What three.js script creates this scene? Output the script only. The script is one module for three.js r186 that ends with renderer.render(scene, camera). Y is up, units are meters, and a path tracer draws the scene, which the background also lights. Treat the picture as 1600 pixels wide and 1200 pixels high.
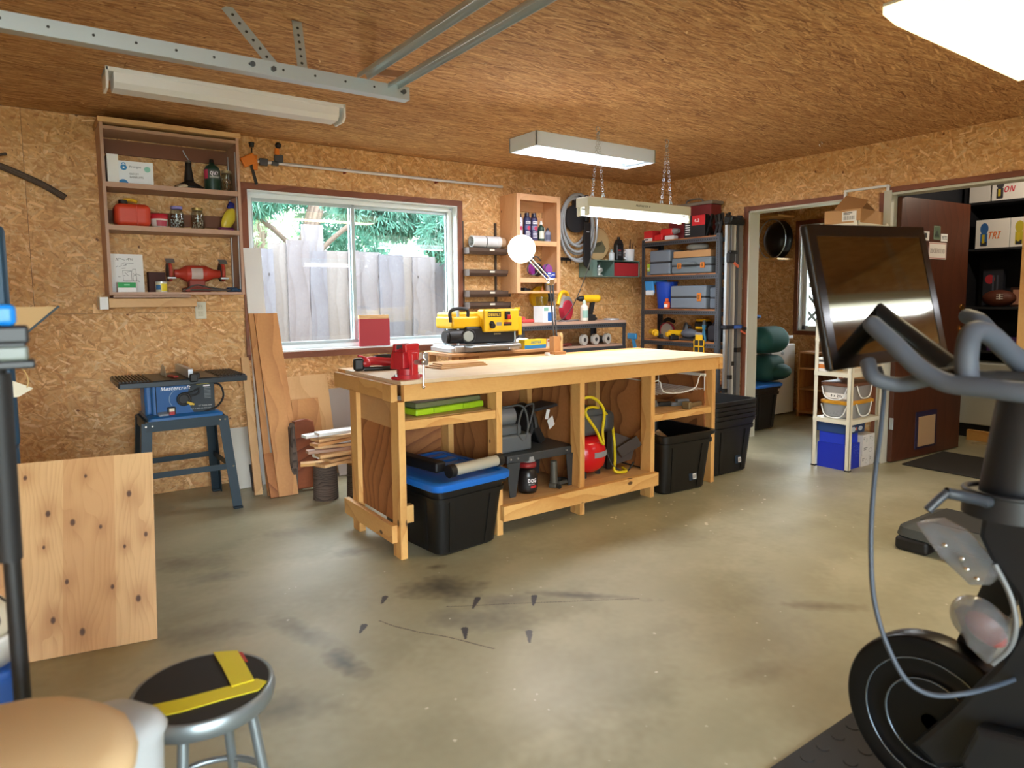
import * as THREE from 'three';
import { RoundedBoxGeometry } from 'three/addons/geometries/RoundedBoxGeometry.js';
import { mergeGeometries, toCreasedNormals } from 'three/addons/utils/BufferGeometryUtils.js';
import { RectAreaLightUniformsLib } from 'three/addons/lights/RectAreaLightUniformsLib.js';
import { ImprovedNoise } from 'three/addons/math/ImprovedNoise.js';

// ---------- camera, sky, exposure ----------
const scene = new THREE.Scene();
RectAreaLightUniformsLib.init();
const renderer = new THREE.WebGLRenderer({ antialias: true });
renderer.toneMapping = THREE.LinearToneMapping;
renderer.toneMappingExposure = 1.12;
renderer.shadowMap.enabled = true;
const rad = (d) => d * Math.PI / 180;
const camera = new THREE.PerspectiveCamera(2 * Math.atan(600 / 1067.2) * 180 / Math.PI, 4 / 3, 0.05, 200);
camera.position.set(-5.333, 1.3, 5.053);
{
  const yaw = rad(35.35), pit = rad(5.26), rol = rad(-0.477);
  const f = new THREE.Vector3(Math.sin(yaw) * Math.cos(pit), -Math.sin(pit), -Math.cos(yaw) * Math.cos(pit));
  const r = new THREE.Vector3(Math.cos(yaw), 0, Math.sin(yaw)), u = new THREE.Vector3().crossVectors(r, f);
  const R = r.clone().multiplyScalar(Math.cos(rol)).addScaledVector(u, Math.sin(rol));
  const U = u.clone().multiplyScalar(Math.cos(rol)).addScaledVector(r, -Math.sin(rol));
  camera.quaternion.setFromRotationMatrix(new THREE.Matrix4().makeBasis(R, U, f.clone().negate()));
}
camera.setViewOffset(1600, 1200, 3, 37, 1600, 1200);
camera.focus = 5.2;
camera.userData.fStop = 3.4;
scene.background = new THREE.Color().setRGB(0.84, 0.94, 1.0);
scene.backgroundIntensity = 18;
const sun = new THREE.DirectionalLight(0xfff2dc, 2.5);
sun.position.set(3, 12, 6); sun.target.position.set(-1, 0, -2); sun.castShadow = true; sun.shadow.radius = 2;
Object.assign(sun.shadow.camera, { left: -12, right: 12, top: 12, bottom: -12, far: 40 });
scene.add(sun, sun.target);
const LAMP = { troffer: 27, shop: 24, warm: 24, rear: 18, desk: 12 };

// ---------- small tools ----------
let seed = 7;
const rnd = () => { seed = (seed * 1664525 + 1013904223) >>> 0; return seed / 4294967296; };
const rr = (a, b) => a + (b - a) * rnd();
const V = (x, y, z) => new THREE.Vector3(x, y, z);
const noise = new ImprovedNoise();
const used = {};
const numbered = (n) => { const k = used[n] = (used[n] ?? -1) + 1; return k ? n + '_' + String(k).padStart(3, '0') : n; };
function place(g, p, r, s) {
  if (s) g.scale(...s);
  if (r) g.applyMatrix4(new THREE.Matrix4().makeRotationFromEuler(new THREE.Euler(...r)));
  if (p) g.translate(...p);
  return g;
}
function flat(g) {
  const h = g.index ? g.toNonIndexed() : g;
  for (const k of Object.keys(h.attributes)) if (!['position', 'normal', 'uv'].includes(k)) h.deleteAttribute(k);
  if (!h.attributes.uv) h.setAttribute('uv', new THREE.BufferAttribute(new Float32Array(h.attributes.position.count * 2), 2));
  h.morphAttributes = {}; h.clearGroups();
  return h;
}
// uv in metres: u along the long axis of the piece
function grainUV(g, dims, k = 1, off = [rnd() * 5, rnd() * 5]) {
  g = flat(g);
  const L = dims.indexOf(Math.max(...dims)), p = g.attributes.position, n = g.attributes.normal, uv = g.attributes.uv;
  for (let i = 0; i < p.count; i++) {
    const P = [p.getX(i), p.getY(i), p.getZ(i)], N = [n.getX(i), n.getY(i), n.getZ(i)].map(Math.abs), a = N.indexOf(Math.max(...N));
    const ax = [0, 1, 2].filter((q) => q !== a), l = ax.includes(L) ? L : ax[0], o = ax.find((q) => q !== l);
    uv.setXY(i, P[l] / k + off[0], P[o] / k + off[1]);
  }
  return g;
}
const bx = (w, h, d, p, r) => place(new THREE.BoxGeometry(w, h, d), p, r);
const rb = (w, h, d, c, p, r, s = 2) => place(new RoundedBoxGeometry(w, h, d, s, Math.min(c, w / 2.01, h / 2.01, d / 2.01)), p, r);
const wb = (w, h, d, p, r, k = 1, c = 0) => place(grainUV(c ? new RoundedBoxGeometry(w, h, d, 1, c) : new THREE.BoxGeometry(w, h, d), [w, h, d], k), p, r);
const cy = (r0, r1, h, p, r, n = 20) => place(new THREE.CylinderGeometry(r0, r1, h, n), p, r);
const sp = (r, p, s, n = 16) => place(new THREE.SphereGeometry(r, n, Math.max(6, n * 0.6 | 0)), p, null, s);
const to = (R, r, p, rot, arc = Math.PI * 2, n = 28, m = 8) => place(new THREE.TorusGeometry(R, r, m, n, arc), p, rot);
const la = (pts, p, r, n = 24) => place(new THREE.LatheGeometry(pts.map(([a, b]) => new THREE.Vector2(a, b)), n), p, r);
const tu = (pts, r, n = 32, m = 8, closed = false) => new THREE.TubeGeometry(new THREE.CatmullRomCurve3(pts.map((q) => V(...q)), closed, 'centripetal'), n, r, m, closed);
function bar(a, b, r, n = 10) {
  const A = V(...a), B = V(...b), d = B.clone().sub(A), g = new THREE.CylinderGeometry(r, r, d.length(), n);
  g.applyQuaternion(new THREE.Quaternion().setFromUnitVectors(V(0, 1, 0), d.normalize())); g.translate(...A.add(B).multiplyScalar(0.5).toArray()); return g;
}
function strut(a, b, w, d, up = [0, 0, 1], k = 1) {   // board between two points; d lies along up
  const A = V(...a), B = V(...b), y = B.clone().sub(A), l = y.length(); y.normalize();
  const x = y.clone().cross(V(...up)).normalize(), z = x.clone().cross(y);
  const g = grainUV(new THREE.BoxGeometry(w, l, d), [w, l, d], k);
  g.applyMatrix4(new THREE.Matrix4().makeBasis(x, y, z).setPosition(A.add(B).multiplyScalar(0.5))); return g;
}
function ex(pts, depth, p, r, bevel = 0, holes = []) {
  const s = new THREE.Shape(pts.map(([a, b]) => new THREE.Vector2(a, b)));
  for (const h of holes) s.holes.push(new THREE.Path(h.map(([a, b]) => new THREE.Vector2(a, b))));
  const g = new THREE.ExtrudeGeometry(s, { depth: depth - 2 * bevel, bevelEnabled: bevel > 0, bevelSize: bevel, bevelThickness: bevel, bevelOffset: -bevel, bevelSegments: 2, curveSegments: 8 });
  g.translate(0, 0, -depth / 2 + bevel); return place(g, p, r);
}
const pl = (w, h, p, r) => place(new THREE.PlaneGeometry(w, h), p, r);
const arc = (cx, cyy, r, a0, a1, n = 12, ry = r) => Array.from({ length: n + 1 }, (_, i) => { const a = a0 + (a1 - a0) * i / n; return [cx + r * Math.cos(a), cyy + ry * Math.sin(a)]; });
function mk(name, geos, material, parent = scene) {
  geos = [geos].flat().map(flat);
  const o = new THREE.Mesh(geos.length > 1 ? mergeGeometries(geos) : geos[0], material);
  o.name = parent === scene ? numbered(name) : name; o.castShadow = o.receiveShadow = true; parent.add(o); return o;
}
function thing(name, label, category, pos = [0, 0, 0], turn = 0, group) {
  const o = new THREE.Group(); o.name = numbered(name); o.position.set(...pos); o.rotation.y = turn; o.userData = { label, category };
  if (group) o.userData.group = group;
  scene.add(o); return o;
}
function one(name, geos, material, label, category, pos, turn = 0, group) {
  const o = mk(name, geos, material); o.userData = { label, category }; if (group) o.userData.group = group;
  if (pos) o.position.set(...pos); o.rotation.y = turn; return o;
}
function struct(name, geos, material) {
  let o;
  if (geos) o = mk(name, geos, material); else { o = new THREE.Group(); o.name = numbered(name); scene.add(o); }
  o.userData.kind = 'structure'; return o;
}
// ---------- textures ----------
function canvas(w, h, draw) {
  const c = document.createElement('canvas'); c.width = w; c.height = h; const g = c.getContext('2d'); draw(g, w, h);
  const t = new THREE.CanvasTexture(c); t.colorSpace = THREE.SRGBColorSpace; t.wrapS = t.wrapT = THREE.RepeatWrapping; t.magFilter = THREE.LinearFilter; return t;
}
const rgb = (c, k = 1) => `rgb(${c.map((v) => Math.max(0, Math.min(255, v * k | 0))).join(',')})`;
const mix = (a, b, t) => a.map((v, i) => v + (b[i] - v) * t);
function pixels(w, h, fn, srgb = true) {
  const d = new Uint8Array(w * h * 4);
  for (let y = 0; y < h; y++) for (let x = 0; x < w; x++) { const c = fn(x / w, y / h), i = (y * w + x) * 4; d[i] = Math.max(0, Math.min(255, c[0])); d[i + 1] = Math.max(0, Math.min(255, c[1])); d[i + 2] = Math.max(0, Math.min(255, c[2])); d[i + 3] = 255; }
  const t = new THREE.DataTexture(d, w, h); if (srgb) t.colorSpace = THREE.SRGBColorSpace;
  t.wrapS = t.wrapT = THREE.RepeatWrapping; t.magFilter = THREE.LinearFilter; t.minFilter = THREE.LinearMipmapLinearFilter; t.generateMipmaps = true; t.needsUpdate = true; return t;
}
// tiling fractal noise
const tn = (u, v, f, s = 0) => { const a = u * 2 * Math.PI, b = v * 2 * Math.PI, r = f / 6.283; return noise.noise(Math.cos(a) * r + s, Math.sin(a) * r + Math.cos(b) * r + s * 2.3, Math.sin(b) * r + 7.1 * s); };
function osb(size, count, cols, lenRange, widRange, spread, dir) {
  return canvas(size, size, (g) => {
    g.fillStyle = rgb(cols[0]); g.fillRect(0, 0, size, size);
    for (let i = 0; i < count; i++) {
      const l = rr(...lenRange), w = rr(...widRange), a = dir + (rnd() + rnd() - 1) * spread, x = rnd() * size, y = rnd() * size;
      const t = rnd(), c = mix(cols[1 + (rnd() * (cols.length - 1) | 0)], cols[0], rnd() * 0.5);
      g.globalAlpha = 0.35 + 0.55 * rnd(); g.fillStyle = rgb(c, 0.92 + 0.16 * t);
      const j = [rr(-0.3, 0.3), rr(-0.3, 0.3)].map((q) => q * w);
      for (const ox of [0, -size, size]) for (const oy of [0, -size, size]) {
        if (x + ox < -l || x + ox > size + l || y + oy < -l || y + oy > size + l) continue;
        g.save(); g.translate(x + ox, y + oy); g.rotate(a);
        g.beginPath(); g.moveTo(-l / 2, -w / 2 + j[0]); g.lineTo(l / 2, -w / 2); g.lineTo(l / 2 - j[1], w / 2); g.lineTo(-l / 2 + j[0], w / 2 - j[1]); g.fill();
        if (t > 0.86) { g.globalAlpha = 0.4; g.strokeStyle = rgb(cols[0], 0.55); g.lineWidth = 1; g.beginPath(); g.moveTo(-l / 2, w / 2); g.lineTo(l / 2 - j[1], w / 2); g.stroke(); g.globalAlpha = 0.6; }
        g.restore();
      }
    }
    g.globalAlpha = 0.55;
    for (let i = 0; i < count / 40; i++) { g.fillStyle = rgb([92, 54, 26]); const x = rnd() * size, y = rnd() * size, l = rr(2, 9), a = rnd() * 6; g.save(); g.translate(x, y); g.rotate(a); g.fillRect(0, 0, l, rr(1, 3)); g.restore(); }
    for (let i = 0; i < 34; i++) { g.globalAlpha = 0.85; g.fillStyle = rgb(i % 3 ? [104, 60, 30] : [236, 206, 156]); const x = rnd() * size, y = rnd() * size, l = i % 3 ? rr(7, 15) : rr(14, 36), w = rr(5, 12), a = rnd() * 6; g.save(); g.translate(x, y); g.rotate(a); g.beginPath(); g.moveTo(0, 0); g.lineTo(l, w * 0.2); g.lineTo(l * 0.8, w); g.lineTo(l * 0.1, w * 0.8); g.fill(); g.restore(); }
    g.globalAlpha = 1;
  });
}
// wood: grain runs along u; one repeat is a metre
function wood(size, base, dark, opt = {}) {
  const { rings = 9, wave = 1, knots = 0, fine = 0.35, s = 1, contrast = 0.6 } = opt;
  const ks = Array.from({ length: knots }, () => [rnd(), rnd(), rr(0.006, 0.016)]);
  return pixels(size, size, (u, v) => {
    let warp = tn(u, v, 2.2, s) * 0.13 * wave + tn(u, v, 5, s + 3) * 0.035 * wave, kd = 0;
    for (const [ku, kv, kr] of ks) {
      let du = Math.abs(u - ku), dv = v - kv; du = Math.min(du, 1 - du); if (dv > 0.5) dv -= 1; if (dv < -0.5) dv += 1;
      const d = Math.hypot(du * 0.55, dv); warp += Math.sign(dv) * Math.exp(-d * d / (kr * kr * 14)) * kr * 2.2; kd = Math.max(kd, Math.min(1, Math.max(0, (kr - d) / kr * 2.2)));
    }
    const q = (v + warp) * rings, ring = q - Math.floor(q), r = Math.pow(ring, 3) * contrast;
    const f = tn(u * 1, v, 60, s + 5) * 0.1 + noise.noise(u * 14 + s, v * 420, s) * fine * 0.35;
    const t = Math.min(1, Math.max(0, r * 0.75 + f + 0.12 + tn(u, v, 3, s + 9) * 0.25));
    return mix(mix(base, dark, t), dark.map((c) => c * 0.45), kd);
  });
}
const std = (o) => new THREE.MeshStandardMaterial(o);
const cache = {};
function C(hex, roughness = 0.6, metalness = 0, more = {}) { const k = [hex, roughness, metalness, JSON.stringify(more)].join(); return cache[k] ??= new THREE.MeshPhysicalMaterial({ color: hex, roughness, metalness, ...more }); }
// ---------- surface materials ----------
const osbWall = osb(1536, 20000, [[206, 156, 98], [222, 176, 116], [196, 142, 82], [232, 192, 138], [212, 164, 104], [178, 122, 66], [240, 208, 160]], [20, 56], [3, 11], 1.9, 0.3);
const osbCeil = osb(1536, 15000, [[186, 138, 88], [214, 170, 116], [166, 116, 68], [226, 186, 132], [190, 142, 92], [122, 76, 42]], [34, 130], [3, 8], 0.5, 0);
const M = {
  osb: std({ map: osbWall, roughness: 0.62, bumpMap: osbWall, bumpScale: 0.0008 }),
  ceil: std({ map: osbCeil, roughness: 0.8, bumpMap: osbCeil, bumpScale: 0.001 }),
  trim: std({ map: wood(256, [134, 80, 54], [94, 50, 32], { rings: 7, s: 2 }), roughness: 0.6 }),
  pine: std({ map: wood(512, [224, 178, 108], [190, 130, 66], { rings: 8, knots: 4, s: 3, contrast: 0.7 }), roughness: 0.55 }),
  pale: std({ map: wood(512, [222, 182, 130], [190, 140, 88], { rings: 7, knots: 3, s: 4, contrast: 0.5 }), roughness: 0.6 }),
  fir: std({ map: wood(512, [206, 152, 96], [164, 108, 62], { rings: 10, knots: 3, s: 5 }), roughness: 0.6 }),
  ply: std({ map: wood(512, [178, 118, 68], [112, 64, 34], { rings: 9, wave: 2.6, s: 6, contrast: 0.9 }), roughness: 0.65 }),
  plyPale: std({ map: wood(512, [206, 164, 112], [172, 124, 76], { rings: 5, wave: 1.6, s: 7, contrast: 0.5 }), roughness: 0.6 }),
  top: std({ map: wood(512, [224, 204, 174], [198, 170, 132], { rings: 5, wave: 2, s: 8, contrast: 0.4 }), roughness: 0.42 }),
  cabinet: std({ map: wood(512, [226, 178, 132], [200, 142, 96], { rings: 6, knots: 3, s: 9, contrast: 0.4 }), roughness: 0.5 }),
  taupe: std({ map: wood(256, [190, 156, 134], [160, 126, 106], { rings: 4, s: 10, contrast: 0.3 }), roughness: 0.6 }),
  door: std({ map: wood(512, [84, 44, 26], [56, 27, 15], { rings: 9, wave: 1.8, s: 11 }), roughness: 0.42 }),
  grey: std({ map: wood(512, [214, 210, 212], [170, 162, 160], { rings: 7, wave: 0.6, knots: 3, s: 12, contrast: 0.6 }), roughness: 0.85 }),
  bark: std({ map: wood(256, [104, 90, 80], [50, 41, 36], { rings: 14, wave: 1.5, s: 13, contrast: 1 }), roughness: 0.95 }),
  white: C(0xe9ebe8, 0.45), vinyl: C(0xdfe6e8, 0.4), jamb: C(0xc9c8b8, 0.55),
  black: C(0x141415, 0.5), rubber: C(0x1b1b1c, 0.75), dark: C(0x2a2a2c, 0.6), blackTote: C(0x0d0e0f, 0.42),
  steel: C(0xb9c2c8, 0.38, 0.85), galv: C(0xbcc6cc, 0.42, 0.65), chrome: C(0xd8dade, 0.14, 1), alu: C(0xc4c8ca, 0.34, 0.9), gunmetal: C(0x55585e, 0.45, 0.6),
  red: C(0xb3202a, 0.38), orange: C(0xd97a1f, 0.45), yellow: C(0xe8b417, 0.4), blue: C(0x1863b4, 0.4), toolgrey: C(0x6d747c, 0.5), card: C(0xb58a5c, 0.85),
  glass: new THREE.MeshPhysicalMaterial({ color: 0xffffff, roughness: 0.02, transmission: 1, thickness: 0, ior: 1.5 }),
  jar: new THREE.MeshPhysicalMaterial({ color: 0xf2f6f6, roughness: 0.04, transmission: 1, thickness: 0, ior: 1.45 }),
};
const spot = (x, z, rx, rz, a, c, al, soft = 1) => ({ x, z, rx, rz, a, c, al, soft });
// concrete: mottled, with the skid marks and paint drips where the photograph shows them
const FX0 = -7.4, FZ0 = 0, FS = 8;
const stains = [];
{
  const dk = [44, 42, 40];
  stains.push(spot(-3.87, 2.45, 0.20, 0.12, 0.55, dk, 0.8), spot(-3.88, 2.80, 0.26, 0.10, 0.6, [58, 58, 60], 0.5), spot(-3.70, 2.72, 0.16, 0.07, 0.5, [58, 58, 60], 0.45), spot(-3.42, 2.88, 0.30, 0.035, 0.78, dk, 0.6), spot(-4.47, 2.80, 0.14, 0.05, 1.4, dk, 0.85), spot(-4.52, 2.48, 0.26, 0.06, 1.25, dk, 0.4),
    spot(-4.75, 1.44, 0.26, 0.12, 0.4, [70, 60, 46], 0.45), spot(-4.68, 1.7, 0.16, 0.08, 0.3, dk, 0.35), spot(-4.2, 1.3, 0.2, 0.08, 0.3, [70, 60, 46], 0.3), spot(-4.01, 1.8, 0.12, 0.07, 0.2, [84, 72, 54], 0.5), spot(-4.85, 2.25, 0.2, 0.1, 0.4, dk, 0.35), spot(-4.76, 2.94, 0.22, 0.12, 0.4, dk, 0.4), spot(-2.70, 3.54, 0.26, 0.05, 0.7, [70, 60, 44], 0.55), spot(-3.31, 3.72, 0.2, 0.07, 0.3, [90, 78, 56], 0.35), spot(-2.6, 2.6, 0.5, 0.16, 0.5, [96, 82, 54], 0.35), spot(-3.78, 2.22, 0.05, 0.03, 0.2, [60, 52, 38], 0.7));
}
function concrete(size) {
  const d = new Uint8Array(size * size * 4), big = new Float32Array(size * size);
  for (let y = 0; y < size; y++) for (let x = 0; x < size; x++) {
    const X = x / size * FS, Y = y / size * FS;
    const n = noise.noise(X * 0.9, Y * 0.9, 1) * 0.5 + noise.noise(X * 2.6, Y * 2.6, 4) * 0.3 + noise.noise(X * 8, Y * 8, 9) * 0.2 + noise.noise(X * 30, Y * 30, 2) * 0.12;
    const swirl = noise.noise(X * 1.5 + n * 2, Y * 5 + n, 12) * 0.25;
    let c = mix([134, 130, 102], [182, 178, 150], Math.max(0, Math.min(1, 0.5 + n * 0.75 + swirl * 0.6)));
    const i = (y * size + x) * 4; d[i] = c[0]; d[i + 1] = c[1]; d[i + 2] = c[2]; d[i + 3] = 255;
  }
  for (const s of stains) {
    const cx = (s.x - FX0) / FS * size, cz = (s.z - FZ0) / FS * size, R = Math.max(s.rx, s.rz) / FS * size * 1.6;
    for (let y = Math.max(0, cz - R | 0); y < Math.min(size, cz + R); y++) for (let x = Math.max(0, cx - R | 0); x < Math.min(size, cx + R); x++) {
      const dx = (x - cx) / size * FS, dz = (y - cz) / size * FS, ca = Math.cos(s.a), sa = Math.sin(s.a);
      const e = Math.hypot((dx * ca + dz * sa) / s.rx, (-dx * sa + dz * ca) / s.rz), q = noise.noise(x / size * FS * 6, y / size * FS * 6, 3) * 0.5 + noise.noise(x / size * FS * 28, y / size * FS * 28, 5) * 0.3;
      const t = Math.max(0, Math.min(1, (1.1 - e + q) * 0.8)) * s.al * 0.85; if (t <= 0) continue;
      const i = (y * size + x) * 4; for (let k = 0; k < 3; k++) d[i + k] = d[i + k] * (1 - t) + s.c[k] * t;
    }
  }
  const dot = (X, Z, r, c) => { const cx = (X - FX0) / FS * size, cz = (Z - FZ0) / FS * size; for (let y = Math.floor(cz - r); y <= cz + r; y++) for (let x = Math.floor(cx - r); x <= cx + r; x++) if (x >= 0 && y >= 0 && x < size && y < size && Math.hypot(x - cx, y - cz) < r) { const i = (y * size + x) * 4; for (let k = 0; k < 3; k++) d[i + k] = c[k]; } };
  for (let k = 0; k < 130; k++) { const a = rr(-4.8, -0.6), b = rr(1.9, 4.2); dot(a, b, rr(0.5, 1.5), [206, 200, 182]); }
  for (let k = 0; k < 26; k++) { const a = rr(-2.6, -1.4), b = rr(2.1, 2.6); dot(a, b, rr(1, 2.6), [220, 215, 196]); }
  // tyre scuffs: thin dark arcs
  const line = (x0, z0, x1, z1, w) => { for (let t = 0; t <= 1; t += 0.002) dot(x0 + (x1 - x0) * t + noise.noise(t * 3, x0, 1) * 0.03, z0 + (z1 - z0) * t, w * (0.5 + 0.5 * Math.abs(noise.noise(t * 20, z0, 2))), [84, 78, 66]); };
  line(-4.24, 2.57, -3.99, 3.03, 1.0); line(-3.95, 2.62, -3.24, 3.05, 0.8);
  for (const [x, z, x1, z1] of [[-4.03, 2.9, -3.99, 2.83], [-3.85, 3.07, -3.8, 3.0], [-3.87, 2.7, -3.8, 2.63], [-3.65, 2.83, -3.59, 2.76], [-4.34, 2.62, -4.3, 2.57], [-4.16, 2.43, -4.12, 2.38]]) for (let q = 0; q <= 1; q += 0.04) dot(x + (x1 - x) * q, z + (z1 - z) * q, 1 + 2.6 * q, [52, 50, 50]);
  const t = new THREE.DataTexture(d, size, size); t.colorSpace = THREE.SRGBColorSpace; t.wrapS = t.wrapT = THREE.RepeatWrapping; t.magFilter = THREE.LinearFilter; t.minFilter = THREE.LinearMipmapLinearFilter; t.generateMipmaps = true; t.needsUpdate = true; return t;
}
const floorTex = concrete(2048);
const roughTex = pixels(512, 512, (u, v) => { const n = 132 + 60 * tn(u, v, 5, 2) + 40 * tn(u, v, 16, 5); return [n, n, n]; }, false);
M.floor = std({ map: floorTex, roughness: 0.85, roughnessMap: roughTex });

// ---------- the room shell ----------
const H = 2.44;
function floorUV(g) { g = flat(g); const p = g.attributes.position, uv = g.attributes.uv; for (let i = 0; i < p.count; i++) uv.setXY(i, (p.getX(i) - FX0) / FS, (p.getZ(i) - FZ0) / FS); return g; }
struct('floor', floorUV(bx(10.6, 0.12, 7.5, [-2.3, -0.06, 3.6])), M.floor);
// rectangles minus holes
function cut(rects, hole) {
  const out = [];
  for (const [a0, b0, a1, b1] of rects) {
    const [c0, d0, c1, d1] = hole;
    if (c0 >= a1 || c1 <= a0 || d0 >= b1 || d1 <= b0) { out.push([a0, b0, a1, b1]); continue; }
    if (d0 > b0) out.push([a0, b0, a1, d0]); if (d1 < b1) out.push([a0, d1, a1, b1]);
    const lo = Math.max(b0, d0), hi = Math.min(b1, d1);
    if (c0 > a0) out.push([a0, lo, c0, hi]); if (c1 < a1) out.push([c1, lo, a1, hi]);
  }
  return out.filter(([a, b, c, d]) => c - a > 0.002 && d - b > 0.002);
}
const osbUV = (g, ux, k = 2.44) => { g = flat(g); const o = [rnd() * 3, rnd() * 3], p = g.attributes.position, n = g.attributes.normal, uv = g.attributes.uv; for (let i = 0; i < p.count; i++) uv.setXY(i, (ux === 'x' ? p.getX(i) : p.getZ(i)) / k + o[0], (Math.abs(n.getY(i)) > 0.9 && ux === 'x' ? p.getZ(i) : p.getY(i)) / k + o[1]); return g; };
// wall made of a framed core and OSB sheets 2.44 x 1.22 that are meshes of their own
function sheetWall(name, axis, at, side, a0, a1, holes, coreDepth = 0.13, mat = M.osb, startA = a0) {
  let core = [[a0, 0, a1, H]]; for (const h of holes) core = cut(core, h);
  const box = (r, d0, d1) => { const w = r[2] - r[0], h = r[3] - r[1], m = (d0 + d1) / 2, c = (r[0] + r[2]) / 2, y = (r[1] + r[3]) / 2; return axis === 'x' ? bx(w, h, Math.abs(d1 - d0), [c, y, m]) : bx(Math.abs(d1 - d0), h, w, [m, y, c]); };
  const wall = struct(name, core.map((r) => box(r, at - side * 0.011, at - side * coreDepth)), C(0x6b543c, 0.9));
  const g = 0.0012;
  for (let row = 0; row < 2; row++) for (let a = startA - (row ? 1.22 : 0); a < a1; a += 2.44) {
    const b = Math.min(a1, a + 2.44), s = Math.max(a0, a); if (b - s < 0.05) continue;
    let rs = [[s + g, row * 1.22 + g, b - g, (row + 1) * 1.22 - g]]; for (const h of holes) rs = cut(rs, h);
    if (!rs.length) continue;
    const off = osbUV(mergeGeometries(rs.map((r) => flat(box(r, at, at - side * 0.011)))), axis);
    mk('wall_panel', off, mat, wall);
  }
  return wall;
}
const WIN = [-4.01, 0.91, -2.29, 2.075];
sheetWall('wall_back', 'x', 0, 1, -7.3, 0.06, [WIN], 0.13, M.osb, -6.5);
const D1 = [1.25, -0.1, 2.13, 2.05], D2 = [2.487, -0.1, 3.42, 2.055];
sheetWall('wall_right', 'z', 0, -1, 0, 7.2, [D1, D2], 0.06, M.osb, -0.2);
sheetWall('wall_left', 'z', -7.3, 1, 0, 7.2, []);
const GD = [-6.9, -0.1, -4.2, 2.12];
sheetWall('wall_front', 'x', 7.2, -1, -7.3, 0.12, [GD]);
// ceiling sheets
{
  const c = struct('ceiling', bx(10.9, 0.1, 7.5, [-2.15, H + 0.062, 3.6]), C(0x6b543c, 0.9));
  for (let i = 0; i < 6; i++) for (let j = 0; j < 4; j++) {
    const z0 = i * 1.22, z1 = Math.min(7.2, z0 + 1.22), x0 = -7.3 + j * 2.44 - (i % 2 ? 1.22 : 0), a = Math.max(-7.3, x0), b = Math.min(0.11, x0 + 2.44); if (b - a < 0.05) continue;
    const p = flat(bx(b - a - 0.002, 0.011, z1 - z0 - 0.002, [(a + b) / 2, H + 0.0055, (z0 + z1) / 2])), o = [rnd(), rnd()], P = p.attributes.position, uv = p.attributes.uv;
    for (let k = 0; k < P.count; k++) uv.setXY(k, P.getX(k) / 2 + o[0], P.getZ(k) / 2 + o[1]);
    mk('ceiling_panel', p, M.ceil, c);
  }
}
// main window: cedar casing, vinyl frame, two sashes
{
  const [x0, y0, x1, y1] = WIN, w = struct('window_1');
  mk('casing', [wb(x1 - x0 + 0.09, 0.045, 0.02, [(x0 + x1) / 2, y1 + 0.02, 0.01]), wb(x1 - x0 + 0.09, 0.045, 0.03, [(x0 + x1) / 2, y0 - 0.02, 0.015]), wb(0.045, y1 - y0, 0.02, [x0 - 0.022, (y0 + y1) / 2, 0.01]), wb(0.045, y1 - y0, 0.02, [x1 + 0.022, (y0 + y1) / 2, 0.01])], M.trim, w);
  mk('reveal', [bx(x1 - x0, 0.012, 0.14, [(x0 + x1) / 2, y1 - 0.006, -0.06]), bx(x1 - x0, 0.014, 0.14, [(x0 + x1) / 2, y0 + 0.007, -0.06]), bx(0.012, y1 - y0, 0.14, [x0 + 0.006, (y0 + y1) / 2, -0.06]), bx(0.012, y1 - y0, 0.14, [x1 - 0.006, (y0 + y1) / 2, -0.06])], M.vinyl, w);
  mk('window_frame', [rb(x1 - x0, 0.035, 0.06, 0.004, [(x0 + x1) / 2, y1 - 0.03, -0.09]), rb(x1 - x0, 0.035, 0.06, 0.004, [(x0 + x1) / 2, y0 + 0.03, -0.09]), rb(0.035, y1 - y0, 0.06, 0.004, [x0 + 0.03, (y0 + y1) / 2, -0.09]), rb(0.035, y1 - y0, 0.06, 0.004, [x1 - 0.03, (y0 + y1) / 2, -0.09])], M.vinyl, w);
  const m = -3.2;
  for (const [a, b, z] of [[x0 + 0.03, m + 0.02, -0.08], [m - 0.02, x1 - 0.03, -0.105]]) {
    const s = mk('sash', [rb(0.028, y1 - y0 - 0.08, 0.022, 0.003, [a + 0.014, (y0 + y1) / 2, z]), rb(0.028, y1 - y0 - 0.08, 0.022, 0.003, [b - 0.014, (y0 + y1) / 2, z]), rb(b - a, 0.028, 0.022, 0.003, [(a + b) / 2, y0 + 0.058, z]), rb(b - a, 0.028, 0.022, 0.003, [(a + b) / 2, y1 - 0.058, z])], C(0xaebcc0, 0.4, 0.3), w);
    mk('pane', bx(b - a - 0.05, y1 - y0 - 0.13, 0.004, [(a + b) / 2, (y0 + y1) / 2, z]), M.glass, s);
  }
}
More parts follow.
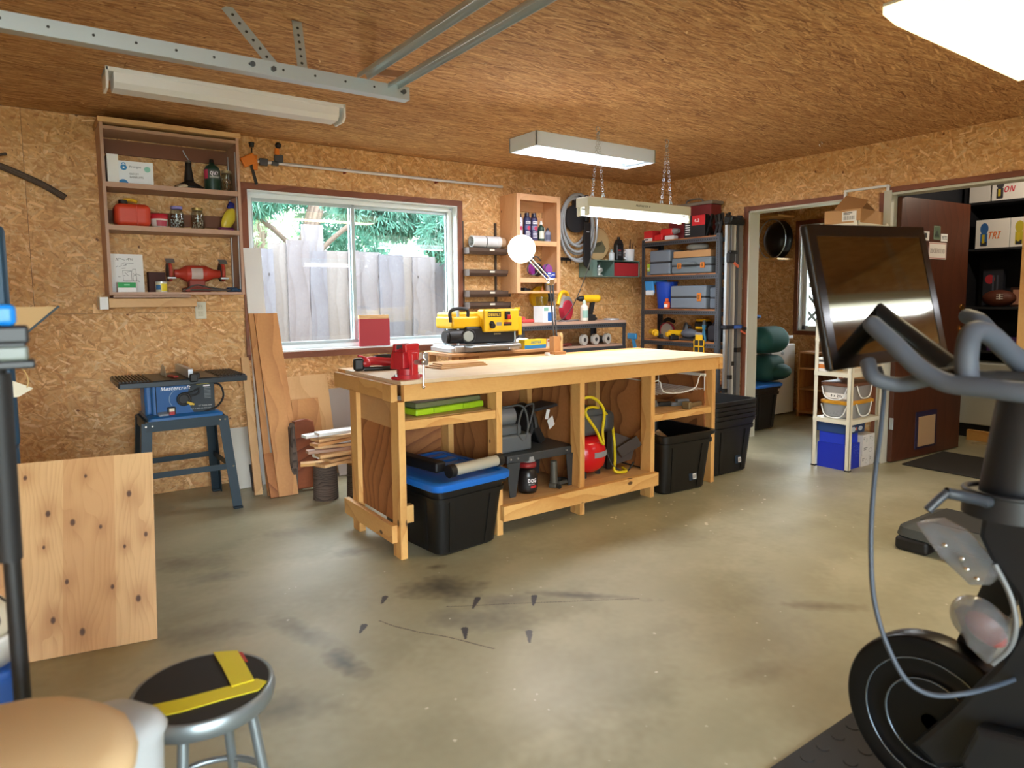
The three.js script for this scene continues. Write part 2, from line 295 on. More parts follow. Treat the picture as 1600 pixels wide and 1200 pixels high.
// door casings on the right wall
{
  const t1 = struct('trim_1', [wb(0.02, 2.09, 0.045, [-0.01, 1.045, 1.229]), wb(0.02, 0.038, 0.88, [-0.01, 2.067, 1.69]), wb(0.02, 2.05, 0.04, [-0.01, 1.025, 2.148])], M.trim);
  struct('trim_2', [bx(0.14, 2.05, 0.016, [0.055, 1.025, 1.258]), bx(0.14, 0.016, 0.88, [0.055, 2.04, 1.69]), bx(0.14, 2.05, 0.016, [0.055, 1.025, 2.122])], M.jamb);
  struct('trim_3', [wb(0.02, 2.06, 0.035, [-0.01, 1.03, 2.415]), wb(0.02, 0.038, 1.0, [-0.01, 2.075, 2.97])], M.trim);
  struct('trim_4', [bx(0.14, 2.07, 0.055, [0.045, 1.035, 2.46]), bx(0.14, 0.016, 0.93, [0.055, 2.045, 2.95]), bx(0.14, 2.05, 0.03, [0.055, 1.025, 3.405])], M.jamb);
  one('cable_channel', [rb(0.022, 0.018, 0.34, 0.004, [-0.012, 2.108, 2.29]), rb(0.022, 0.075, 0.022, 0.004, [-0.012, 2.075, 2.13]), rb(0.022, 0.075, 0.022, 0.004, [-0.012, 2.075, 2.455])], M.white, 'white cable channel stepping up over the wall strip between two doorways', 'cable channel');
}
// side rooms behind the right wall
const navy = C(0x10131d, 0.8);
sheetWall('wall_east', 'z', 1.75, -1, 0, 2.15, [[0.66, 0.9, 1.7, 2.075]], 0.12);
sheetWall('wall_side_back', 'x', 0, 1, 0.12, 1.75, []);
sheetWall('wall_side_front', 'x', 2.15, -1, 0.12, 1.75, [], 0.1);
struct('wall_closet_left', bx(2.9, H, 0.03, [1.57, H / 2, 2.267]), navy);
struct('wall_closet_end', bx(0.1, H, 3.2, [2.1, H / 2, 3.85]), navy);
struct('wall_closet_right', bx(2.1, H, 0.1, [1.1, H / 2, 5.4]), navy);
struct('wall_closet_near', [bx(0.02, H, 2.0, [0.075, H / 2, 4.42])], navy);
// side window with cedar casing
{
  const w = struct('window_2'), z0 = 0.66, z1 = 1.7, y0 = 0.9, y1 = 2.075, zc = (z0 + z1) / 2, yc = (y0 + y1) / 2;
  mk('casing', [wb(0.02, 0.045, z1 - z0 + 0.09, [1.74, y1 + 0.02, zc]), wb(0.02, 0.045, z1 - z0 + 0.09, [1.74, y0 - 0.02, zc]), wb(0.02, y1 - y0, 0.045, [1.74, yc, z0 - 0.022]), wb(0.02, y1 - y0, 0.045, [1.74, yc, z1 + 0.022])], M.trim, w);
  mk('reveal', [bx(0.13, 0.012, z1 - z0, [1.815, y1 - 0.006, zc]), bx(0.13, 0.012, z1 - z0, [1.815, y0 + 0.006, zc]), bx(0.13, y1 - y0, 0.012, [1.815, yc, z0 + 0.006]), bx(0.13, y1 - y0, 0.012, [1.815, yc, z1 - 0.006])], M.vinyl, w);
  mk('window_frame', [bx(0.05, 0.05, z1 - z0, [1.84, y1 - 0.03, zc]), bx(0.05, 0.05, z1 - z0, [1.84, y0 + 0.03, zc]), bx(0.05, y1 - y0, 0.05, [1.84, yc, z0 + 0.03]), bx(0.05, y1 - y0, 0.05, [1.84, yc, z1 - 0.03]), bx(0.04, y1 - y0, 0.04, [1.84, yc, zc])], M.vinyl, w);
  mk('pane', bx(0.004, y1 - y0 - 0.08, z1 - z0 - 0.08, [1.835, yc, zc]), M.glass, w);
}
// ---------- outside ----------
struct('outdoor_ground', bx(60, 0.2, 60, [0, -0.32, 0]), C(0x6d7354, 0.95));
{
  const f = thing('board_fence', 'weathered pale board fence with uneven tops outside the big window', 'fence', [0, -0.2, -1.5]);
  const tone = [0x88888c, 0x828084, 0x8e8c8a, 0x7c7f88].map((c) => { const m = M.grey.clone(); m.color.set(c); return m; });
  const tops = [[-4.75, -4.5, 1.74], [-4.5, -4.24, 1.79], [-4.24, -3.98, 1.7], [-3.98, -3.79, 1.77], [-3.79, -3.58, 1.74], [-3.58, -3.41, 1.77], [-3.41, -3.28, 1.83], [-3.27, -3.07, 1.86], [-3.1, -2.9, 2.02, 1], [-3.06, -2.9, 1.76], [-2.9, -2.66, 1.77], [-2.66, -2.56, 1.78], [-2.56, -2.33, 1.77], [-2.33, -2.07, 1.75], [-2.07, -1.95, 1.74], [-1.95, -1.7, 1.74], [-1.69, -1.4, 1.68], [-1.4, -1.12, 1.73], [-1.12, -0.85, 1.7], [-0.85, -0.6, 1.75], [-0.6, -0.3, 1.72], [-0.3, 0, 1.76]];
  tops.forEach(([a, b, t, back], i) => {
    const L = [], R = [], n = 9; for (let k = 0; k <= n; k++) { const y = k / n * (t + 0.2); L.push([a - 0.006 + noise.noise(y * 2.3, i * 5, 1) * 0.014, y]); R.push([b + 0.006 + noise.noise(y * 2.3, i * 5, 7) * 0.014, y]); }
    const g = flat(ex([...L, ...R.reverse()], 0.022, [0, 0, back ? -0.05 : (i % 2) * 0.024])), p = g.attributes.position, uv = g.attributes.uv, o = [rnd(), rnd()];
    for (let k = 0; k < p.count; k++) uv.setXY(k, p.getY(k) + o[0], p.getX(k) + o[1]);
    mk('board', g, tone[(i * 3 + (i > 14 ? 3 : 0)) % 4], f);
  });
  mk('rail', [bx(5, 0.09, 0.04, [-2.3, 0.5, -0.06]), bx(5, 0.09, 0.04, [-2.3, 1.5, -0.06])], tone[3], f);
}
{
  const spray = mergeGeometries([0, 1, 2, 3, 4].map((k) => { const s = 0.7 + (k % 2) * 0.3, g = new THREE.PlaneGeometry(0.022, 0.2 * s, 1, 2); const p = g.attributes.position; for (let i = 0; i < p.count; i++) { const y = p.getY(i); p.setX(i, p.getX(i) * (1 - Math.abs(y) * 5)); p.setZ(i, -y * y * 2); } g.translate(0, -0.085 * s, 0); g.rotateZ((k - 2) * 0.5); g.computeVertexNormals(); return g; }));
  const leafMat = (c) => new THREE.MeshPhysicalMaterial({ color: c, roughness: 0.9, transmission: 0.35, thickness: 0, side: THREE.DoubleSide });
  const leaves = [leafMat(0x4f8a70), leafMat(0x6f9866), leafMat(0x3f7a68)];
  function tree(label, pts, r, clumps, kind, count) {
    const t = thing('conifer_tree', label, 'tree');
    mk('trunk', tu(pts[0], r, 14, 9), M.bark, t);
    for (const b of pts.slice(1)) mk('branch', tu(b, r * 0.32, 10, 6), M.bark, t);
    const im = new THREE.InstancedMesh(spray, leaves[kind], count), d = new THREE.Object3D();
    for (let i = 0; i < count; i++) {
      const [x, y, z, sx, sy, sz] = clumps[i % clumps.length]; let a, b, c; do { a = rr(-1, 1); b = rr(-1, 1); c = rr(-1, 1); } while (a * a + b * b + c * c > 1);
      d.position.set(x + a * sx, y + b * sy, z + c * sz); d.rotation.set(rr(-0.7, 0.7), rr(0, 6.28), rr(-0.7, 0.7)); d.scale.setScalar(rr(0.45, 1.0)); d.updateMatrix(); im.setMatrixAt(i, d.matrix);
    }
    im.name = 'foliage'; im.castShadow = im.receiveShadow = true; im.userData.kind = 'stuff'; t.add(im);
  }
  tree('dark conifer trunk with hanging teal sprays at the right of the big window', [[[-0.95, -0.2, -2.6], [-1.0, 2, -2.6], [-0.95, 5, -2.7]], [[-1, 2.5, -2.6], [-1.6, 2.7, -2.3], [-2.2, 2.25, -2.0]], [[-1, 3.0, -2.6], [-1.8, 2.9, -2.2]]], 0.13, [[-1.9, 2.35, -2.1, 0.55, 0.35, 0.3], [-1.35, 2.05, -1.75, 0.35, 0.3, 0.25], [-2.3, 2.6, -2.2, 0.5, 0.3, 0.4], [-1.3, 1.75, -1.35, 0.28, 0.16, 0.14], [-1.0, 2.5, -2.2, 0.6, 0.5, 0.4]], 2, 5200);
  tree('leaning grey conifer trunks behind the middle of the big window', [[[-2.9, -0.2, -4], [-2.2, 2, -4.1], [-1.2, 5, -4.2]], [[-2.6, 1.2, -4], [-1.9, 2.1, -3.9], [-1.0, 2.7, -3.8]], [[-2.9, 0.6, -4], [-3.1, 2.2, -4.4], [-2.6, 4, -4.6]], [[-2.3, 1.9, -4], [-3.0, 2.4, -3.9], [-3.7, 2.3, -3.8]]], 0.11, [[-3.1, 2.75, -3.9, 0.7, 0.4, 0.5], [-2.6, 3.0, -4.4, 0.9, 0.5, 0.5], [-1.4, 2.4, -4.4, 0.8, 0.6, 0.5]], 2, 3200);
  tree('sunlit conifer with slanting boughs at the left of the big window', [[[-4.5, -0.2, -4.6], [-4.2, 2, -4.6], [-3.8, 5, -4.6]], [[-4.3, 1.6, -4.6], [-3.6, 2.5, -4.4], [-3.2, 3.2, -4.3]], [[-4.3, 1.3, -4.6], [-3.7, 1.9, -4.3], [-3.2, 2.7, -4.1]]], 0.12, [[-3.7, 2.1, -4.6, 0.6, 0.4, 0.5], [-4.1, 2.7, -4.8, 0.7, 0.5, 0.5], [-3.4, 3.1, -4.7, 0.5, 0.4, 0.4]], 1, 1900);
  tree('pale green tree far behind the weathered fence', [[[-1.5, -0.2, -9], [-1.4, 4, -9], [-1.4, 8, -9]]], 0.16, [[-2.2, 2.4, -9, 2.4, 1.4, 0.8], [-4, 3.4, -9, 1.8, 1.2, 0.8], [0.5, 3, -8.6, 2, 1.5, 0.8]], 1, 3600);
  tree('leafy tree beyond the lattice of the side room window', [[[5.6, -0.2, 0.6], [5.6, 3, 0.6]]], 0.12, [[5.6, 2.4, 0.6, 0.8, 1.0, 1.6], [5.4, 1.4, 1.2, 0.7, 0.7, 1.2]], 0, 1100);
}
{
  const t = thing('lattice_panel', 'dark diagonal lattice panel outside the side room window', 'lattice', [2.5, -0.2, 1.4]);
  for (let k = 0; k < 15; k++) for (const s of [1, -1]) {
    const c = -1.4 + k * 0.19, a = [0, 0.1, c - s * 0.75], b = [0, 1.62, c + s * 0.75];
    mk('slat', strut(a.map((v, i) => i ? v : s * 0.005), b.map((v, i) => i ? v : s * 0.005), 0.035, 0.009, [1, 0, 0]), C(0x3a3f3c, 0.8), t);
  }
  mk('lattice_frame', [bx(0.04, 0.06, 3.4, [0, 1.62, 0]), bx(0.04, 0.06, 3.4, [0, 0.1, 0])], C(0x3a3f3c, 0.8), t);
}
// ---------- ceiling lamps ----------
function areaLight(x, y, z, w, d, color, intensity) {
  const l = new THREE.RectAreaLight(color, intensity, w, d); l.position.set(x, y, z); l.rotation.x = -Math.PI / 2; scene.add(l); return l;
}
function boxFixture(label, x0, x1, z0, z1, lit, housing) {
  const w = x1 - x0, d = z1 - z0, t = thing('ceiling_light', label, 'ceiling light', [(x0 + x1) / 2, H, (z0 + z1) / 2]);
  mk('housing', [rb(w, 0.1, 0.012, 0.003, [0, -0.05, d / 2 - 0.006]), rb(w, 0.1, 0.012, 0.003, [0, -0.05, -d / 2 + 0.006]), rb(0.012, 0.1, d, 0.003, [w / 2 - 0.006, -0.05, 0]), rb(0.012, 0.1, d, 0.003, [-w / 2 + 0.006, -0.05, 0]), bx(w - 0.02, 0.006, d - 0.02, [0, -0.006, 0])], housing, t);
  if (lit) {
    for (const s of [-0.09, 0, 0.09]) mk('lamp_tube', cy(0.013, 0.013, w - 0.09, [0, -0.06, s], [0, 0, Math.PI / 2], 12), new THREE.MeshStandardMaterial({ color: 0xffffff, emissive: 0xf4f7ff, emissiveIntensity: 3 }), t);
    for (const s of [1, -1]) mk('lamp_holder', bx(0.03, 0.05, d - 0.06, [s * (w / 2 - 0.035), -0.055, 0]), housing, t);
    areaLight((x0 + x1) / 2, H - 0.085, (z0 + z1) / 2, w - 0.06, d - 0.05, 0xf2f6ff, LAMP.troffer);
  }
}
boxFixture('lit white box ceiling light above the hanging shop light', -2.4, -1.22, 0.93, 1.25, true, C(0xd9e6f2, 0.4));
{
  const x0 = -4.94, x1 = -3.715, z0 = 0.94, z1 = 1.118, w = x1 - x0, d = z1 - z0, t = thing('ceiling_light', 'unlit white wraparound ceiling light near the steel ceiling track', 'ceiling light', [(x0 + x1) / 2, H, (z0 + z1) / 2]);
  mk('housing', rb(w, 0.022, d, 0.003, [0, -0.011, 0]), C(0xeef2f6, 0.4), t);
  mk('lens', ex([[-d / 2 + 0.006, 0], [-d / 2 + 0.012, -0.045], [-d / 2 + 0.035, -0.07], [d / 2 - 0.035, -0.07], [d / 2 - 0.012, -0.045], [d / 2 - 0.006, 0]], w - 0.07, [0, -0.022, 0], [0, Math.PI / 2, 0], 0.002), C(0xe8eaec, 0.3), t);
  for (const s of [-1, 1]) mk('end_cap', ex([[-d / 2, 0], [-d / 2, -0.075], [-d / 2 + 0.03, -0.098], [d / 2 - 0.03, -0.098], [d / 2, -0.075], [d / 2, 0]], 0.012, [s * (w / 2 - 0.006), 0, 0], [0, Math.PI / 2, 0]), C(0xf2f5f8, 0.4), t);
}
{
  const x0 = -2.5, x1 = -1.26, z0 = 3.62, z1 = 3.98, t = thing('ceiling_light', 'lit wraparound ceiling light with yellowish lens at top right', 'ceiling light', [(x0 + x1) / 2, H, (z0 + z1) / 2]);
  const w = x1 - x0, d = z1 - z0;
  mk('lens', ex([[-d / 2, 0], [-d / 2, -0.03], [-d / 2 + 0.05, -0.085], [d / 2 - 0.05, -0.085], [d / 2, -0.03], [d / 2, 0]], w, [0, -0.012, 0], [0, Math.PI / 2, 0]), new THREE.MeshStandardMaterial({ color: 0xfff8e0, roughness: 0.3, emissive: 0xfff1c0, emissiveIntensity: 1.5 }), t);
  mk('backplate', bx(w, 0.012, d, [0, -0.006, 0]), M.white, t);
  areaLight((x0 + x1) / 2, H - 0.102, (z0 + z1) / 2, w - 0.06, d - 0.1, 0xffe9bd, LAMP.warm);
}
function shopLight(label, x0, x1, yb, z, hooks, chainZ) {
  const w = x1 - x0, t = thing('shop_light', label, 'shop light', [(x0 + x1) / 2, yb, z]);
  const putty = C(0xc6c7b2, 0.5);
  mk('housing', [rb(w, 0.065, 0.12, 0.004, [0, 0.1, 0.0])], putty, t);
  for (const s of [-0.04, 0.04]) mk('lamp_tube', cy(0.02, 0.02, w - 0.05, [0, 0.036, s], [0, 0, Math.PI / 2], 12), new THREE.MeshStandardMaterial({ color: 0xffffff, emissive: 0xf6f8ff, emissiveIntensity: 4 }), t);
  for (const e of [-1, 1]) for (const s of [-0.04, 0.04]) mk('lamp_holder', rb(0.018, 0.06, 0.036, 0.005, [e * (w / 2 - 0.012), 0.04, s]), putty, t);
  const cap = canvas(256, 32, (g) => { g.fillStyle = '#c6c7b2'; g.fillRect(0, 0, 256, 32); g.fillStyle = '#3d4038'; g.font = 'italic bold 20px sans-serif'; g.fillText('FARRINGTON  N', 34, 23); });
  mk('label', pl(0.24, 0.03, [0.02, 0.102, 0.0606]), new THREE.MeshStandardMaterial({ map: cap, roughness: 0.6 }), t);
  for (const h of hooks) for (const s of [-0.05, 0.05]) {
    const top = [h, H - yb - 0.03, 0], bot = [h + s, 0.148, 0], n = Math.round((top[1] - bot[1]) / 0.03), links = [];
    for (let k = 0; k < n; k++) { const f = (k + 0.5) / n; links.push(to(0.011, 0.0022, [top[0] + (bot[0] - top[0]) * f, top[1] + (bot[1] - top[1]) * f, 0], [0, k % 2 ? 0 : Math.PI / 2, 0], 6.283, 8, 4).scale(1, 1, 1)); }
    mk('chain', links, M.steel, t); mk('hook', to(0.014, 0.003, bot, [0, 0, 0], 5, 10, 5), M.steel, t);
  }
  for (const h of hooks) mk('ceiling_hook', to(0.018, 0.003, [h, H - yb - 0.016, 0], [0, 0, -1.2], 5, 12, 5), M.steel, t);
  areaLight((x0 + x1) / 2, yb + 0.008, z, w - 0.06, 0.12, 0xf4f7ff, LAMP.shop * 1.6);
}
shopLight('lit fluorescent shop light hanging on chains over the workbench', -2.25, -1.22, 1.83, 1.55, [-0.37, 0.31]);
shopLight('lit shop light hanging behind the camera near the right wall', -1.6, -0.45, 1.83, 5.85, [-0.4, 0.4]);
{ // switched off, cord of the hanging lamp
  one('lamp_cord', tu([[-2.04, 1.85, 1.475], [-2.04, 1.78, 1.47], [-1.94, 1.58, 1.3], [-1.75, 1.26, 0.9], [-1.56, 1.11, 0.52], [-1.56, 1.09, 0.47]], 0.0035, 24, 6), C(0x55585a, 0.6), 'thin grey cord running down from the hanging shop light', 'cord');
  one('ceiling_hook', [to(0.02, 0.003, [-0.42, H - 0.022, 2.15], [0, 0, 0], 5.2, 14, 5), cy(0.003, 0.003, 0.02, [-0.42, H - 0.01, 2.15])], M.chrome, 'small round metal hook screwed into the bare ceiling', 'hook');
}
// ---------- garage door track ----------
{
  const t = thing('track_hanger', 'galvanised steel angle hung across the ceiling with perforated straps', 'hanger bracket', [0, 0, 2.2]);
  mk('cross_angle', [bx(1.9, 0.055, 0.004, [-4.82, 2.21, 0.03]), bx(1.9, 0.004, 0.05, [-4.82, 2.184, 0.005])], M.galv, t);
  for (let k = 0; k < 14; k++) mk('hole', cy(0.005, 0.005, 0.0056, [-5.6 + k * 0.13, 2.212, 0.0305], [Math.PI / 2, 0, 0], 8), M.dark, t);
  for (const [a, b] of [[[-4.44, 2.2, 0.02], [-4.62, 2.44, -0.05]], [[-4.345, 2.2, 0.02], [-4.345, 2.44, -0.04]], [[-5.4, 2.2, 0.02], [-5.4, 2.44, 0]]]) {
    const s = mk('hanger_strap', [strut(a, b, 0.04, 0.003), strut([a[0] + 0.02, a[1], a[2] - 0.015], [b[0] + 0.02, b[1], b[2] - 0.015], 0.003, 0.03)], M.galv, t);
    for (let k = 1; k < 8; k++) { const q = a.map((v, i) => v + (b[i] - v) * k / 8); mk('hole', cy(0.006, 0.006, 0.005, q, [Math.PI / 2 - 0.25, 0, 0], 8), M.dark, s); }
  }
  for (const g of [cy(0.011, 0.011, 0.012, [-3.9, 2.212, 0.036], [Math.PI / 2, 0, 0], 6), cy(0.011, 0.011, 0.012, [-4.55, 2.212, 0.036], [Math.PI / 2, 0, 0], 6), cy(0.011, 0.011, 0.012, [-4.47, 2.208, 0.036], [Math.PI / 2, 0, 0], 6)]) mk('bolt', g, M.gunmetal, t);
  for (const [x, y, lab] of [[-4.08, 2.25, 'galvanised overhead door rail, the upper of the pair'], [-3.95, 2.225, 'galvanised overhead door rail, the lower of the pair']]) {
    const u = []; for (const a of [...arc(0, 0, 0.025, -0.3, Math.PI + 0.3, 10)]) u.push(a); const inner = u.map(([a, b]) => [a * 0.9, b * 0.9]).reverse();
    one('door_rail', ex([...u, ...inner], 4.6, [0, 0, 2.3], [0, 0, 0]), M.galv, lab, 'rail', [x, y, 2.2], 0, 'garage door rails');
  }
  one('wood_strip', strut([-3.86, 2.3, 2.2], [-3.86, 2.43, 1.78], 0.03, 0.03), M.taupe, 'short dark wooden strip braced behind the door rails', 'strip');
}
// ---------- lofted shells ----------
const ring = (w, d, r, y, n = 5) => { const o = []; for (const [sx, sz, a] of [[1, 1, 0], [-1, 1, 1], [-1, -1, 2], [1, -1, 3]]) for (let k = 0; k <= n; k++) { const t = (a + k / n) * Math.PI / 2; o.push([sx * (w / 2 - r) + r * Math.cos(t), y, sz * (d / 2 - r) + r * Math.sin(t)]); } return o; };
function loft(rings, capStart = true, capEnd = true, crease = 0.7) {
  const p = [], tri = (a, b, c) => p.push(...a, ...b, ...c), n = rings[0].length;
  for (let i = 0; i + 1 < rings.length; i++) for (let k = 0; k < n; k++) { const a = rings[i][k], b = rings[i][(k + 1) % n], c = rings[i + 1][k], d = rings[i + 1][(k + 1) % n]; tri(a, c, b); tri(b, c, d); }
  const cap = (r, f) => { const m = r.reduce((s, q) => s.map((v, i) => v + q[i] / r.length), [0, 0, 0]); for (let k = 0; k < n; k++) f ? tri(m, r[k], r[(k + 1) % n]) : tri(m, r[(k + 1) % n], r[k]); };
  if (capStart) cap(rings[0], true); if (capEnd) cap(rings.at(-1), false);
  const g = new THREE.BufferGeometry(); g.setAttribute('position', new THREE.Float32BufferAttribute(p, 3)); return flat(toCreasedNormals(g, crease));
}
const print = (w, h, draw, rough = 0.55) => { const t = canvas(w, h, draw); t.wrapS = t.wrapT = THREE.ClampToEdgeWrapping; return new THREE.MeshStandardMaterial({ map: t, roughness: rough }); };
const bg = (g, c, w, h) => { g.fillStyle = c; g.fillRect(0, 0, w, h); };
const write = (g, s, x, y, font, c, max) => { g.font = font; g.fillStyle = c; g.fillText(s, x, y, max); };

// ---------- workbench ----------
{
  const t = thing('workbench', 'long pine workbench with open bays and pale plywood top', 'workbench');
  const part = (n, g, m = M.pine) => mk(n, g, m, t);
  part('tabletop', wb(2.465, 0.019, 0.70, [-2.6275, 0.8875, 1.705], null, 1, 0.002), M.top);
  part('rear_board', wb(2.46, 0.038, 0.11, [-2.63, 0.878, 1.298], null, 1, 0.003));
  part('apron', wb(2.43, 0.084, 0.036, [-2.625, 0.836, 2.03], null, 1, 0.003));
  part('apron', wb(0.036, 0.084, 0.36, [-3.867, 0.836, 1.42], null, 1, 0.003)); part('apron', wb(0.03, 0.084, 0.30, [-3.872, 0.836, 1.755], null, 1, 0.003)); part('apron', wb(0.036, 0.088, 0.1, [-3.874, 0.834, 1.96], null, 1, 0.003));
  part('apron', wb(0.036, 0.084, 0.8, [-1.415, 0.836, 1.66], null, 1, 0.003));
  const xs = [-3.855, -3.275, -2.68, -2.08, -1.475];
  for (const x of xs) { part('post', wb(0.038, 0.795, 0.089, [x, 0.3975, 2.003], null, 1, 0.003)); part('post', wb(0.038, 0.795, 0.089, [x, 0.3975, 1.485], null, 1, 0.003)); }
  part('side_rail', wb(0.03, 0.09, 0.62, [-3.889, 0.125, 1.70], null, 1, 0.003)); part('rail_block', wb(0.05, 0.09, 0.04, [-3.81, 0.217, 2.0], null, 1, 0.003));
  part('foot_rail', wb(1.215, 0.085, 0.038, [-2.67, 0.128, 2.068], null, 1, 0.003));
  part('side_panel', wb(0.012, 0.15, 0.43, [-3.842, 0.72, 1.745]), M.plyPale); part('side_panel', wb(0.012, 0.48, 0.43, [-3.842, 0.405, 1.745]), M.ply);
  for (const x of xs.slice(1, 4)) part('divider', wb(0.012, 0.62, 0.60, [x + 0.0255, 0.485, 1.69]), M.ply);
  part('divider', wb(0.012, 0.62, 0.6, [-1.5, 0.485, 1.69]), M.ply);
  part('back_panel', wb(2.36, 0.62, 0.01, [-2.66, 0.485, 1.435]), M.ply);
  part('lower_deck', wb(1.19, 0.015, 0.6, [-2.67, 0.163, 1.75]), M.plyPale);
  part('shelf', wb(0.54, 0.015, 0.57, [-3.56, 0.69, 1.72]), M.plyPale); part('shelf_edge', wb(0.54, 0.045, 0.025, [-3.565, 0.674, 2.03], null, 1, 0.002));
  part('shelf', wb(0.565, 0.015, 0.57, [-1.775, 0.53, 1.72]), M.plyPale); part('shelf_edge', wb(0.565, 0.042, 0.025, [-1.778, 0.515, 2.03], null, 1, 0.002));
}
// ---------- on the bench ----------
{
  const v = thing('bench_vise', 'red cast iron bench vise bolted at the bench corner', 'vise', [-3.775, 0.897, 1.955], 0.35);
  mk('base', [cy(0.062, 0.068, 0.022, [0, 0.011, 0], null, 28), cy(0.05, 0.05, 0.03, [0, 0.036, 0], null, 28), rb(0.03, 0.016, 0.05, 0.006, [-0.075, 0.008, 0]), rb(0.03, 0.016, 0.05, 0.006, [0.075, 0.008, 0])], M.red, v);
  mk('body', [rb(0.09, 0.085, 0.07, 0.008, [-0.01, 0.095, -0.005]), ex([[-0.055, 0], [-0.045, 0.07], [-0.03, 0.105], [0.03, 0.105], [0.045, 0.07], [0.02, 0]], 0.07, [0, 0.05, -0.03], null, 0.005)], M.red, v);
  mk('fixed_jaw', [rb(0.1, 0.04, 0.024, 0.005, [0, 0.155, -0.035])], M.red, v);
  mk('moving_jaw', [rb(0.1, 0.042, 0.026, 0.006, [0.0, 0.156, 0.03]), ex([[-0.045, 0], [0.045, 0], [0.03, -0.07], [-0.03, -0.07]], 0.035, [0, 0.145, 0.035], null, 0.006), rb(0.045, 0.12, 0.03, 0.008, [0, 0.075, 0.045])], C(0xc2242c, 0.3), v);
  mk('jaw_plate', [bx(0.094, 0.024, 0.004, [0, 0.16, -0.021]), bx(0.094, 0.024, 0.004, [0, 0.16, 0.015])], M.gunmetal, v);
  mk('screw', cy(0.012, 0.012, 0.09, [0, 0.085, 0.09], [Math.PI / 2, 0, 0]), M.steel, v);
  const h = mk('handle', [bar([0.012, 0.13, 0.105], [-0.006, -0.035, 0.115], 0.0055), sp(0.009, [0.012, 0.13, 0.105]), sp(0.009, [-0.006, -0.035, 0.115]), sp(0.018, [0, 0.09, 0.11])], M.chrome, v);
  mk('bolt', cy(0.009, 0.009, 0.012, [-0.078, 0.021, 0], null, 6), M.steel, v); mk('bolt', cy(0.009, 0.009, 0.012, [0.078, 0.021, 0], null, 6), M.steel, v);
}
{
  const t = thing('cordless_grinder', 'red and black cordless power tool lying beside the red vise', 'power tool', [-3.70, 0.897, 1.45], -0.25);
  mk('body', [tu([[-0.09, 0.045, 0.03], [-0.03, 0.05, 0.0], [0.05, 0.04, 0.0], [0.12, 0.035, 0.02]], 0.026, 20, 10), sp(0.036, [-0.08, 0.04, 0.02])], M.red, t);
  mk('grip', [tu([[-0.02, 0.06, -0.015], [0.06, 0.065, -0.02], [0.15, 0.045, -0.03]], 0.02, 18, 10), rb(0.07, 0.055, 0.06, 0.012, [0.17, 0.03, -0.03])], M.black, t);
  mk('guard', [rb(0.06, 0.07, 0.05, 0.015, [-0.115, 0.036, 0.03]), tu([[-0.09, 0.012, 0.06], [0, 0.012, 0.07], [0.11, 0.013, 0.06]], 0.012, 14, 8)], M.black, t);
  mk('trigger', tu([[-0.12, 0.085, 0.04], [-0.1, 0.08, 0.03], [-0.07, 0.07, 0.02]], 0.006, 8, 6), M.red, t);
}
['bottom', 'middle', 'top'].forEach((w, i) => one('plywood_offcut', wb(0.34 - i * 0.03, 0.007, 0.16 - i * 0.02, [0, 0.0035, 0]), M.plyPale, `thin pale plywood offcut, the ${w} of three stacked near the vise`, 'wood panel', [-3.27 + i * 0.012, 0.8975 + i * 0.0075, 1.6 - i * 0.01], 0.12 - i * 0.07, 'plywood offcuts by the vise'));
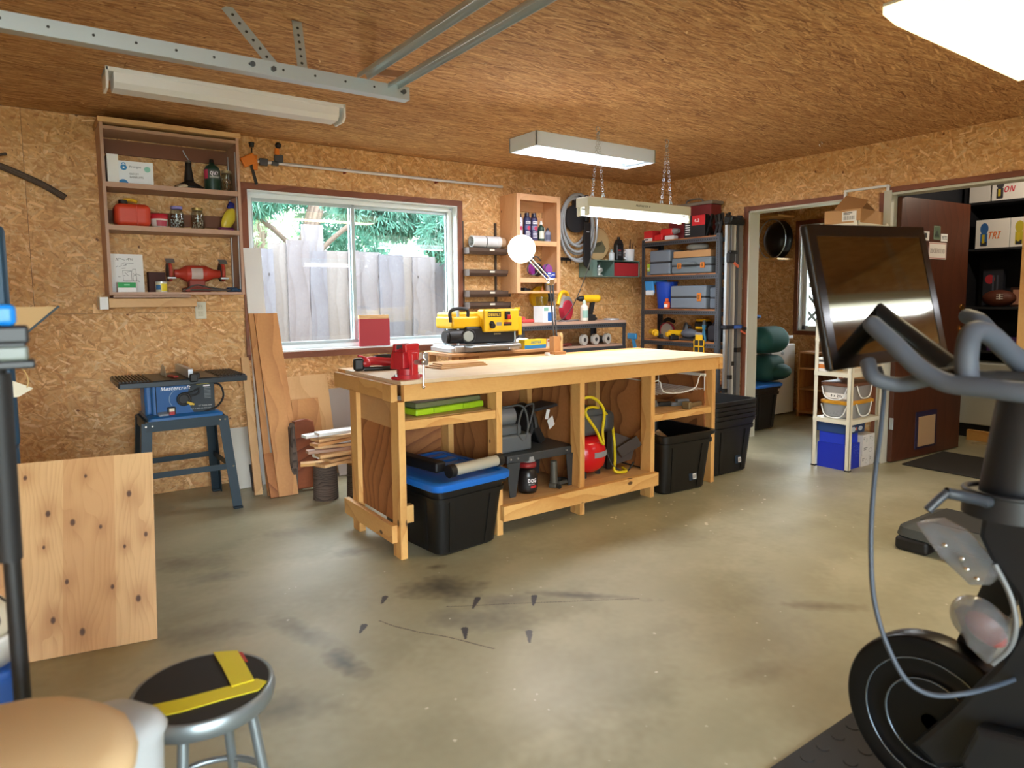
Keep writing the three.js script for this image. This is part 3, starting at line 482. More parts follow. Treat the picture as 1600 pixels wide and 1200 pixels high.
{
  const t = thing('desk_lamp', 'lit spring arm desk lamp with white dish on a wooden block', 'desk lamp', [-2.27, 0.897, 1.3]);
  mk('base', [wb(0.1, 0.02, 0.1, [0.0, 0.01, 0]), wb(0.06, 0.11, 0.05, [-0.01, 0.07, 0])], M.fir, t); mk('base_peg', wb(0.03, 0.13, 0.03, [0.035, 0.085, 0.0]), M.pale, t);
  const j0 = [-0.02, 0.13, 0], j1 = [-0.055, 0.5, 0.0], j2 = [-0.27, 0.72, -0.06];
  mk('lower_arm', [bar(j0, j1, 0.0055), bar([j0[0] + 0.022, j0[1], 0.004], [j1[0] + 0.022, j1[1], 0.004], 0.0055)], M.gunmetal, t);
  mk('upper_arm', [bar(j1, j2, 0.005), bar([j1[0] + 0.02, j1[1] + 0.014, 0.004], [j2[0] + 0.02, j2[1] + 0.014, j2[2] + 0.004], 0.005)], M.chrome, t);
  mk('joint', [cy(0.017, 0.017, 0.03, j1, [Math.PI / 2, 0, 0]), rb(0.05, 0.045, 0.024, 0.006, [j1[0] + 0.01, j1[1] + 0.01, 0])], M.chrome, t); mk('joint', cy(0.013, 0.013, 0.03, j2, [Math.PI / 2, 0, 0]), M.chrome, t);
  mk('spring', tu(Array.from({ length: 60 }, (_, i) => { const f = i / 59, a = i * 1.6; return [j0[0] + (j1[0] - j0[0]) * f * 0.5 + 0.011 + 0.007 * Math.cos(a), j0[1] + 0.1 + (j1[1] - j0[1]) * f * 0.4, 0.012 + 0.007 * Math.sin(a)]; }), 0.0015, 180, 4), M.steel, t);
  // dish opens towards the room
  const hd = new THREE.Group(), dir = V(-0.42, -0.22, 0.88).normalize(), c = V(-0.285, 0.742, -0.04);
  const Q = new THREE.Quaternion().setFromUnitVectors(V(0, -1, 0), dir), tf = (g) => { g = flat(g); g.applyQuaternion(Q); g.translate(c.x, c.y, c.z); return g; };
  mk('lamp_shade', tf(la([[0.026, 0.06], [0.034, 0.035], [0.06, 0.005], [0.088, -0.045], [0.096, -0.075], [0.092, -0.074], [0.084, -0.045], [0.056, 0.002], [0.03, 0.03], [0.022, 0.056]])), C(0xe8e8ea, 0.35), t);
  mk('socket', tf(la([[0, 0.13], [0.02, 0.128], [0.027, 0.11], [0.027, 0.058], [0, 0.056]])), M.chrome, t);
  mk('bulb', tf(la([[0, 0.03], [0.018, 0.02], [0.022, 0], [0.045, -0.03], [0.048, -0.05], [0.035, -0.066], [0, -0.07]])), new THREE.MeshStandardMaterial({ color: 0xffffff, emissive: 0xfffaf0, emissiveIntensity: 6 }), t);
  const s = new THREE.PointLight(0xfff4e4, LAMP.desk * 0.12); s.position.copy(c.clone().addScaledVector(dir, 0.035)).add(t.position); s.castShadow = true; scene.add(s);
}
one('paper_tag', [bx(0.06, 0.003, 0.04, [0, 0.0015, 0]), bx(0.02, 0.02, 0.03, [-0.03, 0.01, 0])], M.white, 'small crumpled white tag at the rear bench edge by the lamp', 'tag', [-2.36, 0.8975, 1.335], 0.4);
// ---------- storage totes ----------
function toteShell(w, d, h, open = true, ribs = true) {
  const o = [], tap = 0.86, at = (y) => tap + (1 - tap) * y / h;
  const rr0 = (y, k = 0, r = 0.05) => ring(w * at(y) + k, d * at(y) + k, r, y, 4);
  const rings = [ring(w * tap - 0.03, d * tap - 0.03, 0.04, 0, 4), rr0(0.012), rr0(h * 0.8), rr0(h * 0.8, 0.022), rr0(h * 0.86, 0.022), rr0(h * 0.86, 0.006), rr0(h - 0.025, 0.006), rr0(h - 0.025, 0.036), rr0(h, 0.036)];
  if (open) rings.push(rr0(h, -0.006), ring(w * tap - 0.02, d * tap - 0.02, 0.04, 0.012, 4));
  const out = [loft(rings)];
  if (ribs) for (const s of [-1, 1]) { for (const f of [-0.3, 0.3]) out.push(strut([w * tap * f, 0.02, s * (d * tap / 2)], [w * f, h * 0.8, s * (d * at(h * 0.8) / 2)], 0.035, 0.012)); for (const f of [-0.28, 0.28]) out.push(strut([s * (w * tap / 2), 0.02, d * tap * f], [s * (w * at(h * 0.8) / 2), h * 0.8, d * f], 0.035, 0.012, [1, 0, 0])); }
  return out;
}
const toteLabel = print(96, 160, (g, w, h) => { bg(g, '#10293f', w, h); g.fillStyle = '#2b6ea4'; g.fillRect(0, 0, w, 14); write(g, 'HDX', 8, 60, 'bold 34px sans-serif', '#dfe8ee'); g.fillStyle = '#cfd9df'; g.fillRect(8, 22, 70, 9); g.fillStyle = '#e8e8e4'; g.fillRect(46, 104, 42, 48); g.fillStyle = '#222'; for (let k = 0; k < 8; k++) g.fillRect(50 + k * 4.4, 110, 2, 36); });
{
  const t = thing('storage_tote', 'black tote with blue lid under the left end of the bench', 'tote', [-3.545, 0, 1.86], 0.1);
  mk('tub', toteShell(0.44, 0.6, 0.36), M.blackTote, t);
  const lid = mk('lid', [loft([ring(0.49, 0.65, 0.055, 0.352, 4), ring(0.5, 0.66, 0.06, 0.36, 4), ring(0.5, 0.66, 0.06, 0.385, 4), ring(0.48, 0.64, 0.055, 0.392, 4), ring(0.43, 0.59, 0.05, 0.392, 4), ring(0.42, 0.58, 0.05, 0.378, 4)])], C(0x1668c4, 0.38), t);
  for (const z of [-0.2, -0.1, 0, 0.1]) mk('lid_rib', rb(0.16, 0.02, 0.06, 0.008, [0.1, 0.388, z]), C(0x1668c4, 0.38), lid);
}
one('work_light_bar', [rb(0.07, 0.055, 0.5, 0.012, [0, 0.028, 0]), rb(0.03, 0.02, 0.52, 0.005, [0.045, 0.012, 0])], M.black, 'long black bar lying on the blue tote lid', 'bar', [-3.665, 0.399, 1.77], 0.18);
{
  const t = thing('lantern_tube', 'clear work light tube with black end caps on the blue lid', 'work light', [-3.455, 0.4275, 2.085], 0.16);
  mk('tube', cy(0.03, 0.03, 0.30, [0, 0, 0], [0, 0, Math.PI / 2]), C(0xb9b6a4, 0.2, 0.2), t);
  for (const s of [-1, 1]) mk('end_cap', cy(0.034, 0.034, 0.035, [s * 0.165, 0, 0], [0, 0, Math.PI / 2]), M.black, t);
}
{
  const t = thing('tool_case', 'flat case with lime green tray and clear lid on bench shelf', 'tool case', [-3.53, 0.6985, 1.78], 0.14);
  mk('tray', [rb(0.46, 0.035, 0.32, 0.01, [0, 0.0175, 0])], C(0xa4cc1f, 0.45), t); mk('lid', rb(0.44, 0.03, 0.3, 0.008, [0, 0.05, -0.005]), C(0x6e7350, 0.22), t);
  for (const x of [-0.1, 0.1]) mk('latch', rb(0.045, 0.025, 0.012, 0.003, [x, 0.022, 0.163]), C(0x9bc41b, 0.45), t);
}
{
  const t = thing('storage_tote', 'open black tote pushed into the right bay of the bench', 'tote', [-1.785, 0, 1.84], -0.06);
  mk('tub', toteShell(0.46, 0.56, 0.40), M.blackTote, t); mk('label', pl(0.075, 0.12, [0.06, 0.13, 0.251], [-0.1, 0, 0]), toteLabel, t);
  one('wood_offcut', wb(0.04, 0.02, 0.1, [0, 0, 0], [0.6, 0.3, 0]), M.pale, 'pale wood offcut sticking up inside the open black tote', 'offcut', [-1.75, 0.33, 1.83]);
}
const nestWords = ['lowest', 'second lowest', 'third from the floor', 'fourth from the floor', 'topmost'];
for (let k = 0; k < 5; k++) {
  const t = thing('storage_tote', `empty black tote, ${nestWords[k]} of the nested stack right of the bench`, 'tote', [-1.175, k * 0.033, 1.76], 0.02 * (k % 2), 'nested black totes');
  mk('tub', toteShell(0.47 + k * 0.0, 0.5, 0.41, true, k === 0), M.blackTote, t); if (!k) mk('label', pl(0.075, 0.12, [0.07, 0.13, 0.226], [-0.1, 0, 0]), toteLabel, t);
}
// ---------- machines in the bays ----------
{
  const t = thing('belt_sander', 'grey belt and disc sander on splayed steel stand under bench', 'sander', [-2.95, 0.171, 1.78]);
  const sm = C(0x41464a, 0.45, 0.4);
  mk('stand_top', [rb(0.50, 0.05, 0.34, 0.006, [0.03, 0.215, 0.02])], sm, t);
  for (const [x, z] of [[-1, 1], [1, 1], [-1, -1], [1, -1]]) mk('stand_leg', ex([[-0.045, 0.2], [0.045, 0.2], [0.02, 0], [-0.02, 0]], 0.006, [x * 0.215 + 0.03, 0, z * 0.17 + 0.02], [z * 0.05, 0, 0]), sm, t);
  mk('bolt', [[-0.2, 0.22, 0.194], [0.26, 0.22, 0.194], [-0.15, 0.22, 0.194], [0.21, 0.22, 0.194]].map((p) => cy(0.006, 0.006, 0.008, p, [Math.PI / 2, 0, 0], 8)), M.steel, t);
  mk('body', [rb(0.24, 0.1, 0.2, 0.015, [-0.12, 0.29, 0.03]), rb(0.16, 0.06, 0.16, 0.015, [-0.13, 0.36, 0.02])], C(0x5c6266, 0.5, 0.2), t);
  mk('motor', [cy(0.06, 0.06, 0.2, [-0.16, 0.43, 0], [0, 0, Math.PI / 2])], C(0x9da3a6, 0.35, 0.6), t);
  mk('disc', [cy(0.11, 0.11, 0.02, [0.035, 0.36, -0.02], [0, 0, Math.PI / 2 - 0.2], 32)], M.dark, t);
  mk('disc_guard', to(0.12, 0.016, [0.05, 0.36, -0.02], [0, Math.PI / 2, 0], Math.PI, 20, 8), M.black, t);
  mk('belt_arm', [rb(0.05, 0.26, 0.1, 0.01, [0.1, 0.36, -0.02], [0, 0, 0.5])], M.black, t); mk('tilt_table', rb(0.2, 0.02, 0.16, 0.005, [0.16, 0.46, -0.03], [0, 0, 0.1]), M.dark, t);
  mk('cord', tu([[-0.16, 0.5, 0.08], [-0.06, 0.5, 0.12], [-0.03, 0.36, 0.13], [-0.06, 0.28, 0.12], [0.0, 0.42, 0.12], [0.04, 0.5, 0.09], [-0.05, 0.48, 0.11], [-0.1, 0.35, 0.13], [-0.04, 0.27, 0.12]], 0.006, 60, 6), C(0x4a4d4e, 0.6), t);
  mk('tag', [bx(0.05, 0.07, 0.002, [0.19, 0.37, 0.07], [0.2, 0.2, 0.5]), bx(0.03, 0.06, 0.002, [0.17, 0.42, 0.06], [0.1, 0.2, -0.2])], M.white, t);
}
{
  const t = thing('air_tool', 'black bottle shaped tool printed in white beneath the belt sander', 'tool', [-3.0, 0.171, 1.93]);
  mk('body', la([[0, 0], [0.05, 0.002], [0.058, 0.02], [0.058, 0.1], [0.05, 0.13], [0.036, 0.15], [0, 0.15]]), C(0x161618, 0.3), t);
  mk('collar', la([[0.036, 0.148], [0.052, 0.152], [0.052, 0.172], [0.03, 0.18], [0, 0.18]]), C(0x8d2326, 0.4), t); mk('cap', la([[0.03, 0.18], [0.045, 0.184], [0.043, 0.215], [0, 0.22]]), C(0x8d9092, 0.4), t);
  mk('print', place(new THREE.CylinderGeometry(0.0588, 0.0588, 0.07, 16, 1, true, -1.1, 2.0), [0, 0.065, 0]), print(256, 128, (g, w, h) => { bg(g, '#161618', w, h); write(g, 'DOG', 60, 60, 'bold 58px sans-serif', '#f0f0f0'); write(g, 'AIR TOOLS', 70, 84, '18px sans-serif', '#ddd'); g.fillStyle = '#b22'; g.fillRect(100, 94, 90, 24); }), t);
  const b = thing('caulking_gun', 'dark greasy hand tool lying under the sander stand', 'hand tool', [-2.82, 0.171, 1.95], 0.5);
  mk('body', [cy(0.02, 0.024, 0.14, [0, 0.09, 0]), rb(0.06, 0.03, 0.05, 0.01, [0, 0.016, 0])], C(0x57564f, 0.5, 0.4), b); mk('hose', tu([[0.02, 0.02, 0.02], [0.08, 0.025, 0.05], [0.13, 0.02, 0], [0.06, 0.02, -0.04], [-0.03, 0.015, 0.05]], 0.013, 30, 7), C(0x3b3a36, 0.7), b);
}
{
  const t = thing('air_compressor', 'red pancake air compressor with grey shroud in bench bay', 'compressor', [-2.48, 0.171, 1.82]);
  mk('tank', la([[0, 0.03], [0.1, 0.032], [0.14, 0.07], [0.152, 0.14], [0.14, 0.215], [0.1, 0.25], [0, 0.255]], null, null, 36), C(0xc8161c, 0.22), t);
  mk('tank_label', place(new THREE.CylinderGeometry(0.1535, 0.1535, 0.035, 20, 1, true, -0.2, 1.0), [0, 0.15, 0]), C(0x8d9196, 0.4), t);
  mk('shroud', [rb(0.26, 0.13, 0.2, 0.04, [0.0, 0.325, 0]), rb(0.16, 0.05, 0.18, 0.02, [0.03, 0.405, 0])], C(0x4a4e52, 0.5), t); mk('shroud_end', rb(0.1, 0.14, 0.16, 0.04, [0.17, 0.33, 0.0]), C(0x2f3235, 0.5), t);
  for (const a of [0.5, 2.2, 3.9, 5.2]) mk('foot', cy(0.016, 0.018, 0.04, [0.1 * Math.cos(a), 0.02, 0.1 * Math.sin(a)], null, 10), M.rubber, t);
  mk('leg_strap', strut([0.17, 0.02, 0.06], [0.19, 0.3, 0.04], 0.04, 0.02), M.black, t);
}
one('air_hose', tu([[-2.62, 0.66, 1.9], [-2.5, 0.68, 1.93], [-2.42, 0.6, 1.95], [-2.41, 0.45, 1.93], [-2.43, 0.38, 1.96], [-2.5, 0.48, 1.97], [-2.58, 0.6, 1.96], [-2.45, 0.61, 1.9], [-2.3, 0.52, 1.88], [-2.24, 0.36, 1.86], [-2.27, 0.25, 1.9], [-2.32, 0.19, 1.95], [-2.24, 0.182, 1.97], [-2.2, 0.185, 1.9]], 0.0095, 110, 8), C(0xd8c51c, 0.4), 'yellow air hose looped over the red compressor', 'hose');
one('coiled_strap', [to(0.11, 0.02, [0, 0.13, 0], [0, 0.9, 0]), to(0.085, 0.018, [0.01, 0.13, 0.02], [0.1, 0.8, 0]), to(0.1, 0.018, [0.02, 0.14, -0.03], [0.1, 1.0, 0])], C(0x2b2a20, 0.7), 'coil of dark strap hanging behind the red compressor', 'strap', [-2.24, 0.28, 1.68]);
{
  const t = thing('metal_shroud', 'bent dark brown metal shroud leaning by the compressor', 'metal cover', [-2.235, 0.171, 1.9], -0.45);
  mk('plate', [ex([[-0.1, 0.02], [0.09, 0.07], [0.13, 0.19], [-0.02, 0.25], [-0.12, 0.2]], 0.006, [0, 0, 0], [-0.2, 0, 0])], C(0x3b2c22, 0.55, 0.3), t); mk('flange', rb(0.16, 0.07, 0.02, 0.004, [0.06, 0.16, 0.02], [-0.2, 0, 0.5]), C(0x332820, 0.55, 0.3), t); mk('wire', tu([[-0.1, 0.16, 0.02], [-0.06, 0.05, 0.06], [0.03, 0.01, 0.06], [0.09, 0.06, 0.03]], 0.006, 20, 6), M.black, t);
}
{ // bay four: wire drawer and hand tools
  const t = thing('wire_basket', 'white wire drawer basket hung under the bench top', 'wire basket', [-1.78, 0.66, 1.8]);
  const w = 0.5, d = 0.42, wires = [];
  for (let k = 0; k <= 14; k++) wires.push(bar([-w / 2 + w * k / 14, 0, -d / 2], [-w / 2 + w * k / 14, 0, d / 2], 0.002, 5));
  mk('floor_wires', wires, M.white, t);
  mk('rim', tu([[-w / 2, 0.09, d / 2], [-w / 2 + 0.05, 0.09, d / 2], [-w / 2 + 0.08, 0.02, d / 2], [w / 2 - 0.09, 0.02, d / 2], [w / 2 - 0.05, 0.1, d / 2], [w / 2, 0.1, d / 2], [w / 2, 0.1, -d / 2], [-w / 2, 0.1, -d / 2]], 0.0045, 60, 6, true), M.white, t);
  for (const [x, z] of [[-1, 1], [1, 1], [-1, -1], [1, -1]]) mk('upright', bar([x * w / 2, -0.01, z * d / 2], [x * w / 2, 0.1, z * d / 2], 0.004, 6), M.white, t);
  mk('runner', [bx(0.012, 0.02, d, [-w / 2 - 0.01, 0.095, 0]), bx(0.012, 0.02, d, [w / 2 + 0.01, 0.095, 0])], M.white, t);
  [['hand_saw', 0.18, -1.87, 1.82, 0.2, M.steel, 'flat steel blade lying on the right bench shelf'], ['hand_plane', 0.16, -1.63, 1.88, -0.3, M.toolgrey, 'grey metal hand plane on the right bench shelf']].forEach(([n, l, x, z, a, m, lab]) => { const o = thing(n, lab, 'hand tool', [x, 0.5385, z], a); mk('blade', [rb(l, 0.025, 0.05, 0.006, [0, 0.0125, 0]), rb(l * 0.6, 0.02, 0.035, 0.006, [0.02, 0.034, 0])], m, o); mk('handle', rb(0.1, 0.032, 0.03, 0.01, [-l / 2 - 0.04, 0.017, 0.0]), n === 'hand_saw' ? C(0x5a2f20, 0.5) : M.black, o); });
  one('clamp_jaw', [rb(0.22, 0.03, 0.03, 0.008, [0, 0.015, 0]), rb(0.03, 0.05, 0.06, 0.008, [-0.1, 0.025, 0.02])], C(0x8a7a58, 0.5, 0.4), 'tan metal clamp jaw at the front of the right bench shelf', 'clamp', [-1.62, 0.5385, 1.98], 0.15);
}
// ---------- wall shelf on the left and its contents ----------
const SH = { x0: -4.905, x1: -4.115, b: [1.352, 1.757, 2.012], z: 0.27 };
{
  const t = thing('wall_shelf', 'taupe open wall shelf unit left of the big window', 'shelf', [0, 0, 0]), w = SH.x1 - SH.x0, cx = (SH.x0 + SH.x1) / 2;
  for (const x of [SH.x0 + 0.009, SH.x1 - 0.009]) mk('side', wb(0.018, 1.02, 0.27, [x, 1.845, 0.135]), M.taupe, t);
  mk('top_board', wb(w + 0.02, 0.03, 0.29, [cx, 2.37, 0.145], null, 1, 0.003), M.pale, t); mk('top_board', wb(w - 0.036, 0.02, 0.26, [cx, 2.33, 0.135]), M.taupe, t);
  SH.b.forEach((y, i) => mk('shelf_board', wb(w - 0.037, i ? 0.03 : 0.016, 0.25, [cx, y - (i ? 0.015 : 0.008), 0.14]), M.taupe, t));
  mk('back_rail', wb(w - 0.037, 0.09, 0.018, [cx, 2.265, 0.012]), C(0x7a4a30, 0.6), t); mk('back_rail', wb(w - 0.037, 0.08, 0.018, [cx, 1.83, 0.012]), C(0x7a4a30, 0.6), t);
  for (const z of [0.05, 0.235]) mk('shelf_track', bx(0.004, 0.9, 0.014, [SH.x1 - 0.0205, 1.82, z]), M.steel, t);
  one('drawer_board', wb(0.5, 0.055, 0.2, [0, 0, 0], null, 1, 0.003), M.pale, 'pale wooden board fixed flat under the left wall shelf', 'board', [-4.655, 1.285, 0.105]);
  one('board_clip', [bx(0.045, 0.075, 0.2, [0, 0, 0])], M.white, 'white bracket at the left end of the board under the shelf', 'bracket', [-4.93, 1.285, 0.105]);
  one('board_lath', [wb(0.44, 0.014, 0.21, [0, 0, 0])], M.taupe, 'dark lath between the left wall shelf and the pale board', 'lath', [-4.66, 1.3255, 0.11]);
}
const [s1, s2, s3] = SH.b;
function boxThing(name, label, w, h, d, pos, turn, col, front, cat = 'box') {
  const t = thing(name, label, cat, pos, turn); mk('carton', bx(w, h, d, [0, h / 2, 0]), col, t); if (front) mk('print', pl(w * 0.98, h * 0.98, [0, h / 2, d / 2 + 0.001]), front, t); return t;
}
boxThing('carton', 'plain white carton at the left end of the top shelf', 0.06, 0.17, 0.16, [-4.842, s3 + 0.0005, 0.15], 0, M.white);
boxThing('carton', 'white printed earmuff box with blue padlock on the top shelf', 0.19, 0.14, 0.12, [-4.712, s3 + 0.0005, 0.15], -0.08, C(0xe6edf2, 0.5), print(256, 190, (g, w, h) => { bg(g, '#e9f0f5', w, h); g.fillStyle = '#2f86c8'; g.beginPath(); g.arc(38, 52, 24, 0, 7); g.fill(); g.strokeStyle = '#2f86c8'; g.lineWidth = 8; g.beginPath(); g.arc(38, 28, 13, Math.PI, 0); g.stroke(); g.fillStyle = '#e9f0f5'; g.beginPath(); g.arc(38, 52, 7, 0, 7); g.fill(); write(g, 'Prongos', 80, 52, '24px sans-serif', '#3d536b'); g.fillStyle = '#8fd0c4'; g.beginPath(); g.arc(214, 58, 24, 0, 7); g.fill(); write(g, 'SAFETY', 78, 112, '22px sans-serif', '#56606b'); write(g, 'EARMUFFS', 78, 138, '22px sans-serif', '#56606b'); g.fillStyle = '#2f86c8'; g.beginPath(); g.arc(30, 190, 38, 0, 7); g.fill(); }));
{
  const t = thing('oil_funnel', 'black oil funnel with flexible wire neck on top shelf', 'funnel', [-4.405, s3 + 0.0005, 0.15]);
  mk('cone', la([[0, 0], [0.085, 0.002], [0.088, 0.02], [0.03, 0.055], [0.022, 0.07], [0, 0.07]]), M.black, t); mk('neck', la([[0.03, 0.06], [0.018, 0.15], [0.02, 0.175], [0, 0.175]]), M.black, t); mk('spring', tu([[0, 0.17, 0], [0.003, 0.19, 0], [-0.02, 0.23, 0], [-0.028, 0.25, 0]], 0.003, 12, 5), M.steel, t); mk('nozzle', la([[0.02, 0.172], [0.014, 0.19], [0, 0.192]]), M.steel, t);
  mk('rag', rb(0.06, 0.012, 0.05, 0.005, [-0.06, 0.012, 0.085], [0.3, 0.2, 0.2]), C(0xcfc4b0, 0.9), t);
}
{
  const t = thing('propane_cylinder', 'dark green propane cylinder with printed band on top shelf', 'gas cylinder', [-4.262, s3 + 0.0005, 0.15]);
  mk('body', la([[0, 0], [0.045, 0.002], [0.05, 0.012], [0.05, 0.14], [0.04, 0.165], [0.018, 0.176], [0.016, 0.19], [0, 0.19]]), C(0x163b31, 0.35), t);
  mk('label', place(new THREE.CylinderGeometry(0.0506, 0.0506, 0.06, 20, 1, true, -1.4, 2.8), [0, 0.11, 0]), print(256, 96, (g, w, h) => { bg(g, '#47504e', w, h); g.fillStyle = '#c23a5a'; g.fillRect(0, 0, 60, h); write(g, 'QV7', 84, 56, 'bold 52px sans-serif', '#eef'); g.fillStyle = '#cfd6d4'; g.fillRect(80, 68, 130, 5); g.fillRect(80, 78, 110, 5); }), t);
  mk('valve', cy(0.013, 0.016, 0.02, [0, 0.2, 0]), M.black, t);
}
function jar(label, r, h, pos, lidCol, fill) {
  const t = thing('glass_jar', label, 'jar', pos);
  mk('glass', la([[0, 0], [r * 0.95, 0.001], [r, 0.008], [r, h * 0.72], [r * 0.8, h * 0.84], [r * 0.8, h * 0.9], [r * 0.76, h * 0.9], [r * 0.76, h * 0.84], [r * 0.95, h * 0.7], [r * 0.95, 0.01], [0, 0.008]]), M.jar, t);
  mk('lid', cy(r * 0.84, r * 0.84, h * 0.12, [0, h * 0.94, 0], null, 20), lidCol, t);
  if (fill) { const g = []; for (let k = 0; k < 60; k++) { const a = rnd() * 6.28, q = Math.sqrt(rnd()) * r * 0.8, y = 0.014 + rnd() * h * 0.5; g.push(rb(0.012, 0.005, 0.005, 0.002, [q * Math.cos(a), y, q * Math.sin(a)], [rnd() * 3, rnd() * 3, rnd() * 3], 1)); } const m = mk('hardware', g, fill, t); m.userData.kind = 'stuff'; }
}
jar('glass jar of brass screws beside the green propane cylinder', 0.038, 0.145, [-4.172, s3 + 0.0005, 0.15], C(0xb5a27a, 0.4, 0.5), C(0xb57a4c, 0.5, 0.4));
jar('glass jar with lavender lid on the middle shelf', 0.043, 0.145, [-4.49, s2 + 0.0005, 0.15], C(0x8a86c8, 0.4), C(0xdfe6ea, 0.4, 0.2));
jar('glass jar with gold lid on the middle shelf', 0.04, 0.143, [-4.365, s2 + 0.0005, 0.15], C(0xb09a5e, 0.4, 0.6), C(0xcfc8b8, 0.4, 0.2));
{
  const t = thing('fuel_can', 'red plastic fuel can with yellow spout on middle shelf', 'fuel can', [-4.745, s2 + 0.0005, 0.14]);
  mk('body', [rb(0.2, 0.14, 0.15, 0.035, [0, 0.07, 0], null, 4), rb(0.006, 0.12, 0.154, 0.002, [0.02, 0.07, 0])], C(0xcf4326, 0.45), t); mk('neck', [cy(0.025, 0.028, 0.03, [-0.045, 0.15, 0])], C(0x2a201c, 0.5), t); mk('spout', [tu([[-0.045, 0.165, 0], [0, 0.168, 0.01], [0.03, 0.155, 0.02]], 0.011, 10, 8)], C(0xe6b31f, 0.4), t);
}
{
  const t = thing('spackle_tub', 'white tub with red lid and band on the middle shelf', 'tub', [-4.592, s2 + 0.0005, 0.15]);
  mk('body', la([[0, 0], [0.044, 0.001], [0.05, 0.065], [0, 0.066]]), C(0xe7e2de, 0.45), t); mk('lid', la([[0.05, 0.058], [0.053, 0.06], [0.053, 0.09], [0, 0.091]]), C(0xc62c3c, 0.4), t); mk('label', place(new THREE.CylinderGeometry(0.0495, 0.0462, 0.035, 20, 1, true, -0.5, 1.4), [0, 0.03, 0]), C(0xb9455a, 0.5), t);
}
{
  const t = thing('snack_bag', 'yellow and purple crinkled bag leaning at the shelf end', 'bag', [-4.172, s2 + 0.0005, 0.16], 0.15);
  mk('pouch', place(sp(0.055, [0, 0, 0], [0.75, 1.5, 0.45], 18), [0, 0.085, 0], [0, 0, -0.45]), C(0xdcc83e, 0.35), t); mk('pouch_top', place(rb(0.07, 0.05, 0.02, 0.008), [0.03, 0.165, 0], [0, 0, -0.45]), C(0x2b2f86, 0.35), t); mk('pouch_base', rb(0.1, 0.025, 0.045, 0.012, [-0.02, 0.013, 0], [0, 0, 0.02]), C(0x6e2a5c, 0.4), t);
}
{
  const t = thing('sketch_pad', 'spiral pad with pencil sketches propped on the bottom shelf', 'notepad', [-4.785, s1 + 0.0005, 0.1], 0.04);
  mk('pages', bx(0.185, 0.24, 0.012, [0, 0.12, 0], [-0.08, 0, 0]), M.white, t);
  mk('sketch', pl(0.182, 0.236, [0, 0.12, 0.0072], [-0.08, 0, 0]), print(192, 256, (g, w, h) => { bg(g, '#e6e8e6', w, h); g.strokeStyle = '#4a4d52'; g.lineWidth = 2; for (let k = 0; k < 26; k++) { const x = 20 + rnd() * 150, y = 20 + rnd() * 200; g.beginPath(); g.moveTo(x, y); g.lineTo(x + rr(-30, 30), y + rr(-16, 16)); g.stroke(); } g.strokeRect(70, 110, 50, 70); g.strokeRect(128, 100, 20, 80); write(g, 'N°', 30, 44, 'italic 26px serif', '#333'); write(g, '7½', 100, 42, 'italic 24px serif', '#333'); }), t);
  mk('spiral', Array.from({ length: 16 }, (_, k) => to(0.006, 0.0012, [-0.093, 0.015 + k * 0.014, 0.001], [Math.PI / 2, 0, 0], 6.28, 8, 4)), M.dark, t);
}
boxThing('carton', 'small green and white box in front of the sketch pad', 0.1, 0.06, 0.06, [-4.805, s1 + 0.0005, 0.2], 0.02, M.white, print(128, 80, (g, w, h) => { bg(g, '#f0f2f0', w, h); g.fillStyle = '#1a9a50'; g.fillRect(0, 0, w, 44); g.fillStyle = '#7fd09e'; g.fillRect(44, 14, 40, 12); }));
{
  const t = thing('paint_tin', 'small tin with yellow and blue label by the grinder', 'tin', [-4.605, s1 + 0.0005, 0.18]);
  mk('body', cy(0.034, 0.034, 0.06, [0, 0.03, 0]), C(0xd8d2b4, 0.4), t); mk('label', place(new THREE.CylinderGeometry(0.0345, 0.0345, 0.045, 18, 1, true, -0.2, 1.3), [0, 0.03, 0]), C(0xe3cf2a, 0.4), t); mk('band', place(new THREE.CylinderGeometry(0.0345, 0.0345, 0.03, 18, 1, true, -1.3, 1.0), [0, 0.03, 0]), C(0x2f6fa8, 0.4), t); mk('lid', cy(0.035, 0.035, 0.006, [0, 0.063, 0]), M.steel, t);
}
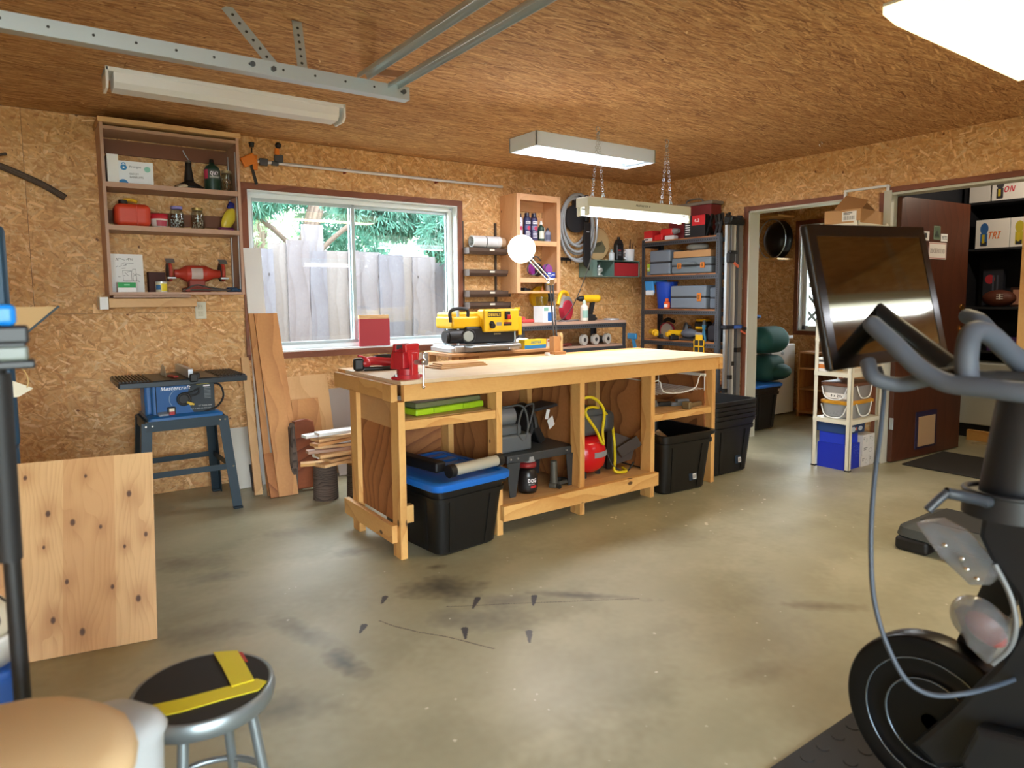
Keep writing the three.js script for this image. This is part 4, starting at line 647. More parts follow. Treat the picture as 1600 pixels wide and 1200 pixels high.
{
  const t = thing('bench_grinder', 'red double wheel bench grinder with cord on bottom shelf', 'grinder', [-4.39, s1 + 0.0005, 0.14]);
  mk('motor', [cy(0.055, 0.055, 0.12, [0, 0.12, 0], [0, 0, Math.PI / 2], 24), la([[0.055, 0], [0.03, 0.05], [0.028, 0.09]], [0.06, 0.12, 0], [0, 0, -Math.PI / 2]), la([[0.055, 0], [0.03, 0.04], [0.028, 0.07]], [-0.06, 0.12, 0], [0, 0, Math.PI / 2])], C(0xb3392a, 0.4), t);
  mk('base', [rb(0.16, 0.03, 0.13, 0.01, [0, 0.015, 0]), rb(0.1, 0.06, 0.07, 0.01, [0, 0.05, 0])], C(0x8e3a2e, 0.5), t);
  for (const s of [-1, 1]) { mk('wheel', cy(0.06, 0.06, 0.022, [s * 0.16, 0.13, 0], [0, 0, Math.PI / 2], 28), C(0x3c3f42, 0.8), t); mk('wheel_guard', to(0.066, 0.012, [s * 0.16, 0.13, 0], [0, Math.PI / 2, 0], Math.PI * 1.3, 22, 6), C(0xa53a2c, 0.4), t); mk('eye_shield', bx(0.05, 0.004, 0.05, [s * 0.16, 0.2, 0.05], [0.6, 0, 0]), M.steel, t); mk('tool_rest', rb(0.05, 0.012, 0.04, 0.003, [s * 0.16, 0.09, 0.075]), M.steel, t); }
  mk('nameplate', place(new THREE.CylinderGeometry(0.0556, 0.0556, 0.07, 16, 1, true, -0.7, 1.4), [0, 0.12, 0], [0, 0, Math.PI / 2]), C(0xb9aaa4, 0.4), t);
  mk('cord', tu([[-0.1, 0.01, 0.09], [-0.02, 0.045, 0.11], [0.05, 0.03, 0.115], [0.12, 0.02, 0.1], [0.2, 0.012, 0.11], [0.1, 0.012, 0.12], [0, 0.014, 0.12], [-0.06, 0.012, 0.115]], 0.0055, 40, 6), C(0x4a4440, 0.6), t);
}
one('work_glove', [rb(0.07, 0.03, 0.05, 0.012, [0, 0.015, 0]), rb(0.03, 0.02, 0.045, 0.009, [0.045, 0.01, 0]), rb(0.02, 0.018, 0.03, 0.008, [-0.01, 0.012, 0.033])], C(0x27435f, 0.8), 'crumpled dark blue glove at the right end of the bottom shelf', 'glove', [-4.185, s1 + 0.0005, 0.215]);
boxThing('carton', 'dark red parts carton behind the small yellow tin', 0.1, 0.13, 0.05, [-4.615, s1 + 0.0005, 0.06], 0.1, C(0x4c2a24, 0.7));
one('driftwood_branch', [tu([[-5.6, 2.13, 0.05], [-5.42, 2.09, 0.06], [-5.28, 2.035, 0.05], [-5.18, 1.985, 0.055], [-5.085, 1.925, 0.05]], 0.02, 20, 7), tu([[-5.45, 2.1, 0.05], [-5.4, 2.14, 0.07], [-5.36, 2.15, 0.08]], 0.009, 8, 6)], M.bark, 'grey driftwood branch fixed on the wall left of the shelf', 'branch');
{
  const t = thing('wall_outlet', 'ivory double wall outlet below the left wall shelf', 'outlet', [-4.345, 1.23, 0]);
  mk('plate', rb(0.07, 0.115, 0.008, 0.003, [0, 0, 0.004]), C(0xd6d2bc, 0.45), t);
  for (const s of [-1, 1]) { const r = mk('receptacle', rb(0.034, 0.034, 0.006, 0.003, [0, s * 0.023, 0.0075]), C(0xcbc7ae, 0.45), t); for (const x of [-0.006, 0.006]) mk('slot', bx(0.002, 0.009, 0.001, [x, s * 0.023 + 0.004, 0.0112]), M.dark, r); }
}
// ---------- pipe and bar clamps on the back wall ----------
{
  const t = thing('pipe_clamp', 'long silver bar clamp with orange head hung above the window', 'clamp', [0, 0, 0.03]);
  mk('bar', bar([-3.98, 2.262, 0.03], [-1.86, 2.262, 0.03], 0.012, 12), C(0xd5d7da, 0.35, 0.5), t);
  mk('head', [rb(0.1, 0.07, 0.035, 0.008, [-4.0, 2.262, 0.032], [0, 0, 0.5]), rb(0.035, 0.1, 0.03, 0.006, [-3.96, 2.25, 0.032])], M.orange, t);
  mk('jaw', [rb(0.06, 0.05, 0.035, 0.008, [-3.9, 2.26, 0.03]), rb(0.05, 0.03, 0.03, 0.006, [-3.82, 2.258, 0.03])], M.gunmetal, t);
  mk('handle', strut([-3.99, 2.25, 0.035], [-3.955, 2.1, 0.04], 0.018, 0.014), M.black, t);
  mk('screw_knob', [bar([-3.975, 2.28, 0.03], [-3.975, 2.35, 0.03], 0.004), cy(0.02, 0.015, 0.03, [-3.975, 2.37, 0.03])], M.black, t);
  for (const x of [-3.29, -2.5]) mk('wall_clip', [bx(0.008, 0.04, 0.05, [x, 2.262, 0.0])], C(0x8c3b2c, 0.5), t);
}
{
  const t = thing('bar_clamp', 'small dark clamp with orange grip above the long bar', 'clamp', [-3.8, 2.29, 0.085]);
  mk('bar', bar([0, -0.02, 0], [0, 0.08, 0], 0.005), M.steel, t); mk('jaw', rb(0.06, 0.05, 0.03, 0.006, [0, 0.0, -0.0]), M.gunmetal, t); mk('grip', rb(0.03, 0.05, 0.028, 0.008, [-0.01, 0.045, 0.0]), M.orange, t); mk('knob', sp(0.022, [0.0, 0.092, 0]), M.black, t);
}
// ---------- table saw ----------
{
  const t = thing('table_saw', 'blue table saw on a dark splayed steel stand', 'table saw', [-4.565, 0, 0.38]);
  const dk = C(0x22333d, 0.45, 0.3), cast = C(0x2c3238, 0.38, 0.6), blu = C(0x1d5f9c, 0.4);
  const L = [[-0.255, 0.235, -0.215, 0.19], [0.255, 0.265, 0.205, 0.2], [0.235, -0.235, 0.205, -0.19], [-0.235, -0.235, -0.205, -0.19]];
  for (const [x, z, xt, zt] of L) mk('leg', [strut([x, 0, z], [xt, 0.575, zt], 0.055, 0.006, [0, 0, 1]), strut([x + Math.sign(-x) * -0.025, 0, z - Math.sign(z) * 0.025], [xt + Math.sign(-x) * -0.027, 0.575, zt - Math.sign(z) * 0.025], 0.006, 0.05, [0, 0, 1]), bx(0.05, 0.012, 0.05, [x, 0.006, z])], dk, t);
  mk('stand_rail', [bx(0.44, 0.06, 0.005, [0, 0.555, 0.203]), bx(0.44, 0.06, 0.005, [0, 0.555, -0.195])], dk, t); mk('stand_rail', [bx(0.005, 0.06, 0.39, [-0.225, 0.555, 0]), bx(0.005, 0.06, 0.39, [0.22, 0.555, 0])], dk, t);
  mk('cross_brace', [strut([-0.235, 0.265, 0.218], [0.235, 0.265, 0.235], 0.035, 0.004, [0, 0, 1])], dk, t); mk('cross_brace', strut([-0.225, 0.265, -0.215], [0.225, 0.265, -0.215], 0.035, 0.004, [0, 0, 1]), dk, t);
  mk('cross_brace', strut([-0.235, 0.265, 0.21], [-0.225, 0.265, -0.21], 0.035, 0.004, [1, 0, 0]), dk, t); mk('cross_brace', strut([0.235, 0.265, 0.23], [0.225, 0.265, -0.21], 0.035, 0.004, [1, 0, 0]), dk, t);
  for (const p of [[-0.225, 0.56, 0.209], [-0.19, 0.56, 0.209], [0.185, 0.56, 0.209], [0.215, 0.56, 0.209], [-0.245, 0.265, 0.224], [0.245, 0.265, 0.24]]) mk('bolt', cy(0.006, 0.006, 0.006, p, [Math.PI / 2, 0, 0], 8), M.chrome, t);
  mk('base_flange', loft([ring(0.42, 0.4, 0.02, 0.585), ring(0.42, 0.4, 0.02, 0.60), ring(0.37, 0.36, 0.02, 0.612)]), blu, t);
  mk('cabinet', [rb(0.35, 0.2, 0.3, 0.012, [0.0, 0.7, -0.02]), rb(0.05, 0.2, 0.18, 0.02, [-0.185, 0.7, 0.0])], blu, t);
  mk('front_panel', [rb(0.33, 0.19, 0.02, 0.006, [0.01, 0.705, 0.135])], C(0x1c2f40, 0.45), t);
  mk('front_print', pl(0.325, 0.185, [0.01, 0.705, 0.1462]), print(512, 292, (g, w, h) => { const gr = '#1c5a98'; bg(g, '#232f38', w, h); g.fillStyle = gr; g.beginPath(); g.moveTo(0, 0); g.lineTo(300, 0); g.quadraticCurveTo(240, 160, 320, 292); g.lineTo(0, 292); g.fill(); write(g, 'Mastercraft', 34, 62, 'italic bold 46px sans-serif', '#f2f4f6'); g.fillStyle = '#caa'; write(g, '10" Table Saw', 360, 240, '20px sans-serif', '#d8d8d0'); write(g, 'Scie à table de 254 mm', 290, 266, '18px sans-serif', '#c0c4c4'); g.fillStyle = '#7a848a'; for (let k = 0; k < 8; k++) g.fillRect(420, 60 + k * 14, 60, 6); g.fillStyle = '#e3d04e'; g.fillRect(352, 14, 120, 10); g.fillStyle = '#eee'; g.fillRect(414, 34, 60, 14); g.strokeStyle = '#c9d2d8'; g.lineWidth = 3; g.beginPath(); g.arc(200, 150, 92, 2.4, 4.1); g.stroke(); }), t);
  mk('height_wheel', [to(0.034, 0.008, [-0.005, 0.7, 0.165], null, 6.283, 24), cy(0.03, 0.03, 0.012, [-0.005, 0.7, 0.16], [Math.PI / 2, 0, 0])], M.black, t); mk('wheel_knob', [rb(0.045, 0.014, 0.014, 0.005, [0.03, 0.672, 0.17], [0, 0, -0.4]), cy(0.009, 0.009, 0.02, [0.03, 0.67, 0.17], [Math.PI / 2, 0, 0])], C(0xd8b53a, 0.4), t);
  mk('tilt_slot', tu([[0.0, 0.735, 0.148], [0.05, 0.74, 0.148], [0.085, 0.76, 0.148], [0.08, 0.73, 0.148], [0.04, 0.715, 0.148]], 0.007, 22, 6), M.black, t);
  mk('switch', [rb(0.045, 0.055, 0.025, 0.005, [-0.075, 0.63, 0.152])], M.black, t); mk('switch_paddle', [rb(0.03, 0.022, 0.014, 0.004, [-0.075, 0.62, 0.168])], C(0xb5242c, 0.4), t); mk('switch_label', bx(0.028, 0.018, 0.002, [-0.075, 0.64, 0.166]), C(0xe8e0c8, 0.5), t);
  mk('tabletop', [rb(0.36, 0.035, 0.46, 0.006, [0.0, 0.8125, 0]), rb(0.17, 0.03, 0.46, 0.006, [-0.27, 0.8125, 0]), rb(0.17, 0.03, 0.46, 0.006, [0.27, 0.8125, 0])], cast, t);
  for (let k = 0; k < 9; k++) for (const s of [-1, 1]) mk('table_rib', bx(0.008, 0.006, 0.42, [s * (0.2 + k * 0.018), 0.8315, 0]), cast, t);
  mk('front_rail', rb(0.7, 0.03, 0.012, 0.003, [0, 0.81, 0.236]), C(0x2f353a, 0.4, 0.5), t);
  mk('rip_fence', [rb(0.03, 0.055, 0.44, 0.004, [0.03, 0.86, 0.0])], C(0xb7bdc2, 0.35, 0.7), t); mk('fence_lock', [rb(0.045, 0.05, 0.03, 0.008, [0.04, 0.835, 0.25]), rb(0.03, 0.03, 0.05, 0.008, [0.06, 0.85, 0.235])], M.black, t); mk('blade_insert', rb(0.03, 0.012, 0.1, 0.003, [-0.05, 0.838, 0.1], [0, 0.2, 0]), C(0xa02a2a, 0.5), t);
  mk('blade', ex(arc(0, 0, 0.11, 0.25, Math.PI - 0.25, 20), 0.003, [-0.08, 0.79, -0.05], [0, Math.PI / 2, 0]), M.steel, t);
  mk('dust_chute', [rb(0.06, 0.05, 0.1, 0.01, [-0.12, 0.61, 0.13], [0.3, 0, 0])], C(0x8a97a2, 0.5), t);
  mk('cord', tu([[0.16, 0.78, 0.1], [0.21, 0.77, 0.12], [0.23, 0.7, 0.13], [0.19, 0.64, 0.15], [0.1, 0.61, 0.16], [0.0, 0.595, 0.17]], 0.006, 30, 6), M.black, t);
}
// ---------- plywood sheet in front ----------
{
  const tex = (() => { const ks = []; for (const [u, v] of [[0.3, 0.92], [0.42, 0.72], [0.55, 0.66], [0.24, 0.45], [0.7, 0.62], [0.62, 0.9], [0.86, 0.78], [0.4, 0.55], [0.83, 0.5], [0.9, 0.22], [0.45, 0.18], [0.6, 0.1], [0.3, 0.12], [0.76, 0.3], [0.52, 0.36], [0.12, 0.7], [0.1, 0.3], [0.95, 0.55]]) ks.push([u, v, rr(0.009, 0.018)]);
    return pixels(768, 768, (u, v) => { let w = noise.noise(u * 5, v * 1.6, 31) * 0.09 + noise.noise(u * 11, v * 3.5, 33) * 0.03, kd = 0, halo = 0; for (const [a, b, r] of ks) { const dx = u - a, dy = (v - b) * 0.75, d = Math.hypot(dx, dy); w += Math.sign(dx) * Math.exp(-d * d / (r * r * 20)) * r * 1.8; kd = Math.max(kd, Math.min(1, Math.max(0, (r - d) / r * 2))); halo = Math.max(halo, Math.exp(-d * d / (r * r * 14)) * 0.6); }
      const q = (u + w) * 30, f = q - Math.floor(q), band = Math.floor(u * 3.6 + 0.2) % 2; const t = Math.pow(f, 3) * 0.2 + noise.noise(u * 260, v * 8, 3) * 0.12 + halo * 0.7 + noise.noise(u * 4, v * 3, 8) * 0.2; return mix(mix(band ? [216, 176, 122] : [204, 158, 104], [160, 108, 60], Math.max(0, Math.min(1, t))), [84, 52, 28], kd); }); })();
  const m = std({ map: tex, roughness: 0.5 }), w = 0.62, h = 0.725, g = flat(bx(w, h, 0.012)), uv = g.attributes.uv; 
  const t = thing('plywood_sheet', 'knotty pale plywood sheet leaning in the left foreground', 'plywood sheet', [-5.29, 0, 2.13], -0.2);
  const s = mk('sheet', place(g, [0, h / 2 * Math.cos(0.36), -h / 2 * Math.sin(0.36) + 0.006], [-0.36, 0, 0]), m, t);
}
// ---------- lumber leaning left of the window ----------
function lean(label, foot, top, w, th, m, cat = 'board', name = 'leaning_board', group) {
  const dir = V(...top).sub(V(...foot)).normalize(), up = V(0, 0, 1).sub(dir.clone().multiplyScalar(dir.z)).normalize();
  const f = [foot[0], foot[1] + th / 2 * Math.abs(up.y) + w / 2 * Math.abs(dir.x), foot[2]];
  return one(name, strut(f, top, w, th, up.toArray()), m, label, cat, null, 0, group);
}
lean('white faced panel leaning behind the cedar boards at the window', [-3.98, 0, 0.19], [-4.0, 1.66, 0.045], 0.12, 0.012, C(0xd9dcda, 0.7), 'board', 'foam_board');
lean('wide knotty fir board, frontmost of the leaning lumber', [-3.975, 0, 0.585], [-3.975, 1.2, 0.17], 0.128, 0.025, M.fir);
lean('fir board half hidden right behind the wide front board', [-3.89, 0, 0.47], [-3.925, 1.2, 0.128], 0.11, 0.025, M.fir);
lean('dark edged narrow board left of the wide front board', [-4.07, 0, 0.52], [-4.05, 1.2, 0.15], 0.04, 0.03, M.fir);
lean('short reddish board end in front of the leaning lumber', [-4.055, 0, 0.58], [-4.06, 0.28, 0.47], 0.07, 0.02, M.ply);
lean('pale pine lath at the left of the leaning lumber', [-4.13, 0, 0.45], [-4.105, 0.9, 0.14], 0.05, 0.022, M.pale);
lean('white sheet offcut against the wall behind the table saw', [-4.12, 0, 0.22], [-4.12, 0.4, 0.055], 0.17, 0.01, C(0xcfccc0, 0.7), 'sheet', 'sheet_offcut');
lean('small black tile leaning on the white sheet offcut', [-4.105, 0, 0.34], [-4.1, 0.17, 0.255], 0.07, 0.01, C(0x3a3a3a, 0.7), 'tile', 'tile_offcut');
lean('large pale plywood sheet leaning below the window', [-3.64, 0, 0.22], [-3.65, 0.735, 0.055], 0.31, 0.015, M.pale, 'sheet', 'sheet_offcut');
lean('small tan plywood sheet in front of the large pale sheet', [-3.69, 0, 0.28], [-3.69, 0.57, 0.12], 0.2, 0.012, M.fir, 'sheet', 'sheet_offcut');
lean('grey board sheet below the window beside the bench', [-3.35, 0, 0.16], [-3.35, 0.62, 0.05], 0.28, 0.012, C(0xa79f9a, 0.75), 'sheet', 'sheet_offcut');
lean('pale grey panel strip in front of the grey sheet', [-3.38, 0, 0.3], [-3.39, 0.34, 0.19], 0.26, 0.012, C(0xd0cdcb, 0.75), 'sheet', 'sheet_offcut');
{
  const t = thing('log_slab', 'upright reddish log slab with dark bark by the lumber', 'log', [-3.83, 0, 0.53]);
  const e = (k) => noise.noise(k * 1.7, 3, 1) * 0.02;
  mk('heartwood', ex([[-0.075, 0.02], [0.085, 0.02], [0.08 + e(1), 0.25], [0.07, 0.47], [0.02, 0.49], [-0.06, 0.48], [-0.08 + e(2), 0.25]], 0.07, [0, 0, 0], [-0.12, 0, 0], 0.01), std({ map: M.ply.map, color: 0xc9a8a4, roughness: 0.8 }), t); mk('bark', ex([[-0.1, 0], [-0.07, 0], [-0.055, 0.2], [-0.065, 0.47], [-0.09, 0.44], [-0.11, 0.2]], 0.1, [0, 0, -0.01], [-0.12, 0, 0], 0.012), M.bark, t);
  for (const [lab, x, z, h, r] of [['dark barked log stump under the scrap wood pile', -3.79, 0.78, 0.22, 0.075], ['second log stump under the scrap pile beside the bench', -3.6, 0.86, 0.22, 0.07]]) { const o = thing('log_stump', lab, 'log', [x, 0, z]); mk('bark', cy(r, r * 1.08, h, [0, h / 2, 0], null, 11), M.bark, o); mk('cut_face', cy(r * 0.92, r * 0.92, 0.004, [0, h + 0.001, 0], null, 20), M.ply, o); }
  const words = ['lowest', 'second', 'third', 'fourth', 'fifth', 'sixth', 'seventh', 'eighth', 'ninth', 'tenth', 'eleventh', 'topmost'], mats = [M.pine, M.pale, M.pale, M.white, M.pale, M.taupe, M.pale, M.white, M.fir, M.pale, M.white, M.white];
  for (let k = 0; k < 12; k++) { const l = 0.36 - (k % 4) * 0.035, w = 0.07 + (k * 37 % 5) * 0.012; one('scrap_board', wb(l, 0.019, w, [0, 0, 0], null, 1, 0.002), mats[k], `${['long', 'narrow', 'wide', 'pale'][k % 4]} wood offcut, ${words[k]} of the scrap pile beside the bench`, 'offcut', [-3.72 + ((k * 7) % 5 - 2) * 0.022 - (k > 8 ? 0.03 : 0), 0.237 + k * 0.0197, 0.84 + ((k * 5) % 7 - 3) * 0.017], ((k * 13) % 7 - 3) * 0.11, 'scrap wood pile'); }
}
{ const t = thing('red_board', 'red painted board with bare top strip on the window sill', 'board', [-3.06, 0.9245, -0.02], 0.02); mk('painted_face', wb(0.26, 0.215, 0.018, [0, 0.108, 0]), C(0xa8333c, 0.55), t); mk('bare_strip', wb(0.255, 0.03, 0.02, [-0.005, 0.231, 0]), M.pale, t); }
one('sill_bracket', [rb(0.05, 0.02, 0.05, 0.004, [0, 0.01, 0]), rb(0.012, 0.09, 0.04, 0.004, [-0.02, 0.06, 0])], M.dark, 'small dark latch part at the left end of the window sill', 'bracket', [-3.965, 0.9245, -0.03]);
// ---------- gutter shelves ----------
{
  for (const [x, w] of [[-2.243, 'left'], [-1.905, 'right']]) one('shelf_standard', rb(0.018, 0.78, 0.02, 0.003, [0, 0, 0]), C(0x4a4038, 0.6, 0.3), `dark vertical shelf standard at the ${w} of the gutter shelves`, 'shelf standard', [x, 1.56, 0.0105]);
  [[1.70, 'topmost, holding the white rolls'], [1.515, 'second from the top'], [1.335, 'third from the top'], [1.235, 'lowest, just above the yellow planer']].forEach(([y, w]) => {
    const t = thing('gutter_shelf', `brown gutter shelf strip, ${w}`, 'shelf', [-2.035, y, 0.022], 0, 'gutter shelves');
    const u = [[0, 0.03], [0.0, -0.01], [0.02, -0.03], [0.07, -0.03], [0.095, -0.005], [0.1, 0.022], [0.095, 0.022], [0.09, -0.002], [0.068, -0.025], [0.022, -0.025], [0.005, -0.008], [0.005, 0.03]];
    mk('trough', ex(u, 0.42, [0, 0, 0], [0, -Math.PI / 2, 0]), C(0x5b4a40, 0.5), t); for (const s of [-0.211, 0.211]) mk('end_cap', rb(0.006, 0.055, 0.1, 0.002, [s, -0.002, 0.05]), C(0x564840, 0.5), t); mk('label', bx(0.05, 0.016, 0.002, [0.02, 0.008, 0.101]), C(0xd8d3c4, 0.6), t);
  });
  const t = thing('pipe_roll', 'row of white plastic pipe pieces on the top gutter shelf', 'pipe', [-2.05, 1.729, 0.072]);
  for (const [x, l] of [[-0.08, 0.13], [0.05, 0.11], [0.125, 0.035]]) { const a = arc(0, 0, 0.05, 0, 6.2832, 24), b = arc(0, 0, 0.04, 0, 6.2832, 24); mk('pipe', ex(a, l, [x, 0.05, 0], [0, Math.PI / 2, 0], 0, [b]), C(0xd6d8da, 0.35), t); }
  mk('sleeve', ex(arc(0, 0, 0.044, 0, 6.2832, 20), 0.05, [0.165, 0.05, 0], [0, Math.PI / 2, 0], 0, [arc(0, 0, 0.034, 0, 6.2832, 20)]), C(0xb79a7a, 0.6), t);
}
// ---------- wooden wall cabinet ----------
const CB = { x0: -1.845, x1: -1.36, y0: 1.335, y1: 2.19, z: 0.25 };
{
  const t = thing('wall_cabinet', 'open pale pine wall cabinet with three shelves right of the window', 'cabinet'), w = CB.x1 - CB.x0, cx = (CB.x0 + CB.x1) / 2, cyy = (CB.y0 + CB.y1) / 2, h = CB.y1 - CB.y0;
  for (const x of [CB.x0 + 0.009, CB.x1 - 0.009]) mk('side', wb(0.018, h, 0.23, [x, cyy, 0.117]), M.cabinet, t);
  mk('top', wb(w - 0.036, 0.018, 0.23, [cx, CB.y1 - 0.02, 0.117]), M.cabinet, t); mk('bottom', wb(w - 0.036, 0.012, 0.23, [cx, CB.y0 + 0.008, 0.117]), M.cabinet, t);
  mk('face_frame', [wb(0.038, h, 0.018, [CB.x0 + 0.019, cyy, 0.242], null, 1, 0.002), wb(0.038, h, 0.018, [CB.x1 - 0.019, cyy, 0.242], null, 1, 0.002), wb(w - 0.076, 0.055, 0.018, [cx, CB.y1 - 0.028, 0.242], null, 1, 0.002), wb(w - 0.076, 0.02, 0.018, [cx, CB.y0 + 0.01, 0.242])], M.cabinet, t);
  for (const y of [1.772, 1.448]) { mk('shelf', wb(w - 0.037, 0.016, 0.22, [cx, y + 0.014, 0.117]), M.cabinet, t); mk('shelf_edge', wb(w - 0.078, 0.042, 0.016, [cx, y, 0.24], null, 1, 0.002), M.cabinet, t); }
  mk('hanging_rail', [wb(w - 0.037, 0.09, 0.018, [cx, 1.98, 0.012]), wb(w - 0.037, 0.09, 0.018, [cx, 2.12, 0.012])], M.cabinet, t);
}
const spray = (label, x, y, z, r, h, col, capCol, draw) => { const t = thing('spray_can', label, 'spray can', [x, y, z]); mk('can', la([[0, 0], [r, 0.001], [r, h * 0.8], [r * 0.8, h * 0.86], [0, h * 0.86]]), col, t); mk('label', place(new THREE.CylinderGeometry(r * 1.01, r * 1.01, h * 0.7, 18, 1, true, -1.3, 2.6), [0, h * 0.42, 0]), draw, t); mk('cap', cy(r * 0.62, r * 0.72, h * 0.16, [0, h * 0.92, 0], null, 16), capCol, t); };
const canPrint = (c1, c2, s) => print(96, 192, (g, w, h) => { bg(g, c1, w, h); g.fillStyle = c2; g.fillRect(0, 60, w, 40); g.fillStyle = '#e8e8ee'; g.fillRect(14, 18, 66, 26); g.fillStyle = '#c43a5c'; g.beginPath(); g.arc(48, 84, 20, 0, 7); g.fill(); g.fillStyle = '#e9e9ef'; for (let k = 0; k < 5; k++) g.fillRect(14, 116 + k * 13, 40 + (k * 17) % 28, 6); write(g, s, 18, 38, 'bold 18px sans-serif', '#2a2f55'); });
spray('white spray can at the left of the cabinet top shelf', -1.728, 1.7945, 0.13, 0.028, 0.24, C(0xd8d8e2, 0.35), C(0x2a2838, 0.4), canPrint('#d9d9e4', '#b9bccd', 'GP'));
spray('dark navy spray can in the middle of the three cans', -1.645, 1.7945, 0.13, 0.033, 0.25, C(0x2f3358, 0.35), C(0x2c2a3c, 0.4), canPrint('#343963', '#5b6190', 'PRO'));
spray('navy and pink spray can beside the green glue bottle', -1.567, 1.7945, 0.13, 0.033, 0.252, C(0x3a2f50, 0.35), C(0x2c2a3c, 0.4), canPrint('#3b3a66', '#8a88a8', 'PRO'));
function bottle(name, label, pos, r, h, col, capCol, cat = 'bottle', lab) {
  const t = thing(name, label, cat, pos); mk('body', la([[0, 0], [r * 0.94, 0.001], [r, 0.006], [r, h * 0.62], [r * 0.85, h * 0.72], [r * 0.4, h * 0.78], [r * 0.4, h * 0.84], [0, h * 0.84]]), col, t); mk('cap', la([[r * 0.45, h * 0.82], [r * 0.45, h * 0.9], [r * 0.2, h], [0, h]]), capCol, t); if (lab) mk('label', place(new THREE.CylinderGeometry(r * 1.01, r * 1.01, h * 0.35, 16, 1, true, -1.2, 2.4), [0, h * 0.33, 0]), lab, t); return t;
}
bottle('glue_bottle', 'dark glue bottle with slanted white nozzle in the cabinet', [-1.487, 1.7945, 0.13], 0.03, 0.19, C(0x29483c, 0.4), M.white, 'bottle', C(0xd9dccb, 0.5));
bottle('ink_bottle', 'short grey bottle with dark cap in the cabinet', [-1.42, 1.7945, 0.14], 0.03, 0.13, C(0x8e93a6, 0.4), C(0x33353f, 0.4), 'bottle', C(0x5a6078, 0.5));
bottle('glue_bottle', 'small cream bottle with pink label at the cabinet right end', [-1.402, 1.7945, 0.065], 0.024, 0.14, C(0xe2d6c8, 0.4), C(0xe8dfd2, 0.4), 'bottle', C(0xc97a6c, 0.5));
{
  const t = thing('respirator_mask', 'black half mask respirator with two purple filters in cabinet', 'respirator', [-1.53, 1.4725, 0.13]);
  mk('facepiece', [place(sp(0.055, [0, 0, 0], [1, 1.1, 0.8], 18), [0, 0.075, 0]), cy(0.025, 0.03, 0.03, [0, 0.065, 0.05], [Math.PI / 2, 0, 0])], M.black, t);
  for (const s of [-1, 1]) { const f = mk('filter', cy(0.05, 0.05, 0.022, [s * 0.085, 0.075, 0.03], [Math.PI / 2, 0, s * 0.5], 24), C(0x8a2f86, 0.5), t); mk('filter_rim', to(0.05, 0.005, [s * 0.085, 0.075, 0.042], [0, s * 0.4, 0]), C(0x55585e, 0.5), f); }
  mk('strap', [tu([[-0.09, 0.1, 0], [-0.07, 0.17, 0.01], [-0.02, 0.19, 0.02], [0.02, 0.15, 0.03]], 0.006, 20, 6), tu([[-0.03, 0.12, 0.02], [-0.06, 0.165, 0.02], [-0.1, 0.15, 0.02], [-0.11, 0.11, 0.02]], 0.006, 20, 6)], C(0x3a3a3c, 0.7), t);
}
boxThing('carton', 'blue and white small box in front of the respirator', 0.095, 0.05, 0.05, [-1.455, 1.4725, 0.21], 0.05, C(0x31459c, 0.5), print(128, 64, (g, w, h) => { bg(g, '#3149a6', w, h); g.fillStyle = '#dfe4f2'; g.fillRect(6, 6, 52, 14); g.fillRect(72, 24, 48, 10); write(g, 'FILTER', 8, 48, 'bold 22px sans-serif', '#dfe4f2'); }));
one('coffee_cup', [la([[0, 0], [0.03, 0.001], [0.034, 0.08], [0.031, 0.08], [0.027, 0.004], [0, 0.003]])], C(0xb0aca6, 0.4), 'grey cup on the cabinet floor at the right', 'cup', [-1.415, 1.3495, 0.14]);
one('golf_tee', [cy(0.012, 0.016, 0.02, [0, 0.01, 0]), cy(0.003, 0.01, 0.03, [0, 0.035, 0])], C(0xd98a55, 0.5), 'small orange nozzle on the cabinet floor', 'nozzle', [-1.5, 1.3495, 0.16]);
one('spare_clamp', [rb(0.12, 0.03, 0.05, 0.008, [0, 0.015, 0]), rb(0.03, 0.035, 0.08, 0.008, [-0.04, 0.0175, 0.02])], M.dark, 'dark metal tool lying on the cabinet floor at the left', 'tool', [-1.68, 1.3495, 0.13], 0.2);
// ---------- hose, machete, disc, green box ----------
{
  const t = thing('garden_hose', 'coiled pale grey hose hanging on the wall beside the cabinet', 'hose', [-1.02, 2.0, 0.06]);
  for (let k = 0; k < 6; k++) { const R = 0.19 + k * 0.018, a = [-0.02, 0.015, -0.01, 0.02, 0, 0.01][k]; mk('coil', place(new THREE.TorusGeometry(R, 0.0125, 8, 36), [a, -(R - 0.2) * 0.9 + (k % 2) * 0.02, (k % 3) * 0.02], [0, 0.05, 0], [0.86, 1.12, 1]), C(0xa9adb0, 0.45), t); }
  mk('hanger', [cy(0.13, 0.13, 0.03, [0.02, 0.04, -0.02], [Math.PI / 2, 0, 0], 28), rb(0.05, 0.12, 0.09, 0.01, [0.02, 0.2, 0])], C(0x2d2f33, 0.5), t);
}
{
  const t = thing('machete_sheath', 'black machete in a long sheath hanging over the hose coil', 'machete', [-0.955, 1.55, 0.15]);
  mk('sheath', ex([[-0.035, 0.05], [0.03, 0], [0.045, 0.12], [0.04, 0.45], [-0.04, 0.45]], 0.018, null, null, 0.003), C(0x1a1b1d, 0.5), t); mk('handle', rb(0.05, 0.2, 0.03, 0.012, [0, 0.55, 0]), C(0x111214, 0.5), t); mk('loop', to(0.03, 0.006, [0, 0.67, 0], null, 6.28, 16, 6), M.black, t); mk('badge', bx(0.035, 0.008, 0.002, [0.005, 0.36, 0.0102]), C(0xc9ccd0, 0.5), t);
}
